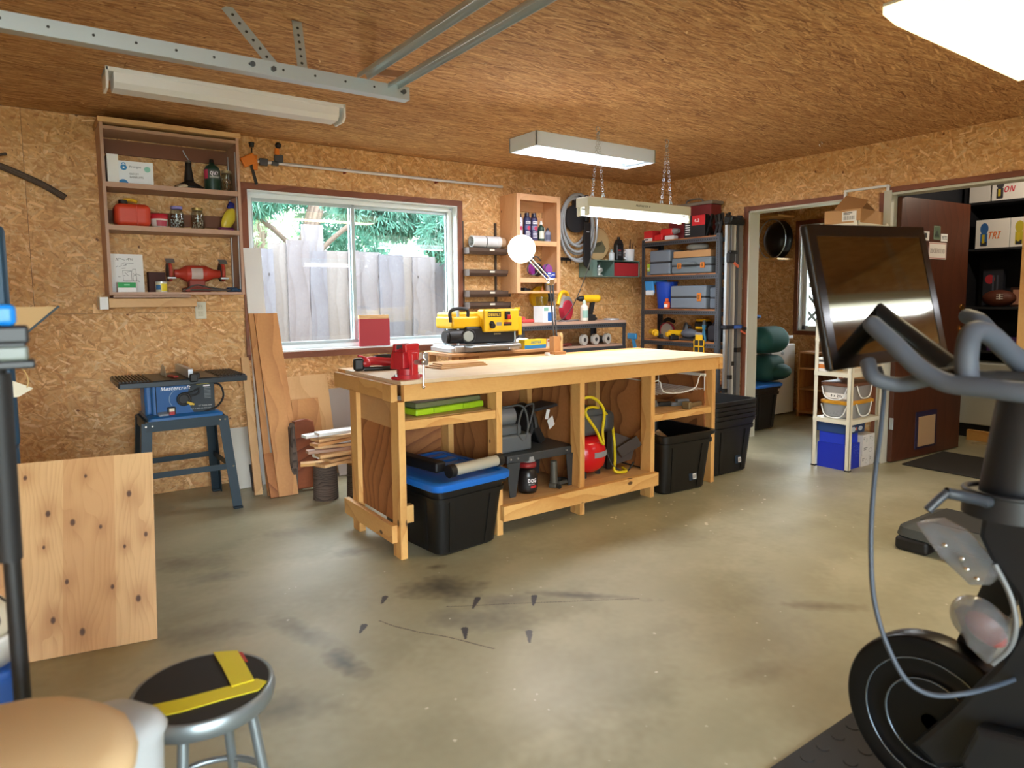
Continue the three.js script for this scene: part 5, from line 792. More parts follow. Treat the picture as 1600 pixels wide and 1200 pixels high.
{
  const t = thing('wood_slice_plaque', 'round wood slice plaque with dark picture beside the hose', 'plaque', [-0.71, 1.815, 0.012]);
  mk('slice', cy(0.155, 0.155, 0.022, [0, 0, 0.012], [Math.PI / 2, 0, 0], 36), C(0xc8a878, 0.6), t); mk('bark_rim', to(0.155, 0.009, [0, 0, 0.012], null, 6.283, 36), C(0x8a6a48, 0.8), t);
  mk('picture', place(new THREE.CircleGeometry(0.135, 32), [0, 0, 0.0242]), print(128, 128, (g, w, h) => { bg(g, '#c9ad7e', w, h); g.fillStyle = '#6c6a52'; g.beginPath(); g.moveTo(14, 88); g.lineTo(40, 58); g.lineTo(62, 74); g.lineTo(88, 46); g.lineTo(116, 84); g.lineTo(104, 104); g.lineTo(26, 106); g.fill(); g.fillStyle = '#494b3c'; g.beginPath(); g.ellipse(66, 66, 24, 9, -0.3, 0, 7); g.fill(); }), t);
}
one('magnetic_rail', [rb(0.42, 0.028, 0.02, 0.004, [0, 0, 0.01]), ...Array.from({ length: 7 }, (_, k) => bar([-0.17 + k * 0.055, -0.014, 0.012], [-0.17 + k * 0.055, -0.04, 0.014], 0.004, 6))], M.black, 'black hook rail on the wall under the hose coil', 'hook rail', [-1.14, 1.66, 0]);
{
  const t = thing('metal_wall_box', 'grey green metal wall box with red drawer', 'wall box', [-0.61, 1.49, 0.001]); const gm = C(0x6f8a80, 0.5, 0.2);
  mk('shell', [bx(0.63, 0.008, 0.2, [0, 0.004, 0.1]), bx(0.63, 0.008, 0.2, [0, 0.156, 0.1]), bx(0.008, 0.144, 0.2, [-0.311, 0.08, 0.1]), bx(0.008, 0.144, 0.2, [0.311, 0.08, 0.1]), bx(0.006, 0.144, 0.19, [-0.03, 0.08, 0.097]), bx(0.63, 0.144, 0.004, [0, 0.08, 0.004]), bx(0.05, 0.144, 0.004, [-0.285, 0.08, 0.198])], gm, t);
  mk('drawer', [bx(0.325, 0.125, 0.16, [0.14, 0.074, 0.112])], C(0xa3272c, 0.45), t);
  const j = thing('glass_lamp', 'small clear glass oil lamp inside the metal wall box', 'lamp', [-0.78, 1.4985, 0.13]); mk('bowl', la([[0, 0], [0.035, 0.002], [0.04, 0.01], [0.015, 0.022], [0.04, 0.05], [0.035, 0.075], [0.012, 0.085], [0, 0.085]]), C(0xb6bab4, 0.15, 0.3), j); mk('burner', cy(0.014, 0.018, 0.025, [0, 0.096, 0]), M.steel, j);
}
{
  const t = thing('oil_bottle', 'black motor oil bottle on the metal wall box', 'oil bottle', [-0.49, 1.6505, 0.1]);
  mk('body', [rb(0.1, 0.17, 0.06, 0.02, [0, 0.085, 0]), ex([[-0.048, 0], [0.048, 0], [0.02, 0.05], [-0.02, 0.05]], 0.055, [0, 0.16, 0], null, 0.01)], C(0x1b1c1f, 0.35), t); mk('cap', cy(0.016, 0.016, 0.03, [0, 0.22, 0]), M.black, t); mk('label', pl(0.06, 0.08, [-0.012, 0.08, 0.0308]), print(64, 96, (g, w, h) => { bg(g, '#2a2328', w, h); g.fillStyle = '#a8383c'; g.fillRect(8, 14, 40, 12); g.fillStyle = '#8d9096'; for (let k = 0; k < 4; k++) g.fillRect(8, 40 + k * 12, 44, 5); }), t);
  const m = thing('mug', 'white mug holding dark sticks on the metal wall box', 'mug', [-0.34, 1.6505, 0.1]); mk('cup', la([[0, 0], [0.05, 0.001], [0.052, 0.12], [0.048, 0.12], [0.045, 0.006], [0, 0.005]]), C(0xe6e8ee, 0.3), m); mk('handle', to(0.032, 0.007, [-0.06, 0.06, 0], null, 6.28, 18, 8), C(0xe6e8ee, 0.3), m); for (const [x, h, a] of [[-0.015, 0.2, 0.05], [0.012, 0.22, -0.03], [0.02, 0.19, 0.08]]) mk('stick', bar([x, 0.01, 0], [x + a * 0.3, h, 0.01], 0.004, 6), C(0x4a2c24, 0.6), m);
  bottle('medicine_bottle', 'small white bottle left of the black oil bottle', [-0.585, 1.6505, 0.1], 0.028, 0.11, C(0xd9e2e6, 0.35), C(0x9fc0c8, 0.4));
}
// ---------- planer stand, planer ----------
{
  const t = thing('planer_stand', 'wooden stand carrying the yellow thickness planer behind the bench', 'stand');
  mk('top', wb(1.0, 0.022, 0.42, [-2.40, 0.893, 0.71], null, 1, 0.003), M.fir, t);
  for (const [x, z] of [[-2.86, 0.87], [-1.94, 0.87], [-2.86, 0.54], [-1.94, 0.54]]) mk('leg', wb(0.06, 0.88, 0.05, [x, 0.441, z]), M.fir, t);
  mk('front_panel', wb(0.16, 0.16, 0.02, [-2.74, 0.8, 0.89]), M.ply, t); mk('rail', wb(0.86, 0.06, 0.02, [-2.40, 0.85, 0.875]), M.fir, t);
  const pp = thing('shiplap_boards', 'striped white panelling piece standing beside the planer stand', 'panel', [-3.03, 0, 0.6]); for (let k = 0; k < 5; k++) mk('strip', rb(0.042, 0.9, 0.02, 0.004, [k * 0.045 - 0.09, 0.45, 0]), k % 2 ? C(0xd9d2c2, 0.6) : C(0xb9bcc0, 0.6), pp);
}
{
  const t = thing('thickness_planer', 'yellow and black thickness planer on the wooden stand', 'planer', [-2.56, 0.9045, 0.68], -0.02);
  const yel = C(0xf0bc12, 0.38);
  mk('base', [rb(0.62, 0.035, 0.32, 0.006, [0.02, 0.0175, 0]), rb(0.1, 0.05, 0.34, 0.01, [-0.22, 0.025, 0]), rb(0.1, 0.05, 0.34, 0.01, [0.25, 0.025, 0])], M.alu, t);
  mk('infeed_table', rb(0.42, 0.02, 0.14, 0.006, [0.02, 0.045, 0.22]), M.alu, t);
  mk('lower_body', [rb(0.44, 0.13, 0.28, 0.02, [0.06, 0.12, 0])], M.black, t);
  mk('column', [bar([-0.2, 0.03, 0.1], [-0.2, 0.3, 0.1], 0.011), bar([-0.2, 0.03, -0.1], [-0.2, 0.3, -0.1], 0.011), bar([0.3, 0.03, 0.1], [0.3, 0.3, 0.1], 0.011)], M.steel, t);
  mk('motor', [cy(0.05, 0.05, 0.14, [-0.22, 0.115, 0.1], [0, 0, Math.PI / 2]), cy(0.043, 0.043, 0.03, [-0.3, 0.115, 0.1], [0, 0, Math.PI / 2])], M.black, t);
  mk('depth_dial', [cy(0.045, 0.045, 0.03, [-0.15, 0.118, 0.15], [Math.PI / 2, 0, 0.5], 24)], C(0x85847a, 0.4, 0.5), t); mk('dial_rim', to(0.045, 0.008, [-0.15, 0.118, 0.166], [0, -0.5, 0]), M.black, t);
  mk('head_cover', [rb(0.4, 0.09, 0.26, 0.02, [-0.06, 0.215, -0.01]), rb(0.3, 0.05, 0.2, 0.02, [-0.1, 0.265, -0.04])], yel, t);
  mk('front_cover', [rb(0.32, 0.17, 0.1, 0.018, [0.14, 0.225, 0.12])], yel, t);
  mk('front_print', pl(0.3, 0.145, [0.14, 0.225, 0.1712]), print(384, 186, (g, w, h) => { bg(g, '#f0bc12', w, h); g.fillStyle = '#1c1a10'; g.fillRect(30, 10, 150, 48); write(g, 'DEWALT', 36, 50, 'bold 40px sans-serif', '#f0c63a', 138); g.fillStyle = '#15150f'; g.beginPath(); g.arc(74, 124, 30, 0, 7); g.fill(); g.fillStyle = '#8c8a80'; g.fillRect(126, 108, 60, 34); g.fillStyle = '#201c12'; g.fillRect(210, 110, 90, 34); g.fillStyle = '#d2462c'; g.fillRect(214, 114, 82, 8); }), t);
  mk('switch', [rb(0.045, 0.06, 0.02, 0.006, [0.185, 0.262, 0.176])], M.black, t); mk('switch_paddle', rb(0.032, 0.035, 0.016, 0.005, [0.188, 0.25, 0.19]), C(0xc0281e, 0.4), t); mk('knob', cy(0.02, 0.022, 0.02, [0.05, 0.188, 0.18], [Math.PI / 2, 0, 0], 16), M.black, t);
  mk('carry_handle', [tu([[-0.26, 0.22, 0.1], [-0.26, 0.3, 0.1], [-0.12, 0.305, 0.1], [-0.12, 0.23, 0.1]], 0.013, 24, 8)], M.black, t);
  mk('crank', [bar([0.3, 0.14, 0.14], [0.3, 0.3, 0.14], 0.008), cy(0.02, 0.02, 0.02, [0.3, 0.31, 0.14]), rb(0.028, 0.14, 0.02, 0.004, [0.315, 0.18, 0.15])], yel, t); mk('side_wheel', to(0.06, 0.008, [0.345, 0.14, 0.05], [0, Math.PI / 2, 0]), M.gunmetal, t);
  mk('logo', pl(0.12, 0.02, [0.12, 0.125, 0.1412]), print(128, 24, (g, w, h) => { bg(g, '#161616', w, h); write(g, 'DW735', 26, 19, 'bold 20px sans-serif', '#c9b98a'); }), t);
}
{
  const t = thing('paper_roll', 'end of a white paper roll on the stand beside the planer', 'roll', [-2.12, 0.905, 0.64]);
  mk('roll', ex(arc(0, 0, 0.036, 0, 6.2832, 24), 0.16, [0, 0.036, 0], [0, 0.5, 0], 0, [arc(0, 0, 0.018, 0, 6.2832, 16)]), C(0xe2e0dc, 0.7), t);
  boxThing('carton', 'yellow and blue long box on the stand by the lamp', 0.22, 0.07, 0.07, [-2.13, 0.9045, 0.84], 0.05, C(0xe3c52a, 0.5), print(256, 80, (g, w, h) => { bg(g, '#e8cf2e', w, h); g.fillStyle = '#2b7fb8'; g.fillRect(0, 46, w, 34); write(g, 'SWIFFER', 70, 34, 'italic bold 30px sans-serif', '#2d6a9c'); }));
}
// ---------- steel table along the back wall ----------
{
  const t = thing('steel_table', 'low slotted steel table with wood top along the back wall', 'table');
  mk('top_board', wb(1.2, 0.025, 0.46, [-1.36, 1.07, 0.25]), M.taupe, t); mk('lower_board', wb(1.2, 0.02, 0.44, [-1.36, 0.85, 0.25]), M.taupe, t);
  for (const [x, z] of [[-1.95, 0.47], [-0.775, 0.47], [-1.95, 0.03], [-0.775, 0.03]]) mk('leg', [bx(0.04, 1.06, 0.004, [x, 0.53, z]), bx(0.004, 1.06, 0.04, [x + (x < -1 ? -0.02 : 0.02), 0.53, z - 0.02 * Math.sign(z - 0.2)])], M.gunmetal, t);
  const f = mk('front_beam', [bx(1.2, 0.04, 0.005, [-1.36, 1.04, 0.483]), bx(1.2, 0.036, 0.005, [-1.36, 0.828, 0.478])], M.gunmetal, t), hs = []; for (let k = 0; k < 46; k++) hs.push(bx(0.012, 0.01, 0.001, [-1.93 + k * 0.0255, 1.04, 0.4862])); const hm = mk('slot', hs, M.black, f); hm.userData.kind = 'stuff';
}
const TT = 1.083;
{
  boxThing('bucket', 'small white tub with blue label on the steel table', 0.13, 0.14, 0.12, [-1.64, TT, 0.36], 0.1, C(0xdfe3e6, 0.4), print(96, 104, (g, w, h) => { bg(g, '#dfe5e8', w, h); g.fillStyle = '#2a63a8'; g.fillRect(40, 40, 50, 56); g.fillStyle = '#7fb09a'; g.fillRect(6, 8, 40, 22); }), 'tub');
  one('plastic_tube', [la([[0, 0], [0.05, 0.001], [0.056, 0.22], [0.052, 0.22], [0.047, 0.005], [0, 0.004]])], M.jar, 'tall clear plastic container on the steel table', 'container', [-1.535, TT, 0.2]);
  const s = thing('circular_saw', 'circular saw with red disc guard on the steel table', 'circular saw', [-1.37, TT, 0.34], 0.4);
  mk('guard', [cy(0.105, 0.105, 0.035, [0, 0.12, 0], [Math.PI / 2, 0, 0], 30)], C(0xb9bec4, 0.3, 0.6), s); mk('blade_disc', cy(0.088, 0.088, 0.05, [-0.02, 0.1, 0.01], [Math.PI / 2, 0, 0], 30), C(0xa91f36, 0.4), s); mk('handle', tu([[-0.12, 0.15, -0.02], [-0.06, 0.25, -0.02], [0.05, 0.25, -0.02], [0.1, 0.15, -0.02]], 0.018, 24, 8), M.yellow, s); mk('shoe', rb(0.26, 0.012, 0.13, 0.003, [0, 0.006, 0]), M.steel, s);
  bottle('spray_bottle', 'cream spray bottle with teal label on the steel table', [-1.225, TT, 0.42], 0.036, 0.19, C(0xd9d5c6, 0.4), C(0xb9d0c4, 0.4), 'bottle', C(0x8db3a6, 0.5));
  const d = thing('cordless_drill', 'yellow and black cordless drill standing on the steel table', 'drill', [-1.09, TT, 0.36], -0.2);
  mk('body', [cy(0.032, 0.036, 0.15, [-0.01, 0.2, 0], [0, 0, Math.PI / 2]), sp(0.037, [0.065, 0.2, 0])], M.yellow, d); mk('chuck', la([[0.026, 0], [0.024, 0.03], [0.014, 0.055], [0, 0.055]], [-0.085, 0.2, 0], [0, 0, Math.PI / 2]), M.black, d); mk('grip', strut([0.02, 0.18, 0], [-0.01, 0.05, 0], 0.036, 0.032), M.black, d); mk('battery', rb(0.1, 0.055, 0.07, 0.01, [-0.015, 0.0275, 0]), M.black, d);
  [['sanding disc pack', -0.94, 0x3b3d40, 0.02], ['round metal lid', -0.85, 0xb4b6ba, 0.014]].forEach(([n, x, c, h]) => one(n.replace(/ /g, '_'), cy(0.07, 0.07, h, [0, h / 2, 0], null, 26), C(c, 0.4, 0.4), `${n} lying at the right end of the steel table`, 'disc', [x, TT, x < -0.9 ? 0.18 : 0.38]));
  one('red_clamp', [rb(0.14, 0.03, 0.05, 0.01, [0, 0.015, 0]), rb(0.04, 0.05, 0.04, 0.01, [-0.05, 0.03, 0])], C(0xc24a44, 0.4), 'red and grey hand tool at the left end of the steel table', 'hand tool', [-1.84, TT, 0.38], 0.1);
  const h = thing('hanging_pack', 'yellow and black blister pack hung below the cabinet', 'package', [-1.33, 1.26, 0.011]); mk('card', rb(0.13, 0.2, 0.012, 0.003, [0.02, 0.1, 0.006]), C(0x23242a, 0.5), h); mk('insert', rb(0.055, 0.16, 0.016, 0.004, [-0.03, 0.1, 0.01]), M.yellow, h);
  one('saw_guard', [cy(0.1, 0.1, 0.03, [0, 0, 0], [Math.PI / 2, 0, 0], 30)], M.yellow, 'round yellow blade guard hung on the wall over the steel table', 'blade guard', [-1.44, 1.30, 0.03]);
  for (const [x, w] of [[-1.2, 'left'], [-1.06, 'middle'], [-0.91, 'right']]) { const c = thing('caster_wheel', `white caster wheel, the ${w} of three under the steel table`, 'caster', [x, 0.8605, 0.36], 0.2, 'casters under the steel table'); mk('wheel', cy(0.05, 0.05, 0.03, [0, 0.05, 0.02], [Math.PI / 2, 0, 0], 24), C(0xd3d4cf, 0.4), c); mk('hub', cy(0.018, 0.018, 0.036, [0, 0.05, 0.02], [Math.PI / 2, 0, 0], 14), M.gunmetal, c); mk('fork', [rb(0.04, 0.04, 0.02, 0.004, [0, 0.06, -0.005])], M.steel, c); }
  one('parts_bag', [place(sp(0.06, [0, 0, 0], [1.5, 0.6, 0.8]), [0, 0.036, 0])], C(0x5d646a, 0.4), 'dark grey bag on the lower board of the steel table', 'bag', [-0.84, 0.8605, 0.2]);
  boxThing('carton', 'orange and white small box on the lower board behind the lamp', 0.13, 0.08, 0.08, [-1.66, 0.8605, 0.38], 0.1, C(0xe0892a, 0.5), print(96, 60, (g, w, h) => { bg(g, '#e0892a', w, h); g.fillStyle = '#f0e6da'; g.fillRect(46, 0, 50, 60); g.fillStyle = '#c8442a'; g.fillRect(56, 10, 30, 8); }));
  one('trowel_set', [rb(0.3, 0.012, 0.04, 0.004, [0, 0.006, 0]), rb(0.26, 0.012, 0.035, 0.004, [0.02, 0.019, 0.03], [0, 0.3, 0]), rb(0.1, 0.02, 0.03, 0.006, [-0.1, 0.023, -0.03], [0, -0.4, 0])], C(0x8c3f36, 0.5), 'bundle of red handled hand tools on the lower steel table board', 'hand tools', [-1.45, 0.8605, 0.36], 0.25);
}
// ---------- steel rack on the right wall ----------
{
  const t = thing('steel_rack', 'grey slotted steel rack with wooden shelves in the corner', 'rack', [0, 0, 0]);
  const x0 = -0.30, x1 = -0.03, z0 = 0.235, z1 = 1.165;
  for (const [x, z] of [[x0, z0], [x0, z1], [x1, z0], [x1, z1]]) {
    const p = mk('post', [bx(0.004, 1.85, 0.038, [x, 0.925, z + (z < 0.5 ? 0.019 : -0.019)]), bx(0.038, 1.85, 0.004, [x + (x < -0.2 ? 0.019 : -0.019), 0.925, z])], M.gunmetal, t);
    const hs = []; for (let k = 0; k < 50; k++) hs.push(bx(0.001, 0.014, 0.008, [x - 0.0024, 0.9 + k * 0.019, z + (z < 0.5 ? 0.02 : -0.02)])); const h = mk('slot', hs, M.black, p); h.userData.kind = 'stuff';
  }
  for (const y of [1.835, 1.505, 1.178, 0.88, 0.5, 0.15]) {
    mk('shelf_board', wb(x1 - x0 - 0.01, 0.018, z1 - z0 - 0.01, [(x0 + x1) / 2, y - 0.009, (z0 + z1) / 2]), M.ply, t);
    const f = mk('beam', [bx(0.004, 0.04, z1 - z0, [x0 - 0.003, y - 0.032, (z0 + z1) / 2]), bx(x1 - x0, 0.04, 0.004, [(x0 + x1) / 2, y - 0.04, z1 + 0.003]), bx(x1 - x0, 0.04, 0.004, [(x0 + x1) / 2, y - 0.04, z0 - 0.003])], M.gunmetal, t);
    const hs = []; for (let k = 0; k < 36; k++) hs.push(bx(0.001, 0.01, 0.012, [x0 - 0.0055, y - 0.032, z0 + 0.03 + k * 0.0248])); const h = mk('slot', hs, M.black, f); h.userData.kind = 'stuff';
  }
}
const R1 = 1.8355, R2 = 1.5055, R3 = 1.1785, R4 = 0.8805;
function caseBox(label, pos, l, h, d, col, latches, handle, turn = 0) {   // l along z, faces -x
  const t = thing('tool_case', label, 'tool case', pos, turn);
  mk('shell', [rb(d, h * 0.48, l, 0.018, [0, h * 0.25, 0]), rb(d, h * 0.48, l, 0.018, [0, h * 0.75, 0])], col, t);
  mk('seam', bx(d - 0.01, h * 0.06, l - 0.01, [0, h * 0.5, 0]), M.dark, t);
  for (const z of latches) { const g = mk('latch', [rb(0.012, h * 0.34, 0.045, 0.004, [-d / 2 - 0.004, h * 0.5, z])], M.orange, t); mk('latch_pad', rb(0.006, h * 0.2, 0.024, 0.002, [-d / 2 - 0.011, h * 0.5, z]), C(0x8a5a2a, 0.5), g); }
  if (handle) mk('handle', tu([[-d / 2, h * 0.62, -0.07], [-d / 2 - 0.03, h * 0.62, -0.06], [-d / 2 - 0.03, h * 0.62, 0.06], [-d / 2, h * 0.62, 0.07]], 0.011, 20, 8), col, t);
}
const tg = C(0x75808c, 0.45);
caseBox('tall rounded grey tool case on the rack second shelf', [-0.165, R2, 0.44], 0.26, 0.24, 0.22, tg, []);
caseBox('wide grey tool case with two orange latches on the rack', [-0.165, R2, 0.83], 0.46, 0.15, 0.24, C(0x6c7880, 0.45), [-0.13, 0.14], true);
caseBox('big chamfered grey tool case on the rack third shelf', [-0.165, R3, 0.79], 0.42, 0.22, 0.22, tg, [0.14], false);
caseBox('narrow grey case at the right end of the rack third shelf', [-0.15, R3, 1.06], 0.08, 0.2, 0.2, C(0x5f6a76, 0.45), []);
boxThing('carton', 'flat brown cardboard box lying on the latched grey case', 0.22, 0.06, 0.42, [-0.165, R2 + 0.1515, 0.83], 0.03, M.card);
boxThing('carton', 'lime and grey small carton at the left of the rack', 0.045, 0.07, 0.1, [-0.2, R2 + 0.0425, 0.282], -1.57, C(0x9dbb3c, 0.5), print(96, 64, (g, w, h) => { bg(g, '#b8d23c', w, h); g.fillStyle = '#e8efd0'; g.fillRect(8, 34, 50, 20); }));
boxThing('tool_box', 'flat grey box under the lime carton on the rack', 0.05, 0.04, 0.1, [-0.2, R2, 0.285], -1.57, C(0x6b7681, 0.5));
one('rag_pile', [place(sp(0.08, [0, 0, 0], [1, 0.5, 1.5]), [0, 0.038, 0])], C(0x9a9e9a, 0.9), 'grey rag heaped on top of the flat cardboard box', 'rag', [-0.15, R2 + 0.213, 0.8]);
{
  const t = thing('bucket', 'blue plastic bucket draped with light blue cloth on the rack', 'bucket', [-0.175, R3, 0.45]); mk('pail', la([[0, 0], [0.085, 0.001], [0.105, 0.25], [0.11, 0.25], [0.11, 0.26], [0.1, 0.26], [0.08, 0.005], [0, 0.004]]), C(0x1b48b8, 0.38), t);
  const c = thing('cleaning_cloth', 'light blue cloth hanging over the blue bucket rim', 'cloth', [-0.2, R3 + 0.14, 0.36]); mk('cloth', [place(sp(0.09, [0, 0, 0], [0.8, 0.45, 1.1]), [0.0, 0.13, 0.0]), rb(0.03, 0.13, 0.11, 0.014, [-0.075, 0.07, -0.04], [0, 0, 0.15])], C(0x3b8ed0, 0.8), c); mk('hem', rb(0.03, 0.05, 0.1, 0.012, [-0.085, 0.015, -0.03]), C(0xdfe6ea, 0.8), c);
  const s = thing('spray_bottle', 'orange and white small bottle in front of the blue bucket', 'bottle', [-0.282, R3, 0.55]); mk('body', rb(0.035, 0.07, 0.06, 0.012, [0, 0.035, 0]), C(0xe25a2a, 0.4), s); mk('cap', rb(0.025, 0.03, 0.03, 0.008, [0, 0.085, 0]), C(0xe86a34, 0.4), s); mk('label', bx(0.002, 0.03, 0.045, [-0.0182, 0.03, 0]), M.white, s);
}
// top of the rack
{
  const t = thing('metal_tool_box', 'worn red steel toolbox at the back of the rack top', 'tool box', [-0.11, R1, 0.72]); mk('box', rb(0.15, 0.30, 0.5, 0.008, [0, 0.15, 0]), C(0x7c2a2c, 0.5, 0.2), t); mk('lid', rb(0.165, 0.03, 0.54, 0.006, [0, 0.315, 0]), C(0x8d8478, 0.5, 0.3), t); mk('handle', tu([[0, 0.33, -0.1], [0, 0.36, -0.09], [0, 0.36, 0.09], [0, 0.33, 0.1]], 0.008, 20, 6), M.steel, t);
  const b = thing('tool_set_box', 'black and red boxed tool set on the rack top', 'box', [-0.245, R1, 0.86]); mk('carton', bx(0.05, 0.2, 0.24, [0, 0.1, 0]), M.black, b); mk('print', pl(0.235, 0.195, [-0.0262, 0.1, 0], [0, -Math.PI / 2, 0]), print(192, 160, (g, w, h) => { bg(g, '#17171a', w, h); g.fillStyle = '#cf2028'; g.fillRect(70, 0, 122, 74); g.fillStyle = '#eee'; for (let k = 0; k < 8; k++) g.fillRect(8, 14 + k * 17, 44, 7); write(g, '4.2', 92, 50, 'bold 34px sans-serif', '#f2f2f2'); }), b);
  const d = thing('impact_driver', 'red cordless tool lying on the rack top behind the shop light', 'power tool', [-0.245, R1, 0.52], 0.05); mk('body', [rb(0.07, 0.07, 0.15, 0.02, [0, 0.075, 0]), rb(0.08, 0.06, 0.1, 0.012, [0.0, 0.03, -0.09])], C(0xd02a2a, 0.4), d); mk('nose', cy(0.02, 0.03, 0.06, [0, 0.08, 0.1], [Math.PI / 2, 0, 0]), C(0x9a9da0, 0.4, 0.4), d); mk('battery', rb(0.075, 0.04, 0.11, 0.01, [0, 0.02, 0.04]), C(0xdedede, 0.4), d);
  boxThing('carton', 'red and white carton at the left of the rack top', 0.11, 0.1, 0.12, [-0.24, R1, 0.315], -1.57, C(0xcc2b30, 0.5), print(96, 80, (g, w, h) => { bg(g, '#d22c30', w, h); g.fillStyle = '#e8e4e0'; g.fillRect(0, 56, w, 24); g.fillStyle = '#2a2a2a'; g.fillRect(10, 62, 40, 10); }));
  const w = [0.94, 1.0, 1.06, 1.11]; w.forEach((z, i) => { const o = thing('spring_clamp', `black plastic clamp, ${['first', 'second', 'third', 'last'][i]} from the tool set box on the rack`, 'clamp', [-0.21 + (i % 2) * 0.04, R1, z + 0.04], 0.2 * i, 'black clamps on the rack top'); mk('arm', strut([-0.04, 0.0, 0], [0.03, 0.2, 0.01], 0.03, 0.022), M.black, o); mk('arm', strut([0.05, 0.0, 0], [-0.02, 0.19, -0.01], 0.03, 0.022), M.black, o); mk('pivot', cy(0.02, 0.02, 0.04, [0.005, 0.11, 0], [Math.PI / 2, 0, 0]), M.dark, o); });
  one('pipe_fitting', [cy(0.02, 0.025, 0.05, [0, 0.025, 0]), tu([[0, 0.05, 0], [0.0, 0.09, 0.01], [0, 0.1, 0.04]], 0.01, 12, 7)], M.dark, 'small dark pipe fitting at the left rack corner', 'fitting', [-0.25, R1, 0.28]);
}
// fourth shelf tools
{
  const mkDrill = (lab, z, turn, col) => { const d = thing('cordless_drill', lab, 'drill', [-0.19, R4, z], turn); mk('body', [cy(0.03, 0.034, 0.14, [0, 0.06, 0], [Math.PI / 2, 0, 0]), rb(0.05, 0.05, 0.07, 0.015, [0, 0.05, -0.07])], col, d); mk('chuck', la([[0.024, 0], [0.022, 0.03], [0.01, 0.055], [0, 0.055]], [0, 0.06, 0.07], [Math.PI / 2, 0, 0]), M.black, d); mk('grip', strut([0, 0.05, -0.04], [-0.08, 0.025, -0.06], 0.032, 0.035), M.black, d); mk('battery', rb(0.06, 0.045, 0.08, 0.01, [-0.07, 0.0235, -0.06]), M.black, d); };
  mkDrill('yellow drill at the left end of the rack lowest visible shelf', 0.295, 2.6, M.yellow); mkDrill('yellow drill lying in front of the red saw on the rack', 0.585, 1.2, M.yellow);
  const s = thing('circular_saw', 'dark red circular saw on the rack lowest visible shelf', 'circular saw', [-0.15, R4, 0.44]); mk('guard', cy(0.08, 0.08, 0.04, [0, 0.082, 0], [0, 0, Math.PI / 2], 26), C(0x8c2030, 0.4), s); mk('blade', cy(0.075, 0.075, 0.01, [-0.028, 0.077, 0.02], [0, 0, Math.PI / 2], 26), M.steel, s); mk('handle', tu([[0, 0.13, -0.08], [0.02, 0.19, -0.02], [0.02, 0.17, 0.07]], 0.018, 18, 8), M.black, s);
  const r = thing('rotary_sander', 'grey and black sander in the middle of the rack shelf', 'sander', [-0.2, R4, 0.76]); mk('body', [place(sp(0.05, [0, 0, 0], [1, 0.9, 1.9]), [0, 0.065, 0])], C(0x5a5f68, 0.5), r); mk('pad', rb(0.1, 0.02, 0.17, 0.008, [0, 0.01, 0]), M.dark, r); mk('port', cy(0.018, 0.022, 0.09, [0, 0.06, 0.11], [Math.PI / 2, 0, 0]), C(0x8c8f96, 0.5), r);
  const j = thing('jig_saw', 'yellow and black tool behind the grey sander on the rack', 'power tool', [-0.1, R4, 0.84]); mk('body', [rb(0.08, 0.08, 0.16, 0.02, [0, 0.14, 0]), rb(0.06, 0.12, 0.06, 0.015, [0, 0.06, 0.04])], M.black, j); mk('cover', [rb(0.082, 0.028, 0.12, 0.012, [0, 0.19, 0]), rb(0.084, 0.03, 0.13, 0.01, [0, 0.12, 0])], M.yellow, j);
  const k = thing('blue_pliers', 'pair of blue handled pliers standing on the rack shelf', 'pliers', [-0.2, R4, 0.93], 0.2); mk('handle', [strut([0, 0, 0.02], [0.0, 0.15, -0.01], 0.02, 0.015), strut([0, 0, -0.02], [0.0, 0.15, 0.01], 0.02, 0.015)], C(0x3f7f9c, 0.5), k); mk('jaw', rb(0.015, 0.05, 0.03, 0.005, [0, 0.17, 0]), M.gunmetal, k);
  const p = thing('tool_pouch', 'dark tool pouch at the right end of the rack shelf', 'pouch', [-0.16, R4, 1.06]); mk('bag', [rb(0.16, 0.15, 0.14, 0.03, [0, 0.075, 0])], C(0x26252c, 0.8), p); mk('strap', tu([[-0.02, 0.15, -0.05], [-0.02, 0.2, 0], [-0.02, 0.15, 0.05]], 0.008, 14, 6), C(0x26252c, 0.8), p);
  const y = thing('bit_set_pack', 'yellow framed bit set hanging at the rack shelf edge', 'bit set', [-0.312, 0.775, 0.965]); mk('frame', [bx(0.01, 0.012, 0.12, [0, 0.006, 0]), bx(0.01, 0.01, 0.12, [0, 0.065, 0]), bx(0.01, 0.12, 0.008, [0, 0.065, -0.056]), bx(0.01, 0.12, 0.008, [0, 0.065, 0.056]), bx(0.01, 0.12, 0.008, [0, 0.065, 0]), rb(0.012, 0.05, 0.08, 0.004, [0, 0.145, 0])], M.yellow, y); mk('backing', bx(0.004, 0.12, 0.115, [0.004, 0.065, 0]), M.dark, y);
  one('clear_cup', la([[0, 0], [0.032, 0.001], [0.04, 0.1], [0.037, 0.1], [0.03, 0.004], [0, 0.004]]), C(0xb8bcc0, 0.2), 'pale plastic cup behind the left drill on the rack', 'cup', [-0.07, R4, 0.33]);
  const h = thing('extension_cord', 'coiled grey cord heaped between saw and sander on the rack', 'cord', [-0.1, R4, 0.64]); mk('coil', [to(0.07, 0.009, [0, 0.08, 0], [0, 0.6, 0]), to(0.06, 0.009, [0.01, 0.075, 0.02], [0, 0.3, 0]), to(0.075, 0.009, [-0.01, 0.085, -0.01], [0.2, 0.9, 0])], C(0x6b6e72, 0.6), h);
}
one('dust_brush', [strut([0, 0.0, 0], [0, 0.16, -0.05], 0.03, 0.02, [1, 0, 0]), rb(0.03, 0.06, 0.12, 0.01, [0, 0.18, -0.06])], C(0x3d8fc4, 0.5), 'light blue brush tucked at the left foot of the rack', 'brush', [-0.33, 0.72, 0.2]);
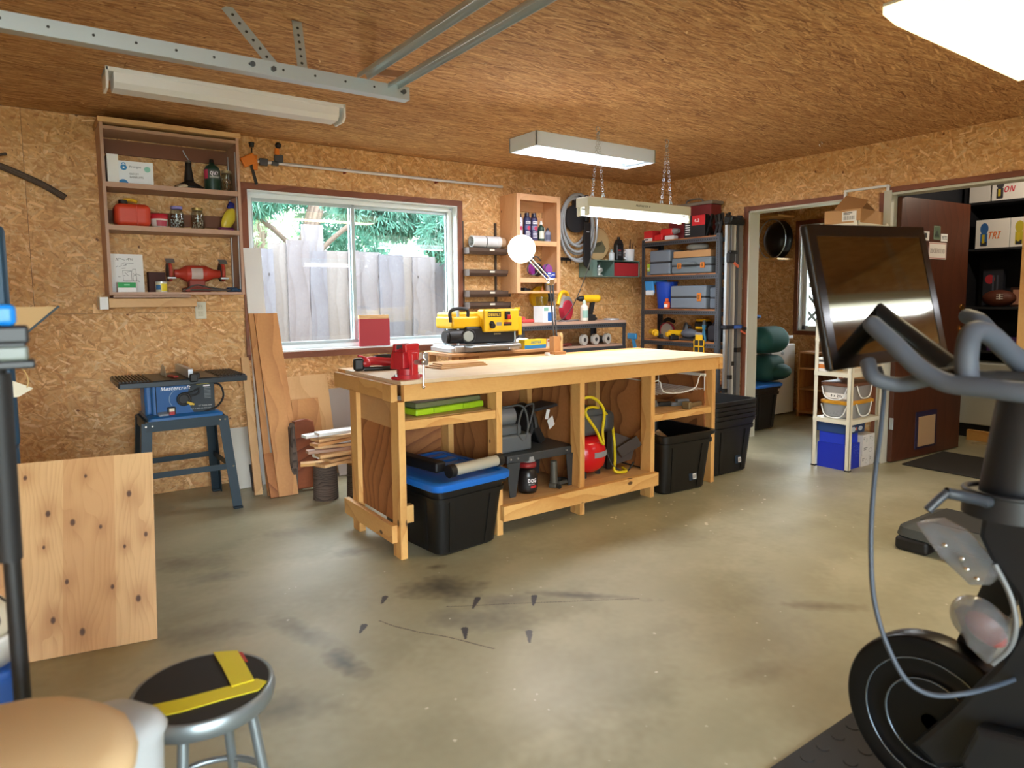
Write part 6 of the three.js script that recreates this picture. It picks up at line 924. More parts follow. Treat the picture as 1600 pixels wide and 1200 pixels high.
// ---------- long bars strapped together beside the doorway ----------
{
  const cols = [M.alu, C(0xa9aeb0, 0.4, 0.7), C(0xd9dcd8, 0.4, 0.3), C(0x8f9498, 0.4, 0.7)];
  const xs = [-0.245, -0.2, -0.155, -0.085]; xs.forEach((x, i) => { const t = thing('saw_track', ['outermost thin silver bar strapped beside the rack', 'second silver bar strapped beside the rack', 'third grey bar strapped beside the rack', 'widest pale bar strapped next to the doorway'][i], 'metal bar', [x, 0, 1.2 + (i % 2) * 0.012]); const w = i === 3 ? 0.055 : 0.032; mk('bar', [bx(w, 1.92, 0.006, [0, 0.96, 0.012]), bx(0.005, 1.92, 0.024, [-w / 2 + 0.0025, 0.96, 0]), bx(0.005, 1.92, 0.024, [w / 2 - 0.0025, 0.96, 0])], cols[i], t); mk('clamp_block', rb(w + 0.01, 0.04, 0.036, 0.004, [0, 0.45 + i * 0.12, 0.004]), M.black, t); });
  const s = thing('cord_strap', 'black and blue strap tied round the long silver bars', 'strap', [-0.165, 1.02, 1.21]); mk('band', [rb(0.25, 0.035, 0.07, 0.012, [0, 0, 0])], C(0x191b22, 0.7), s); mk('ribbon', rb(0.1, 0.03, 0.012, 0.004, [0.03, 0, 0.04]), C(0x2b57a8, 0.6), s); mk('tail', [rb(0.1, 0.025, 0.012, 0.004, [0.17, -0.02, 0.04], [0, 0, -0.1])], C(0x191b22, 0.7), s); mk('flag', rb(0.08, 0.016, 0.008, 0.003, [0.1, -0.05, 0.045], [0, 0, -0.4]), C(0xd8623c, 0.6), s);
  const q = thing('bar_clamp', 'black clamp head with orange tail high on the bars', 'clamp', [-0.24, 1.6, 1.24]); mk('head', [rb(0.09, 0.09, 0.04, 0.012, [0, 0.03, 0]), rb(0.1, 0.03, 0.03, 0.008, [0.03, 0.08, 0])], M.black, q); mk('tail', rb(0.07, 0.025, 0.012, 0.004, [0.05, -0.03, 0.02], [0, 0, -0.5]), C(0xe8734e, 0.6), q);
  const k = thing('top_bundle', 'tangle of black clamp ends on top of the long bars', 'clamp', [-0.16, 1.921, 1.21]); mk('bundle', [rb(0.24, 0.05, 0.05, 0.012, [0, 0.025, 0]), rb(0.06, 0.05, 0.06, 0.01, [-0.1, 0.05, 0.01], [0.2, 0.3, 0.4]), rb(0.07, 0.04, 0.05, 0.01, [0.08, 0.06, 0], [0.1, 0.3, -0.4]), rb(0.05, 0.03, 0.04, 0.008, [0.0, 0.06, 0.01], [0.4, 0, 0])], C(0x1d1d1f, 0.6), k);
}
// ---------- side room ----------
{
  const t = thing('chest_freezer', 'small white upright freezer in the side room', 'freezer', [1.28, 0, 0.52]); mk('body', rb(0.44, 0.83, 0.46, 0.015, [0, 0.435, -0.02]), C(0xdfe3e2, 0.35), t); mk('door', rb(0.44, 0.75, 0.05, 0.015, [0, 0.4, 0.255]), C(0xe6eae9, 0.32), t); mk('top', rb(0.45, 0.035, 0.5, 0.01, [0, 0.845, 0.0]), C(0xd2d6d4, 0.4), t); mk('badge', place(sp(0.02, [0, 0, 0], [1.4, 1, 0.2]), [-0.02, 0.68, 0.281]), M.steel, t); mk('plinth', bx(0.42, 0.03, 0.44, [0, 0.015, -0.02]), M.black, t);
  const b = thing('stuffed_bag', 'rolled dark green bag on the pile in the side room', 'bag', [0.70, 0.71, 1.0]); mk('roll', place(new THREE.CapsuleGeometry(0.135, 0.22, 8, 20), [0, 0.15, 0], [0, 0, Math.PI / 2]), C(0x0d4a44, 0.75), b); mk('logo', bx(0.002, 0.05, 0.02, [0.246, 0.16, 0.02]), C(0xbfc8c4, 0.6), b);
  one('stuffed_bag', [rb(0.34, 0.26, 0.3, 0.09, [0, 0.13, 0], null, 4), place(sp(0.1, [0, 0, 0], [1.5, 0.8, 1]), [0.05, 0.1, 0.13])], C(0x0b4038, 0.75), 'slumped dark green bag below the rolled one', 'bag', [0.68, 0.449, 0.98]);
  const tt = thing('storage_tote', 'black tote with blue lid in the side room doorway', 'tote', [0.48, 0, 0.98]); mk('tub', toteShell(0.4, 0.36, 0.42), M.blackTote, tt); mk('lid', loft([ring(0.44, 0.4, 0.04, 0.415), ring(0.45, 0.41, 0.04, 0.42), ring(0.45, 0.41, 0.04, 0.44), ring(0.42, 0.38, 0.04, 0.448)]), C(0x1b66c0, 0.4), tt);
  one('storage_tote', [...toteShell(0.38, 0.4, 0.44, false)], M.blackTote, 'second black tote behind the blue lidded one in the side room', 'tote', [0.82, 0, 0.54]);
  one('foam_mat', [rb(0.3, 0.62, 0.04, 0.01, [0, 0.31, 0]), rb(0.34, 0.03, 0.3, 0.01, [0.02, 0.635, 0.06], [-0.2, 0, -0.15])], C(0x1d4fa0, 0.6), 'blue foam mat standing behind the green bags', 'mat', [0.46, 0.45, 0.74]);
  const s = thing('low_bookcase', 'low brown wooden shelf unit under the side room window', 'shelf unit', [1.56, 0, 1.16]); for (const z of [-0.26, 0.26]) mk('side', wb(0.3, 0.7, 0.02, [0, 0.35, z]), M.fir, s); for (const y of [0.05, 0.3, 0.52, 0.69]) mk('shelf', wb(0.3, 0.02, 0.5, [0, y, 0]), M.fir, s); mk('back', wb(0.012, 0.68, 0.5, [0.14, 0.36, 0]), M.ply, s);
  one('corner_shelf', [wb(0.3, 0.02, 0.34, [0, 0, 0]), wb(0.3, 0.02, 0.34, [0, 0.47, 0])], M.pine, 'wooden corner shelf holding the black wok in side room', 'shelf', [1.585, 1.70, 0.42]);
  const w = thing('wash_tub', 'round black pan standing on edge on the corner shelf', 'pan', [1.6, 1.7105, 0.42]); mk('bowl', la([[0, 0.06], [0.1, 0.05], [0.17, 0.01], [0.21, -0.07], [0.22, -0.07], [0.18, 0.02], [0.1, 0.064], [0, 0.072]], [0.05, 0.218, 0], [0, 0, -Math.PI / 2 + 3.14159 - 0.05], 36).scale(1, 1, 0.78), C(0x111214, 0.3), w); mk('rim', place(new THREE.TorusGeometry(0.218, 0.006, 8, 40), [-0.02, 0.218, 0], [0, Math.PI / 2, 0], [0.78, 1, 1]), M.steel, w);
}
// ---------- white steel shelf ----------
{
  const t = thing('white_shelf_unit', 'narrow cream steel shelf unit between the two doorways', 'shelf unit'), cr = C(0xd8d2bc, 0.45), x0 = -0.467, x1 = -0.03, z0 = 2.187, z1 = 2.474;
  for (const [x, z] of [[x0, z0], [x0, z1], [x1, z0], [x1, z1]]) mk('post', [bx(0.004, 1.82, 0.03, [x, 0.915, z + (z < 2.3 ? 0.013 : -0.013)]), bx(0.03, 1.82, 0.004, [x + (x < -0.2 ? 0.013 : -0.013), 0.915, z])], cr, t);
  for (const [x, z] of [[x0, z0], [x0, z1], [x1, z0], [x1, z1]]) mk('foot', bx(0.034, 0.01, 0.034, [x + (x < -0.2 ? 0.012 : -0.012), 0.005, z + (z < 2.3 ? 0.012 : -0.012)]), M.black, t);
  for (const y of [0.375, 0.725, 0.98, 1.42, 1.81]) mk('shelf', [bx(x1 - x0 - 0.004, 0.004, z1 - z0 - 0.004, [(x0 + x1) / 2, y, (z0 + z1) / 2]), bx(0.004, 0.03, z1 - z0, [x0 - 0.003, y - 0.013, (z0 + z1) / 2]), bx(x1 - x0, 0.03, 0.004, [(x0 + x1) / 2, y - 0.013, z1 + 0.003])], cr, t);
  const tub = (lab, y, lidC, bodyC, draw) => { const o = thing('screw_tub', lab, 'tub', [-0.25, y, 2.33]); mk('body', loft([ring(0.32, 0.2, 0.03, 0), ring(0.35, 0.225, 0.03, 0.105), ring(0.35, 0.225, 0.03, 0.11)]), bodyC, o); mk('lid', loft([ring(0.36, 0.235, 0.03, 0.108), ring(0.365, 0.24, 0.03, 0.112), ring(0.365, 0.24, 0.03, 0.13), ring(0.35, 0.225, 0.03, 0.134)]), lidC, o); mk('label', pl(0.17, 0.08, [-0.1675, 0.055, 0], [0, -Math.PI / 2, 0]), draw, o); mk('handle', tu([[-0.1, 0.115, 0.124], [-0.06, 0.03, 0.135], [0.06, 0.03, 0.135], [0.12, 0.115, 0.124]], 0.005, 24, 6), M.white, o); mk('handle', tu([[-0.185, 0.1, -0.1], [-0.195, 0.02, -0.06], [-0.195, 0.02, 0.06], [-0.185, 0.1, 0.1]], 0.005, 24, 6), M.white, o); };
  tub('clear screw tub with yellow lid on the cream shelf', 0.3775, C(0xd89a2a, 0.45), C(0x8b8d8c, 0.5), print(128, 64, (g, w, h) => { bg(g, '#8b8d8c', w, h); g.fillStyle = '#75777a'; for (let k = 0; k < 120; k++) g.fillRect(rnd() * w, rnd() * h, 5, 2); }));
  tub('clear screw tub with brown lid stacked on the yellow lidded tub', 0.5125, C(0x6d4632, 0.5), C(0x8f8a86, 0.45), print(128, 64, (g, w, h) => { bg(g, '#6d3f2c', w, h); g.fillStyle = '#e8e4dc'; g.fillRect(0, 26, w, 38); write(g, '8 x 2½', 34, 56, 'bold 22px sans-serif', '#26221e'); g.fillStyle = '#e0d2c0'; g.fillRect(8, 8, 60, 8); }));
  boxThing('carton', 'blue printed box, lowest in the stack under the cream shelf', 0.2, 0.19, 0.22, [-0.35, 0.0, 2.33], 0, C(0x1a2fae, 0.5), print(128, 128, (g, w, h) => { bg(g, '#1a30b0', w, h); g.strokeStyle = '#6a86e0'; for (let k = 0; k < 60; k++) { const x = rnd() * w, y = rnd() * 80; g.strokeRect(x, y, 4, 3); } }));
  boxThing('carton', 'blue box on top of the printed blue box', 0.18, 0.08, 0.2, [-0.355, 0.191, 2.33], 0, C(0x2038b8, 0.5));
  boxThing('carton', 'box with dark photo print under the lowest cream shelf', 0.24, 0.07, 0.24, [-0.33, 0.2725, 2.33], 0, C(0x26406e, 0.5), print(128, 64, (g, w, h) => { bg(g, '#22385c', w, h); g.fillStyle = '#b8c2c8'; g.beginPath(); g.arc(40, 36, 18, 0, 7); g.fill(); g.beginPath(); g.arc(96, 36, 16, 0, 7); g.fill(); g.fillStyle = '#c86a4a'; g.fillRect(58, 24, 12, 22); }));
  for (const [y, x, w, k] of [[0, -0.185, 0.11, 'lowest left'], [0, -0.09, 0.07, 'lowest right'], [0.0805, -0.14, 0.18, 'middle wide'], [0.161, -0.185, 0.09, 'upper left'], [0.161, -0.095, 0.08, 'upper right']]) boxThing('carton', `white carton with grey print, ${k} of the stack under the cream shelf`, w, 0.08, 0.2, [x, y, 2.35], 0, C(0xd2d0cc, 0.6), print(64, 48, (g, W, h) => { bg(g, '#d6d4d0', W, h); g.strokeStyle = '#6a6a6a'; g.beginPath(); g.arc(42, 26, 9, 0, 7); g.stroke(); g.fillStyle = '#8a8a8a'; g.fillRect(6, 10, 20, 4); g.fillRect(6, 18, 14, 4); }));
  one('foam_can', [cy(0.03, 0.03, 0.14, [0, 0.07, 0]), cy(0.016, 0.028, 0.03, [0, 0.155, 0])], C(0xd8a02a, 0.4), 'yellow can standing on the cream shelf behind the screen', 'can', [-0.3, 0.7275, 2.28]);
  boxThing('carton', 'small white and orange carton on the cream shelf', 0.1, 0.1, 0.1, [-0.41, 0.7275, 2.25], -1.57, M.white, print(64, 64, (g, w, h) => { bg(g, '#dcd8d0', w, h); g.fillStyle = '#c8742a'; g.fillRect(0, 30, w, 20); g.fillStyle = '#444'; g.fillRect(10, 8, 40, 10); }));
  const c = thing('cardboard_box', 'open cardboard box with white label on top of the cream shelf', 'box', [-0.25, 1.8125, 2.33], 0.1); mk('carton', rb(0.4, 0.1, 0.26, 0.004, [0, 0.05, 0]), M.card, c); mk('flap', [rb(0.24, 0.004, 0.16, 0.001, [-0.1, 0.14, 0.02], [0.3, 0.2, 0.5])], M.card, c); mk('flap', rb(0.2, 0.004, 0.15, 0.001, [0.1, 0.13, 0.0], [-0.2, 0, -0.4]), C(0xa97f52, 0.85), c); mk('label', pl(0.1, 0.07, [-0.202, 0.05, 0.05], [0, -Math.PI / 2, 0.0]), print(96, 64, (g, w, h) => { bg(g, '#dedcd4', w, h); g.fillStyle = '#3a3a3a'; for (let k = 0; k < 14; k++) g.fillRect(8 + k * 5.6, 30, (k % 3) + 1, 26); g.fillRect(8, 8, 60, 5); g.fillRect(8, 18, 44, 4); }), c);
}
// ---------- brown door and the dark closet ----------
{
  const t = thing('brown_door', 'dark brown wooden door standing open into the dark closet', 'door', [0.06, 0.008, 2.49], -0.075), w = 1.0;
  mk('leaf', wb(w, 2.02, 0.036, [w / 2, 1.01, 0.02], null, 1, 0.003), M.door, t);
  mk('knob', [sp(0.028, [w - 0.07, 1.0, 0.085]), cy(0.01, 0.01, 0.05, [w - 0.07, 1.0, 0.06], [Math.PI / 2, 0, 0]), cy(0.03, 0.03, 0.006, [w - 0.07, 1.0, 0.041], [Math.PI / 2, 0, 0])], C(0xb8863a, 0.25, 0.9), t); mk('deadbolt', cy(0.025, 0.025, 0.012, [w - 0.07, 1.18, 0.043], [Math.PI / 2, 0, 0]), C(0xb8863a, 0.3, 0.9), t);
  for (const y of [0.3, 1.75]) mk('hinge', rb(0.012, 0.09, 0.03, 0.003, [-0.005, y, 0.03]), M.steel, t);
  mk('pet_flap_frame', rb(0.31, 0.3, 0.006, 0.002, [0.47, 0.21, 0.041]), C(0x241c38, 0.5), t); mk('pet_flap_paper', rb(0.24, 0.24, 0.006, 0.002, [0.47, 0.2, 0.047]), C(0xb08a60, 0.8), t);
  const st = (wd, h, x, y, f) => mk('sticker', pl(wd, h, [x, y, 0.0392]), f, t);
  st(0.26, 0.13, 0.52, 1.63, print(192, 96, (g, W, h) => { bg(g, '#d8cfc4', W, h); g.strokeStyle = '#a2584a'; g.lineWidth = 4; g.strokeRect(6, 6, W - 12, h - 12); write(g, 'ROCKHOUND', 16, 62, 'bold 36px serif', '#6a5a50', 160); }));
  st(0.1, 0.11, 0.5, 1.77, print(64, 64, (g, W, h) => { bg(g, '#4a5a44', W, h); g.strokeStyle = '#c8c8b8'; g.strokeRect(4, 4, 56, 56); g.fillStyle = '#263026'; g.beginPath(); g.moveTo(8, 50); g.lineTo(32, 18); g.lineTo(56, 50); g.fill(); }));
  st(0.1, 0.06, 0.61, 1.735, print(96, 56, (g, W, h) => { bg(g, '#d8d8d4', W, h); write(g, 'YETI', 14, 42, 'bold 36px sans-serif', '#222'); }));
  st(0.08, 0.07, 0.35, 1.74, print(64, 56, (g, W, h) => { bg(g, '#d0ccc4', W, h); g.fillStyle = '#222'; g.fillRect(8, 10, 30, 30); }));
}
{
  const t = thing('closet_shelf', 'black shelving along the far side of the dark closet', 'shelving', [1.85, 0, 2.95]); for (const y of [2.1, 1.69, 1.17, 0.78]) mk('shelf', bx(0.36, 0.02, 1.3, [0, y, 0]), C(0x17181d, 0.6), t); for (const z of [-0.63, 0.63]) mk('side', bx(0.36, 2.3, 0.02, [0, 1.15, z]), C(0x17181d, 0.6), t);
  const figBox = (lab, z, y, w, h, txt, c, fig) => boxThing('printed_box', lab, w, h, 0.12, [1.735, y, z], -Math.PI / 2, M.white, print(192, 128, (g, W, hh) => { bg(g, '#e6e2dc', W, hh); write(g, txt, W - 126, 88, 'italic bold 46px sans-serif', c, 122); g.fillStyle = fig; g.beginPath(); g.ellipse(48, 40, 24, 26, 0, 0, 7); g.fill(); g.fillRect(26, 62, 42, 56); g.fillStyle = '#2a2a30'; g.fillRect(30, 100, 34, 20); g.fillStyle = '#c8b02a'; g.fillRect(36, 66, 16, 40); }));
  figBox('white box lettered in orange, blue figure print, middle closet shelf', 2.545, 1.7005, 0.26, 0.25, 'TRI', '#d8743a', '#2f5f9a'); figBox('white box lettered in orange, yellow figure print, middle closet shelf', 2.81, 1.7005, 0.26, 0.25, 'RIS', '#d8743a', '#b8a82c'); figBox('white box lettered in red on the top closet shelf', 2.645, 2.1105, 0.24, 0.2, 'ON', '#c8283a', '#3a3a40'); 
  boxThing('printed_box', 'plain white figure box at the left of the top closet shelf', 0.16, 0.2, 0.12, [1.735, 2.1105, 2.43], -Math.PI / 2, C(0xd8d4ce, 0.5));
  const f = thing('football', 'brown leather football with white laces on the closet shelf', 'football', [1.74, 1.1805, 2.60]); mk('ball', place(sp(0.075, [0, 0, 0], [1, 1, 1.75], 24), [0, 0.076, 0]), C(0x5a2c1c, 0.6), f); mk('laces', [bx(0.004, 0.05, 0.01, [-0.074, 0.09, 0.03]), ...[-1, 0, 1].map((k) => bx(0.005, 0.006, 0.05, [-0.074, 0.09 + k * 0.018, 0.03]))], C(0xd8cfc4, 0.6), f);
  const fr = thing('picture_frame', 'small framed picture behind the football', 'picture', [1.88, 1.1805, 2.74], -Math.PI / 2); mk('frame', rb(0.2, 0.17, 0.015, 0.004, [0, 0.085, 0]), C(0x3a2016, 0.5), fr); mk('photo', pl(0.16, 0.13, [0, 0.085, 0.0085]), C(0xb8846c, 0.5), fr);
  boxThing('snack_box', 'blue and yellow packet beside the framed picture', 0.09, 0.14, 0.05, [1.76, 1.1805, 2.86], -Math.PI / 2, C(0x2f5f9c, 0.5)); boxThing('toy_pack', 'dark packaged toy with red top on the closet shelf', 0.16, 0.34, 0.06, [1.9, 1.1805, 2.5], -Math.PI / 2, C(0x242630, 0.6), print(64, 128, (g, w, h) => { bg(g, '#20222c', w, h); g.fillStyle = '#b02a34'; g.beginPath(); g.arc(22, 34, 16, 0, 7); g.fill(); g.fillStyle = '#4a4e5c'; g.fillRect(30, 20, 6, 90); g.fillRect(44, 20, 6, 90); }));
  boxThing('purple_box', 'purple box on the lower closet shelf', 0.36, 0.12, 0.2, [1.8, 0.7905, 2.72], -Math.PI / 2, C(0x40205e, 0.5)); 
  const z = thing('white_chest', 'pale low chest under the closet shelves', 'chest', [1.82, 0, 2.75]); mk('body', rb(0.42, 0.56, 0.8, 0.012, [0, 0.4, 0]), C(0xbfc2ba, 0.45), z); mk('plinth', bx(0.4, 0.12, 0.78, [0.01, 0.06, 0]), M.black, z);
  one('pine_stud', wb(0.04, 2.4, 0.06, [0, 1.2, 0]), M.pine, 'bare pine stud at the right edge of the closet doorway', 'stud', [0.32, 0, 3.25]);
  one('pine_plate', wb(0.04, 0.09, 0.9, [0, 0.045, 0]), M.pine, 'pine board lying on the closet floor before the pale chest', 'board', [1.5, 0, 2.95]);
  one('floor_mat', rb(0.7, 0.012, 1.0, 0.005, [0, 0.006, 0]), C(0x2a2620, 0.95), 'dark doormat on the floor inside the closet doorway', 'mat', [0.42, 0, 3.1]);
}
// ---------- exercise bike in the right foreground ----------
{
  const t = thing('exercise_bike', 'dark exercise bike with tilted touchscreen in the right foreground', 'exercise bike');
  const bk = C(0x0f1318, 0.45), grip = C(0x4e5560, 0.6), zy = [0, -Math.PI / 2, 0];
  const o = V(-3.497, 1.3035, 4.150), X = V(0.995, 0.03, 0.074).normalize(), N0 = V(-0.0787, 0.2106, 0.974), Y = N0.clone().cross(X).normalize(), N = X.clone().cross(Y).normalize();
  const SM = new THREE.Matrix4().makeBasis(X, Y, N).setPosition(o), on = (g) => flat(g).applyMatrix4(SM);
  mk('screen_body', [on(rb(0.525, 0.366, 0.022, 0.009, [0, 0, -0.012], null, 3)), on(rb(0.4, 0.26, 0.03, 0.014, [0, 0, -0.035], null, 3))], C(0x0d0d0f, 0.4), t);
  mk('screen_glass', on(bx(0.52, 0.361, 0.002, [0, 0, 0.0])), C(0x85857a, 0.05, 1), t);
  mk('screen_bezel', [on(bx(0.52, 0.03, 0.0012, [0, 0.166, 0.0016])), on(bx(0.52, 0.03, 0.0012, [0, -0.166, 0.0016])), on(bx(0.028, 0.302, 0.0012, [-0.246, 0, 0.0016])), on(bx(0.028, 0.302, 0.0012, [0.246, 0, 0.0016]))], C(0x0b0b0c, 0.14), t);
  mk('screen_mount', [bar([-3.5, 1.28, 4.11], [-3.58, 1.13, 4.36], 0.022), rb(0.08, 0.08, 0.06, 0.015, [-3.5, 1.29, 4.10])], bk, t);
  mk('near_handlebar', [tu([[-3.814, 1.234, 4.290], [-3.823, 1.197, 4.338], [-3.829, 1.144, 4.401], [-3.832, 1.122, 4.451], [-3.838, 1.120, 4.521], [-3.838, 1.118, 4.582], [-3.82, 1.125, 4.65], [-3.72, 1.127, 4.69], [-3.6, 1.127, 4.68]], 0.0195, 60, 14), sp(0.0195, [-3.814, 1.234, 4.29])], grip, t);
  mk('lower_loop', tu([[-3.80, 1.15, 4.275], [-3.819, 1.118, 4.300], [-3.796, 1.105, 4.343], [-3.788, 1.118, 4.384], [-3.776, 1.132, 4.428], [-3.783, 1.137, 4.471]], 0.0165, 40, 12), grip, t);
  mk('arm_loop', tu([[-3.809, 1.125, 4.478], [-3.807, 1.184, 4.474], [-3.772, 1.222, 4.469], [-3.723, 1.217, 4.480], [-3.670, 1.181, 4.497], [-3.616, 1.143, 4.516], [-3.544, 1.118, 4.557]], 0.021, 50, 14), grip, t);
  mk('far_handlebar', [tu([[-3.362, 1.242, 4.302], [-3.393, 1.231, 4.343], [-3.406, 1.186, 4.388], [-3.406, 1.143, 4.443], [-3.39, 1.118, 4.497], [-3.4, 1.115, 4.6], [-3.5, 1.12, 4.67], [-3.6, 1.127, 4.68]], 0.0195, 50, 14), sp(0.0195, [-3.362, 1.242, 4.302])], grip, t);
  mk('crossbar', tu([[-3.787, 1.126, 4.420], [-3.77, 1.126, 4.472], [-3.70, 1.122, 4.506], [-3.6, 1.115, 4.54], [-3.45, 1.12, 4.5], [-3.406, 1.143, 4.443]], 0.02, 36, 12), M.rubber, t);
  mk('handlebar_post', [place(new THREE.CylinderGeometry(0.045, 0.045, 0.29, 24), [-3.625, 0.975, 4.51], [0.12, 0, 0], [0.85, 1, 1.2])], bk, t);
  mk('collar', [place(new THREE.CylinderGeometry(0.07, 0.07, 0.05, 30), [-3.63, 0.845, 4.495], null, [0.95, 1, 1.15]), place(new THREE.TorusGeometry(0.066, 0.006, 8, 30), [-3.63, 0.873, 4.495], [Math.PI / 2, 0, 0], [0.95, 1.15, 1])], C(0x15181d, 0.45), t);
  mk('clamp_lever', [tu([[-3.70, 0.862, 4.49], [-3.764, 0.881, 4.465], [-3.792, 0.888, 4.444]], 0.012, 16, 10), tu([[-3.79, 0.889, 4.446], [-3.806, 0.875, 4.437], [-3.825, 0.852, 4.424]], 0.009, 12, 10), sp(0.012, [-3.71, 0.864, 4.487])], C(0x30353c, 0.4), t);
  mk('frame', [ex([[4.46, 0.83], [4.455, 0.77], [4.482, 0.717], [4.53, 0.66], [4.543, 0.60], [4.505, 0.5], [4.41, 0.33], [4.34, 0.22], [4.40, 0.19], [4.5, 0.26], [4.64, 0.36], [4.86, 0.34], [4.88, 0.40], [4.72, 0.52], [4.66, 0.66], [4.62, 0.83]], 0.10, [-3.605, 0, 0], zy, 0.014)], bk, t);
  mk('belt_cover', ex([[4.49, 0.36], [4.46, 0.27], [4.5, 0.2], [4.75, 0.2], [4.84, 0.28], [4.82, 0.37], [4.74, 0.42]], 0.05, [-3.68, 0, 0], zy, 0.012), bk, t);
  const fw = mk('flywheel', [la([[0.02, -0.03], [0.1, -0.03], [0.105, -0.018], [0.15, -0.018], [0.155, -0.032], [0.198, -0.032], [0.205, -0.024], [0.205, 0.024], [0.198, 0.032], [0.155, 0.032], [0.15, 0.018], [0.105, 0.018], [0.1, 0.03], [0.02, 0.03]], [-3.575, 0.268, 4.36], [0, 0, Math.PI / 2], 64)], C(0x111215, 0.32, 0.5), t);
  mk('flywheel_ring', [to(0.152, 0.0025, [-3.608, 0.268, 4.36], [0, Math.PI / 2, 0], 6.283, 60, 6), to(0.103, 0.003, [-3.606, 0.268, 4.36], [0, Math.PI / 2, 0], 6.283, 50, 6)], C(0x6d7a86, 0.25, 0.8), fw);
  mk('fork', [strut([-3.53, 0.26, 4.36], [-3.54, 0.72, 4.5], 0.03, 0.07)], bk, t);
  const clear = new THREE.MeshPhysicalMaterial({ color: 0xd0d2d4, roughness: 0.18, transmission: 0.88, thickness: 0 });
  mk('bottle_cage', [ex([[4.345, 0.775], [4.385, 0.79], [4.43, 0.775], [4.505, 0.705], [4.495, 0.68], [4.46, 0.668], [4.40, 0.71]], 0.07, [-3.665, 0, 0], zy, 0.012)], clear, t);
  for (const [y, z] of [[0.745, 4.41], [0.705, 4.455], [0.725, 4.445], [0.69, 4.475]]) mk('rivet', sp(0.006, [-3.702, y, z], [0.5, 1, 1], 10), M.chrome, t);
  mk('bottle_cage', [place(sp(0.08, [0, 0, 0], [0.5, 0.62, 0.72], 24), [-3.665, 0.585, 4.47], [0.5, 0, 0]), ex([[4.43, 0.6], [4.50, 0.615], [4.53, 0.6], [4.535, 0.56], [4.5, 0.505], [4.46, 0.53]], 0.06, [-3.665, 0, 0], zy, 0.01)], clear, t);
  mk('cage_insert', place(sp(0.05, [0, 0, 0], [0.5, 0.55, 0.9], 16), [-3.662, 0.57, 4.485], [0.5, 0, 0]), C(0xc8281e, 0.5), t);
  mk('cage_strip', tu([[-3.665, 0.72, 4.495], [-3.667, 0.66, 4.528], [-3.667, 0.6, 4.54], [-3.667, 0.55, 4.532], [-3.667, 0.5, 4.502]], 0.006, 24, 6), C(0x6c6e6e, 0.4), t);
  mk('power_cable', tu([[-3.70, 1.128, 4.25], [-3.715, 1.093, 4.271], [-3.755, 1.010, 4.289], [-3.82, 0.880, 4.310], [-3.86, 0.765, 4.328], [-3.875, 0.637, 4.349], [-3.88, 0.544, 4.388], [-3.87, 0.489, 4.425], [-3.85, 0.475, 4.461], [-3.82, 0.485, 4.5], [-3.75, 0.49, 4.53], [-3.66, 0.48, 4.54]], 0.0052, 80, 8), C(0x3c4653, 0.5), t);
  mk('cable_plug', bar([-3.70, 1.128, 4.25], [-3.712, 1.095, 4.27], 0.008), C(0x2c333c, 0.5), t);
  mk('front_foot', [rb(0.52, 0.05, 0.07, 0.02, [-3.59, 0.037, 4.3], null, 3), rb(0.05, 0.14, 0.06, 0.015, [-3.6, 0.1, 4.44])], bk, t); mk('rear_foot', [rb(0.5, 0.05, 0.07, 0.02, [-3.59, 0.035, 5.25], null, 3)], bk, t);
  mk('rear_beam', [strut([-3.6, 0.35, 4.8], [-3.6, 0.06, 5.24], 0.06, 0.08, [0, 1, 0.3])], bk, t);
  mk('seat_post', bar([-3.6, 0.36, 4.82], [-3.6, 0.98, 5.06], 0.035), bk, t); mk('saddle', [place(sp(0.1, [0, 0, 0], [0.85, 0.35, 1.3], 20), [-3.6, 1.0, 5.1]), rb(0.05, 0.04, 0.16, 0.018, [-3.6, 1.0, 4.98])], M.rubber, t);
  mk('crank', [strut([-3.73, 0.3, 4.72], [-3.73, 0.16, 4.8], 0.03, 0.015, [1, 0, 0])], M.gunmetal, t); mk('pedal', rb(0.09, 0.025, 0.1, 0.008, [-3.78, 0.15, 4.8]), M.black, t);
  const mt = thing('rubber_mat', 'black studded rubber floor mat under the exercise bike', 'mat'); mk('sheet', rb(1.0, 0.008, 1.8, 0.003, [-3.25, 0.004, 4.92]), C(0x26282a, 0.8), mt);
  const dots = []; for (let i = 0; i < 12; i++) for (let j = 0; j < 8; j++) dots.push(place(new THREE.CylinderGeometry(0.017, 0.019, 0.003, 12), [-3.7 + i * 0.08, 0.0092, 4.06 + j * 0.08])); mk('stud', dots, C(0x26282a, 0.8), mt).userData.kind = 'stuff';
}
{
  const t = thing('aerobic_step', 'grey and black aerobic step platform on the floor at right', 'step platform', [-1.52, 0, 3.9]);
  mk('platform', loft([ring(0.44, 0.98, 0.05, 0.06), ring(0.47, 1.0, 0.06, 0.075), ring(0.45, 0.98, 0.06, 0.115), ring(0.34, 0.88, 0.05, 0.15), ring(0.33, 0.86, 0.05, 0.152)]), C(0x3e4240, 0.6), t);
  mk('tread', rb(0.3, 0.008, 0.82, 0.003, [0, 0.154, 0]), C(0x2a2c2b, 0.85), t); mk('side_groove', [bx(0.32, 0.008, 0.01, [0, 0.105, -0.489]), bx(0.28, 0.008, 0.01, [0, 0.085, -0.498])], C(0x5a5f5c, 0.6), t);
  for (const [x, z] of [[-1, -1], [1, -1], [-1, 1], [1, 1]]) mk('riser', rb(0.14, 0.07, 0.16, 0.02, [x * 0.17, 0.035, z * 0.41], null, 3), M.black, t);
}
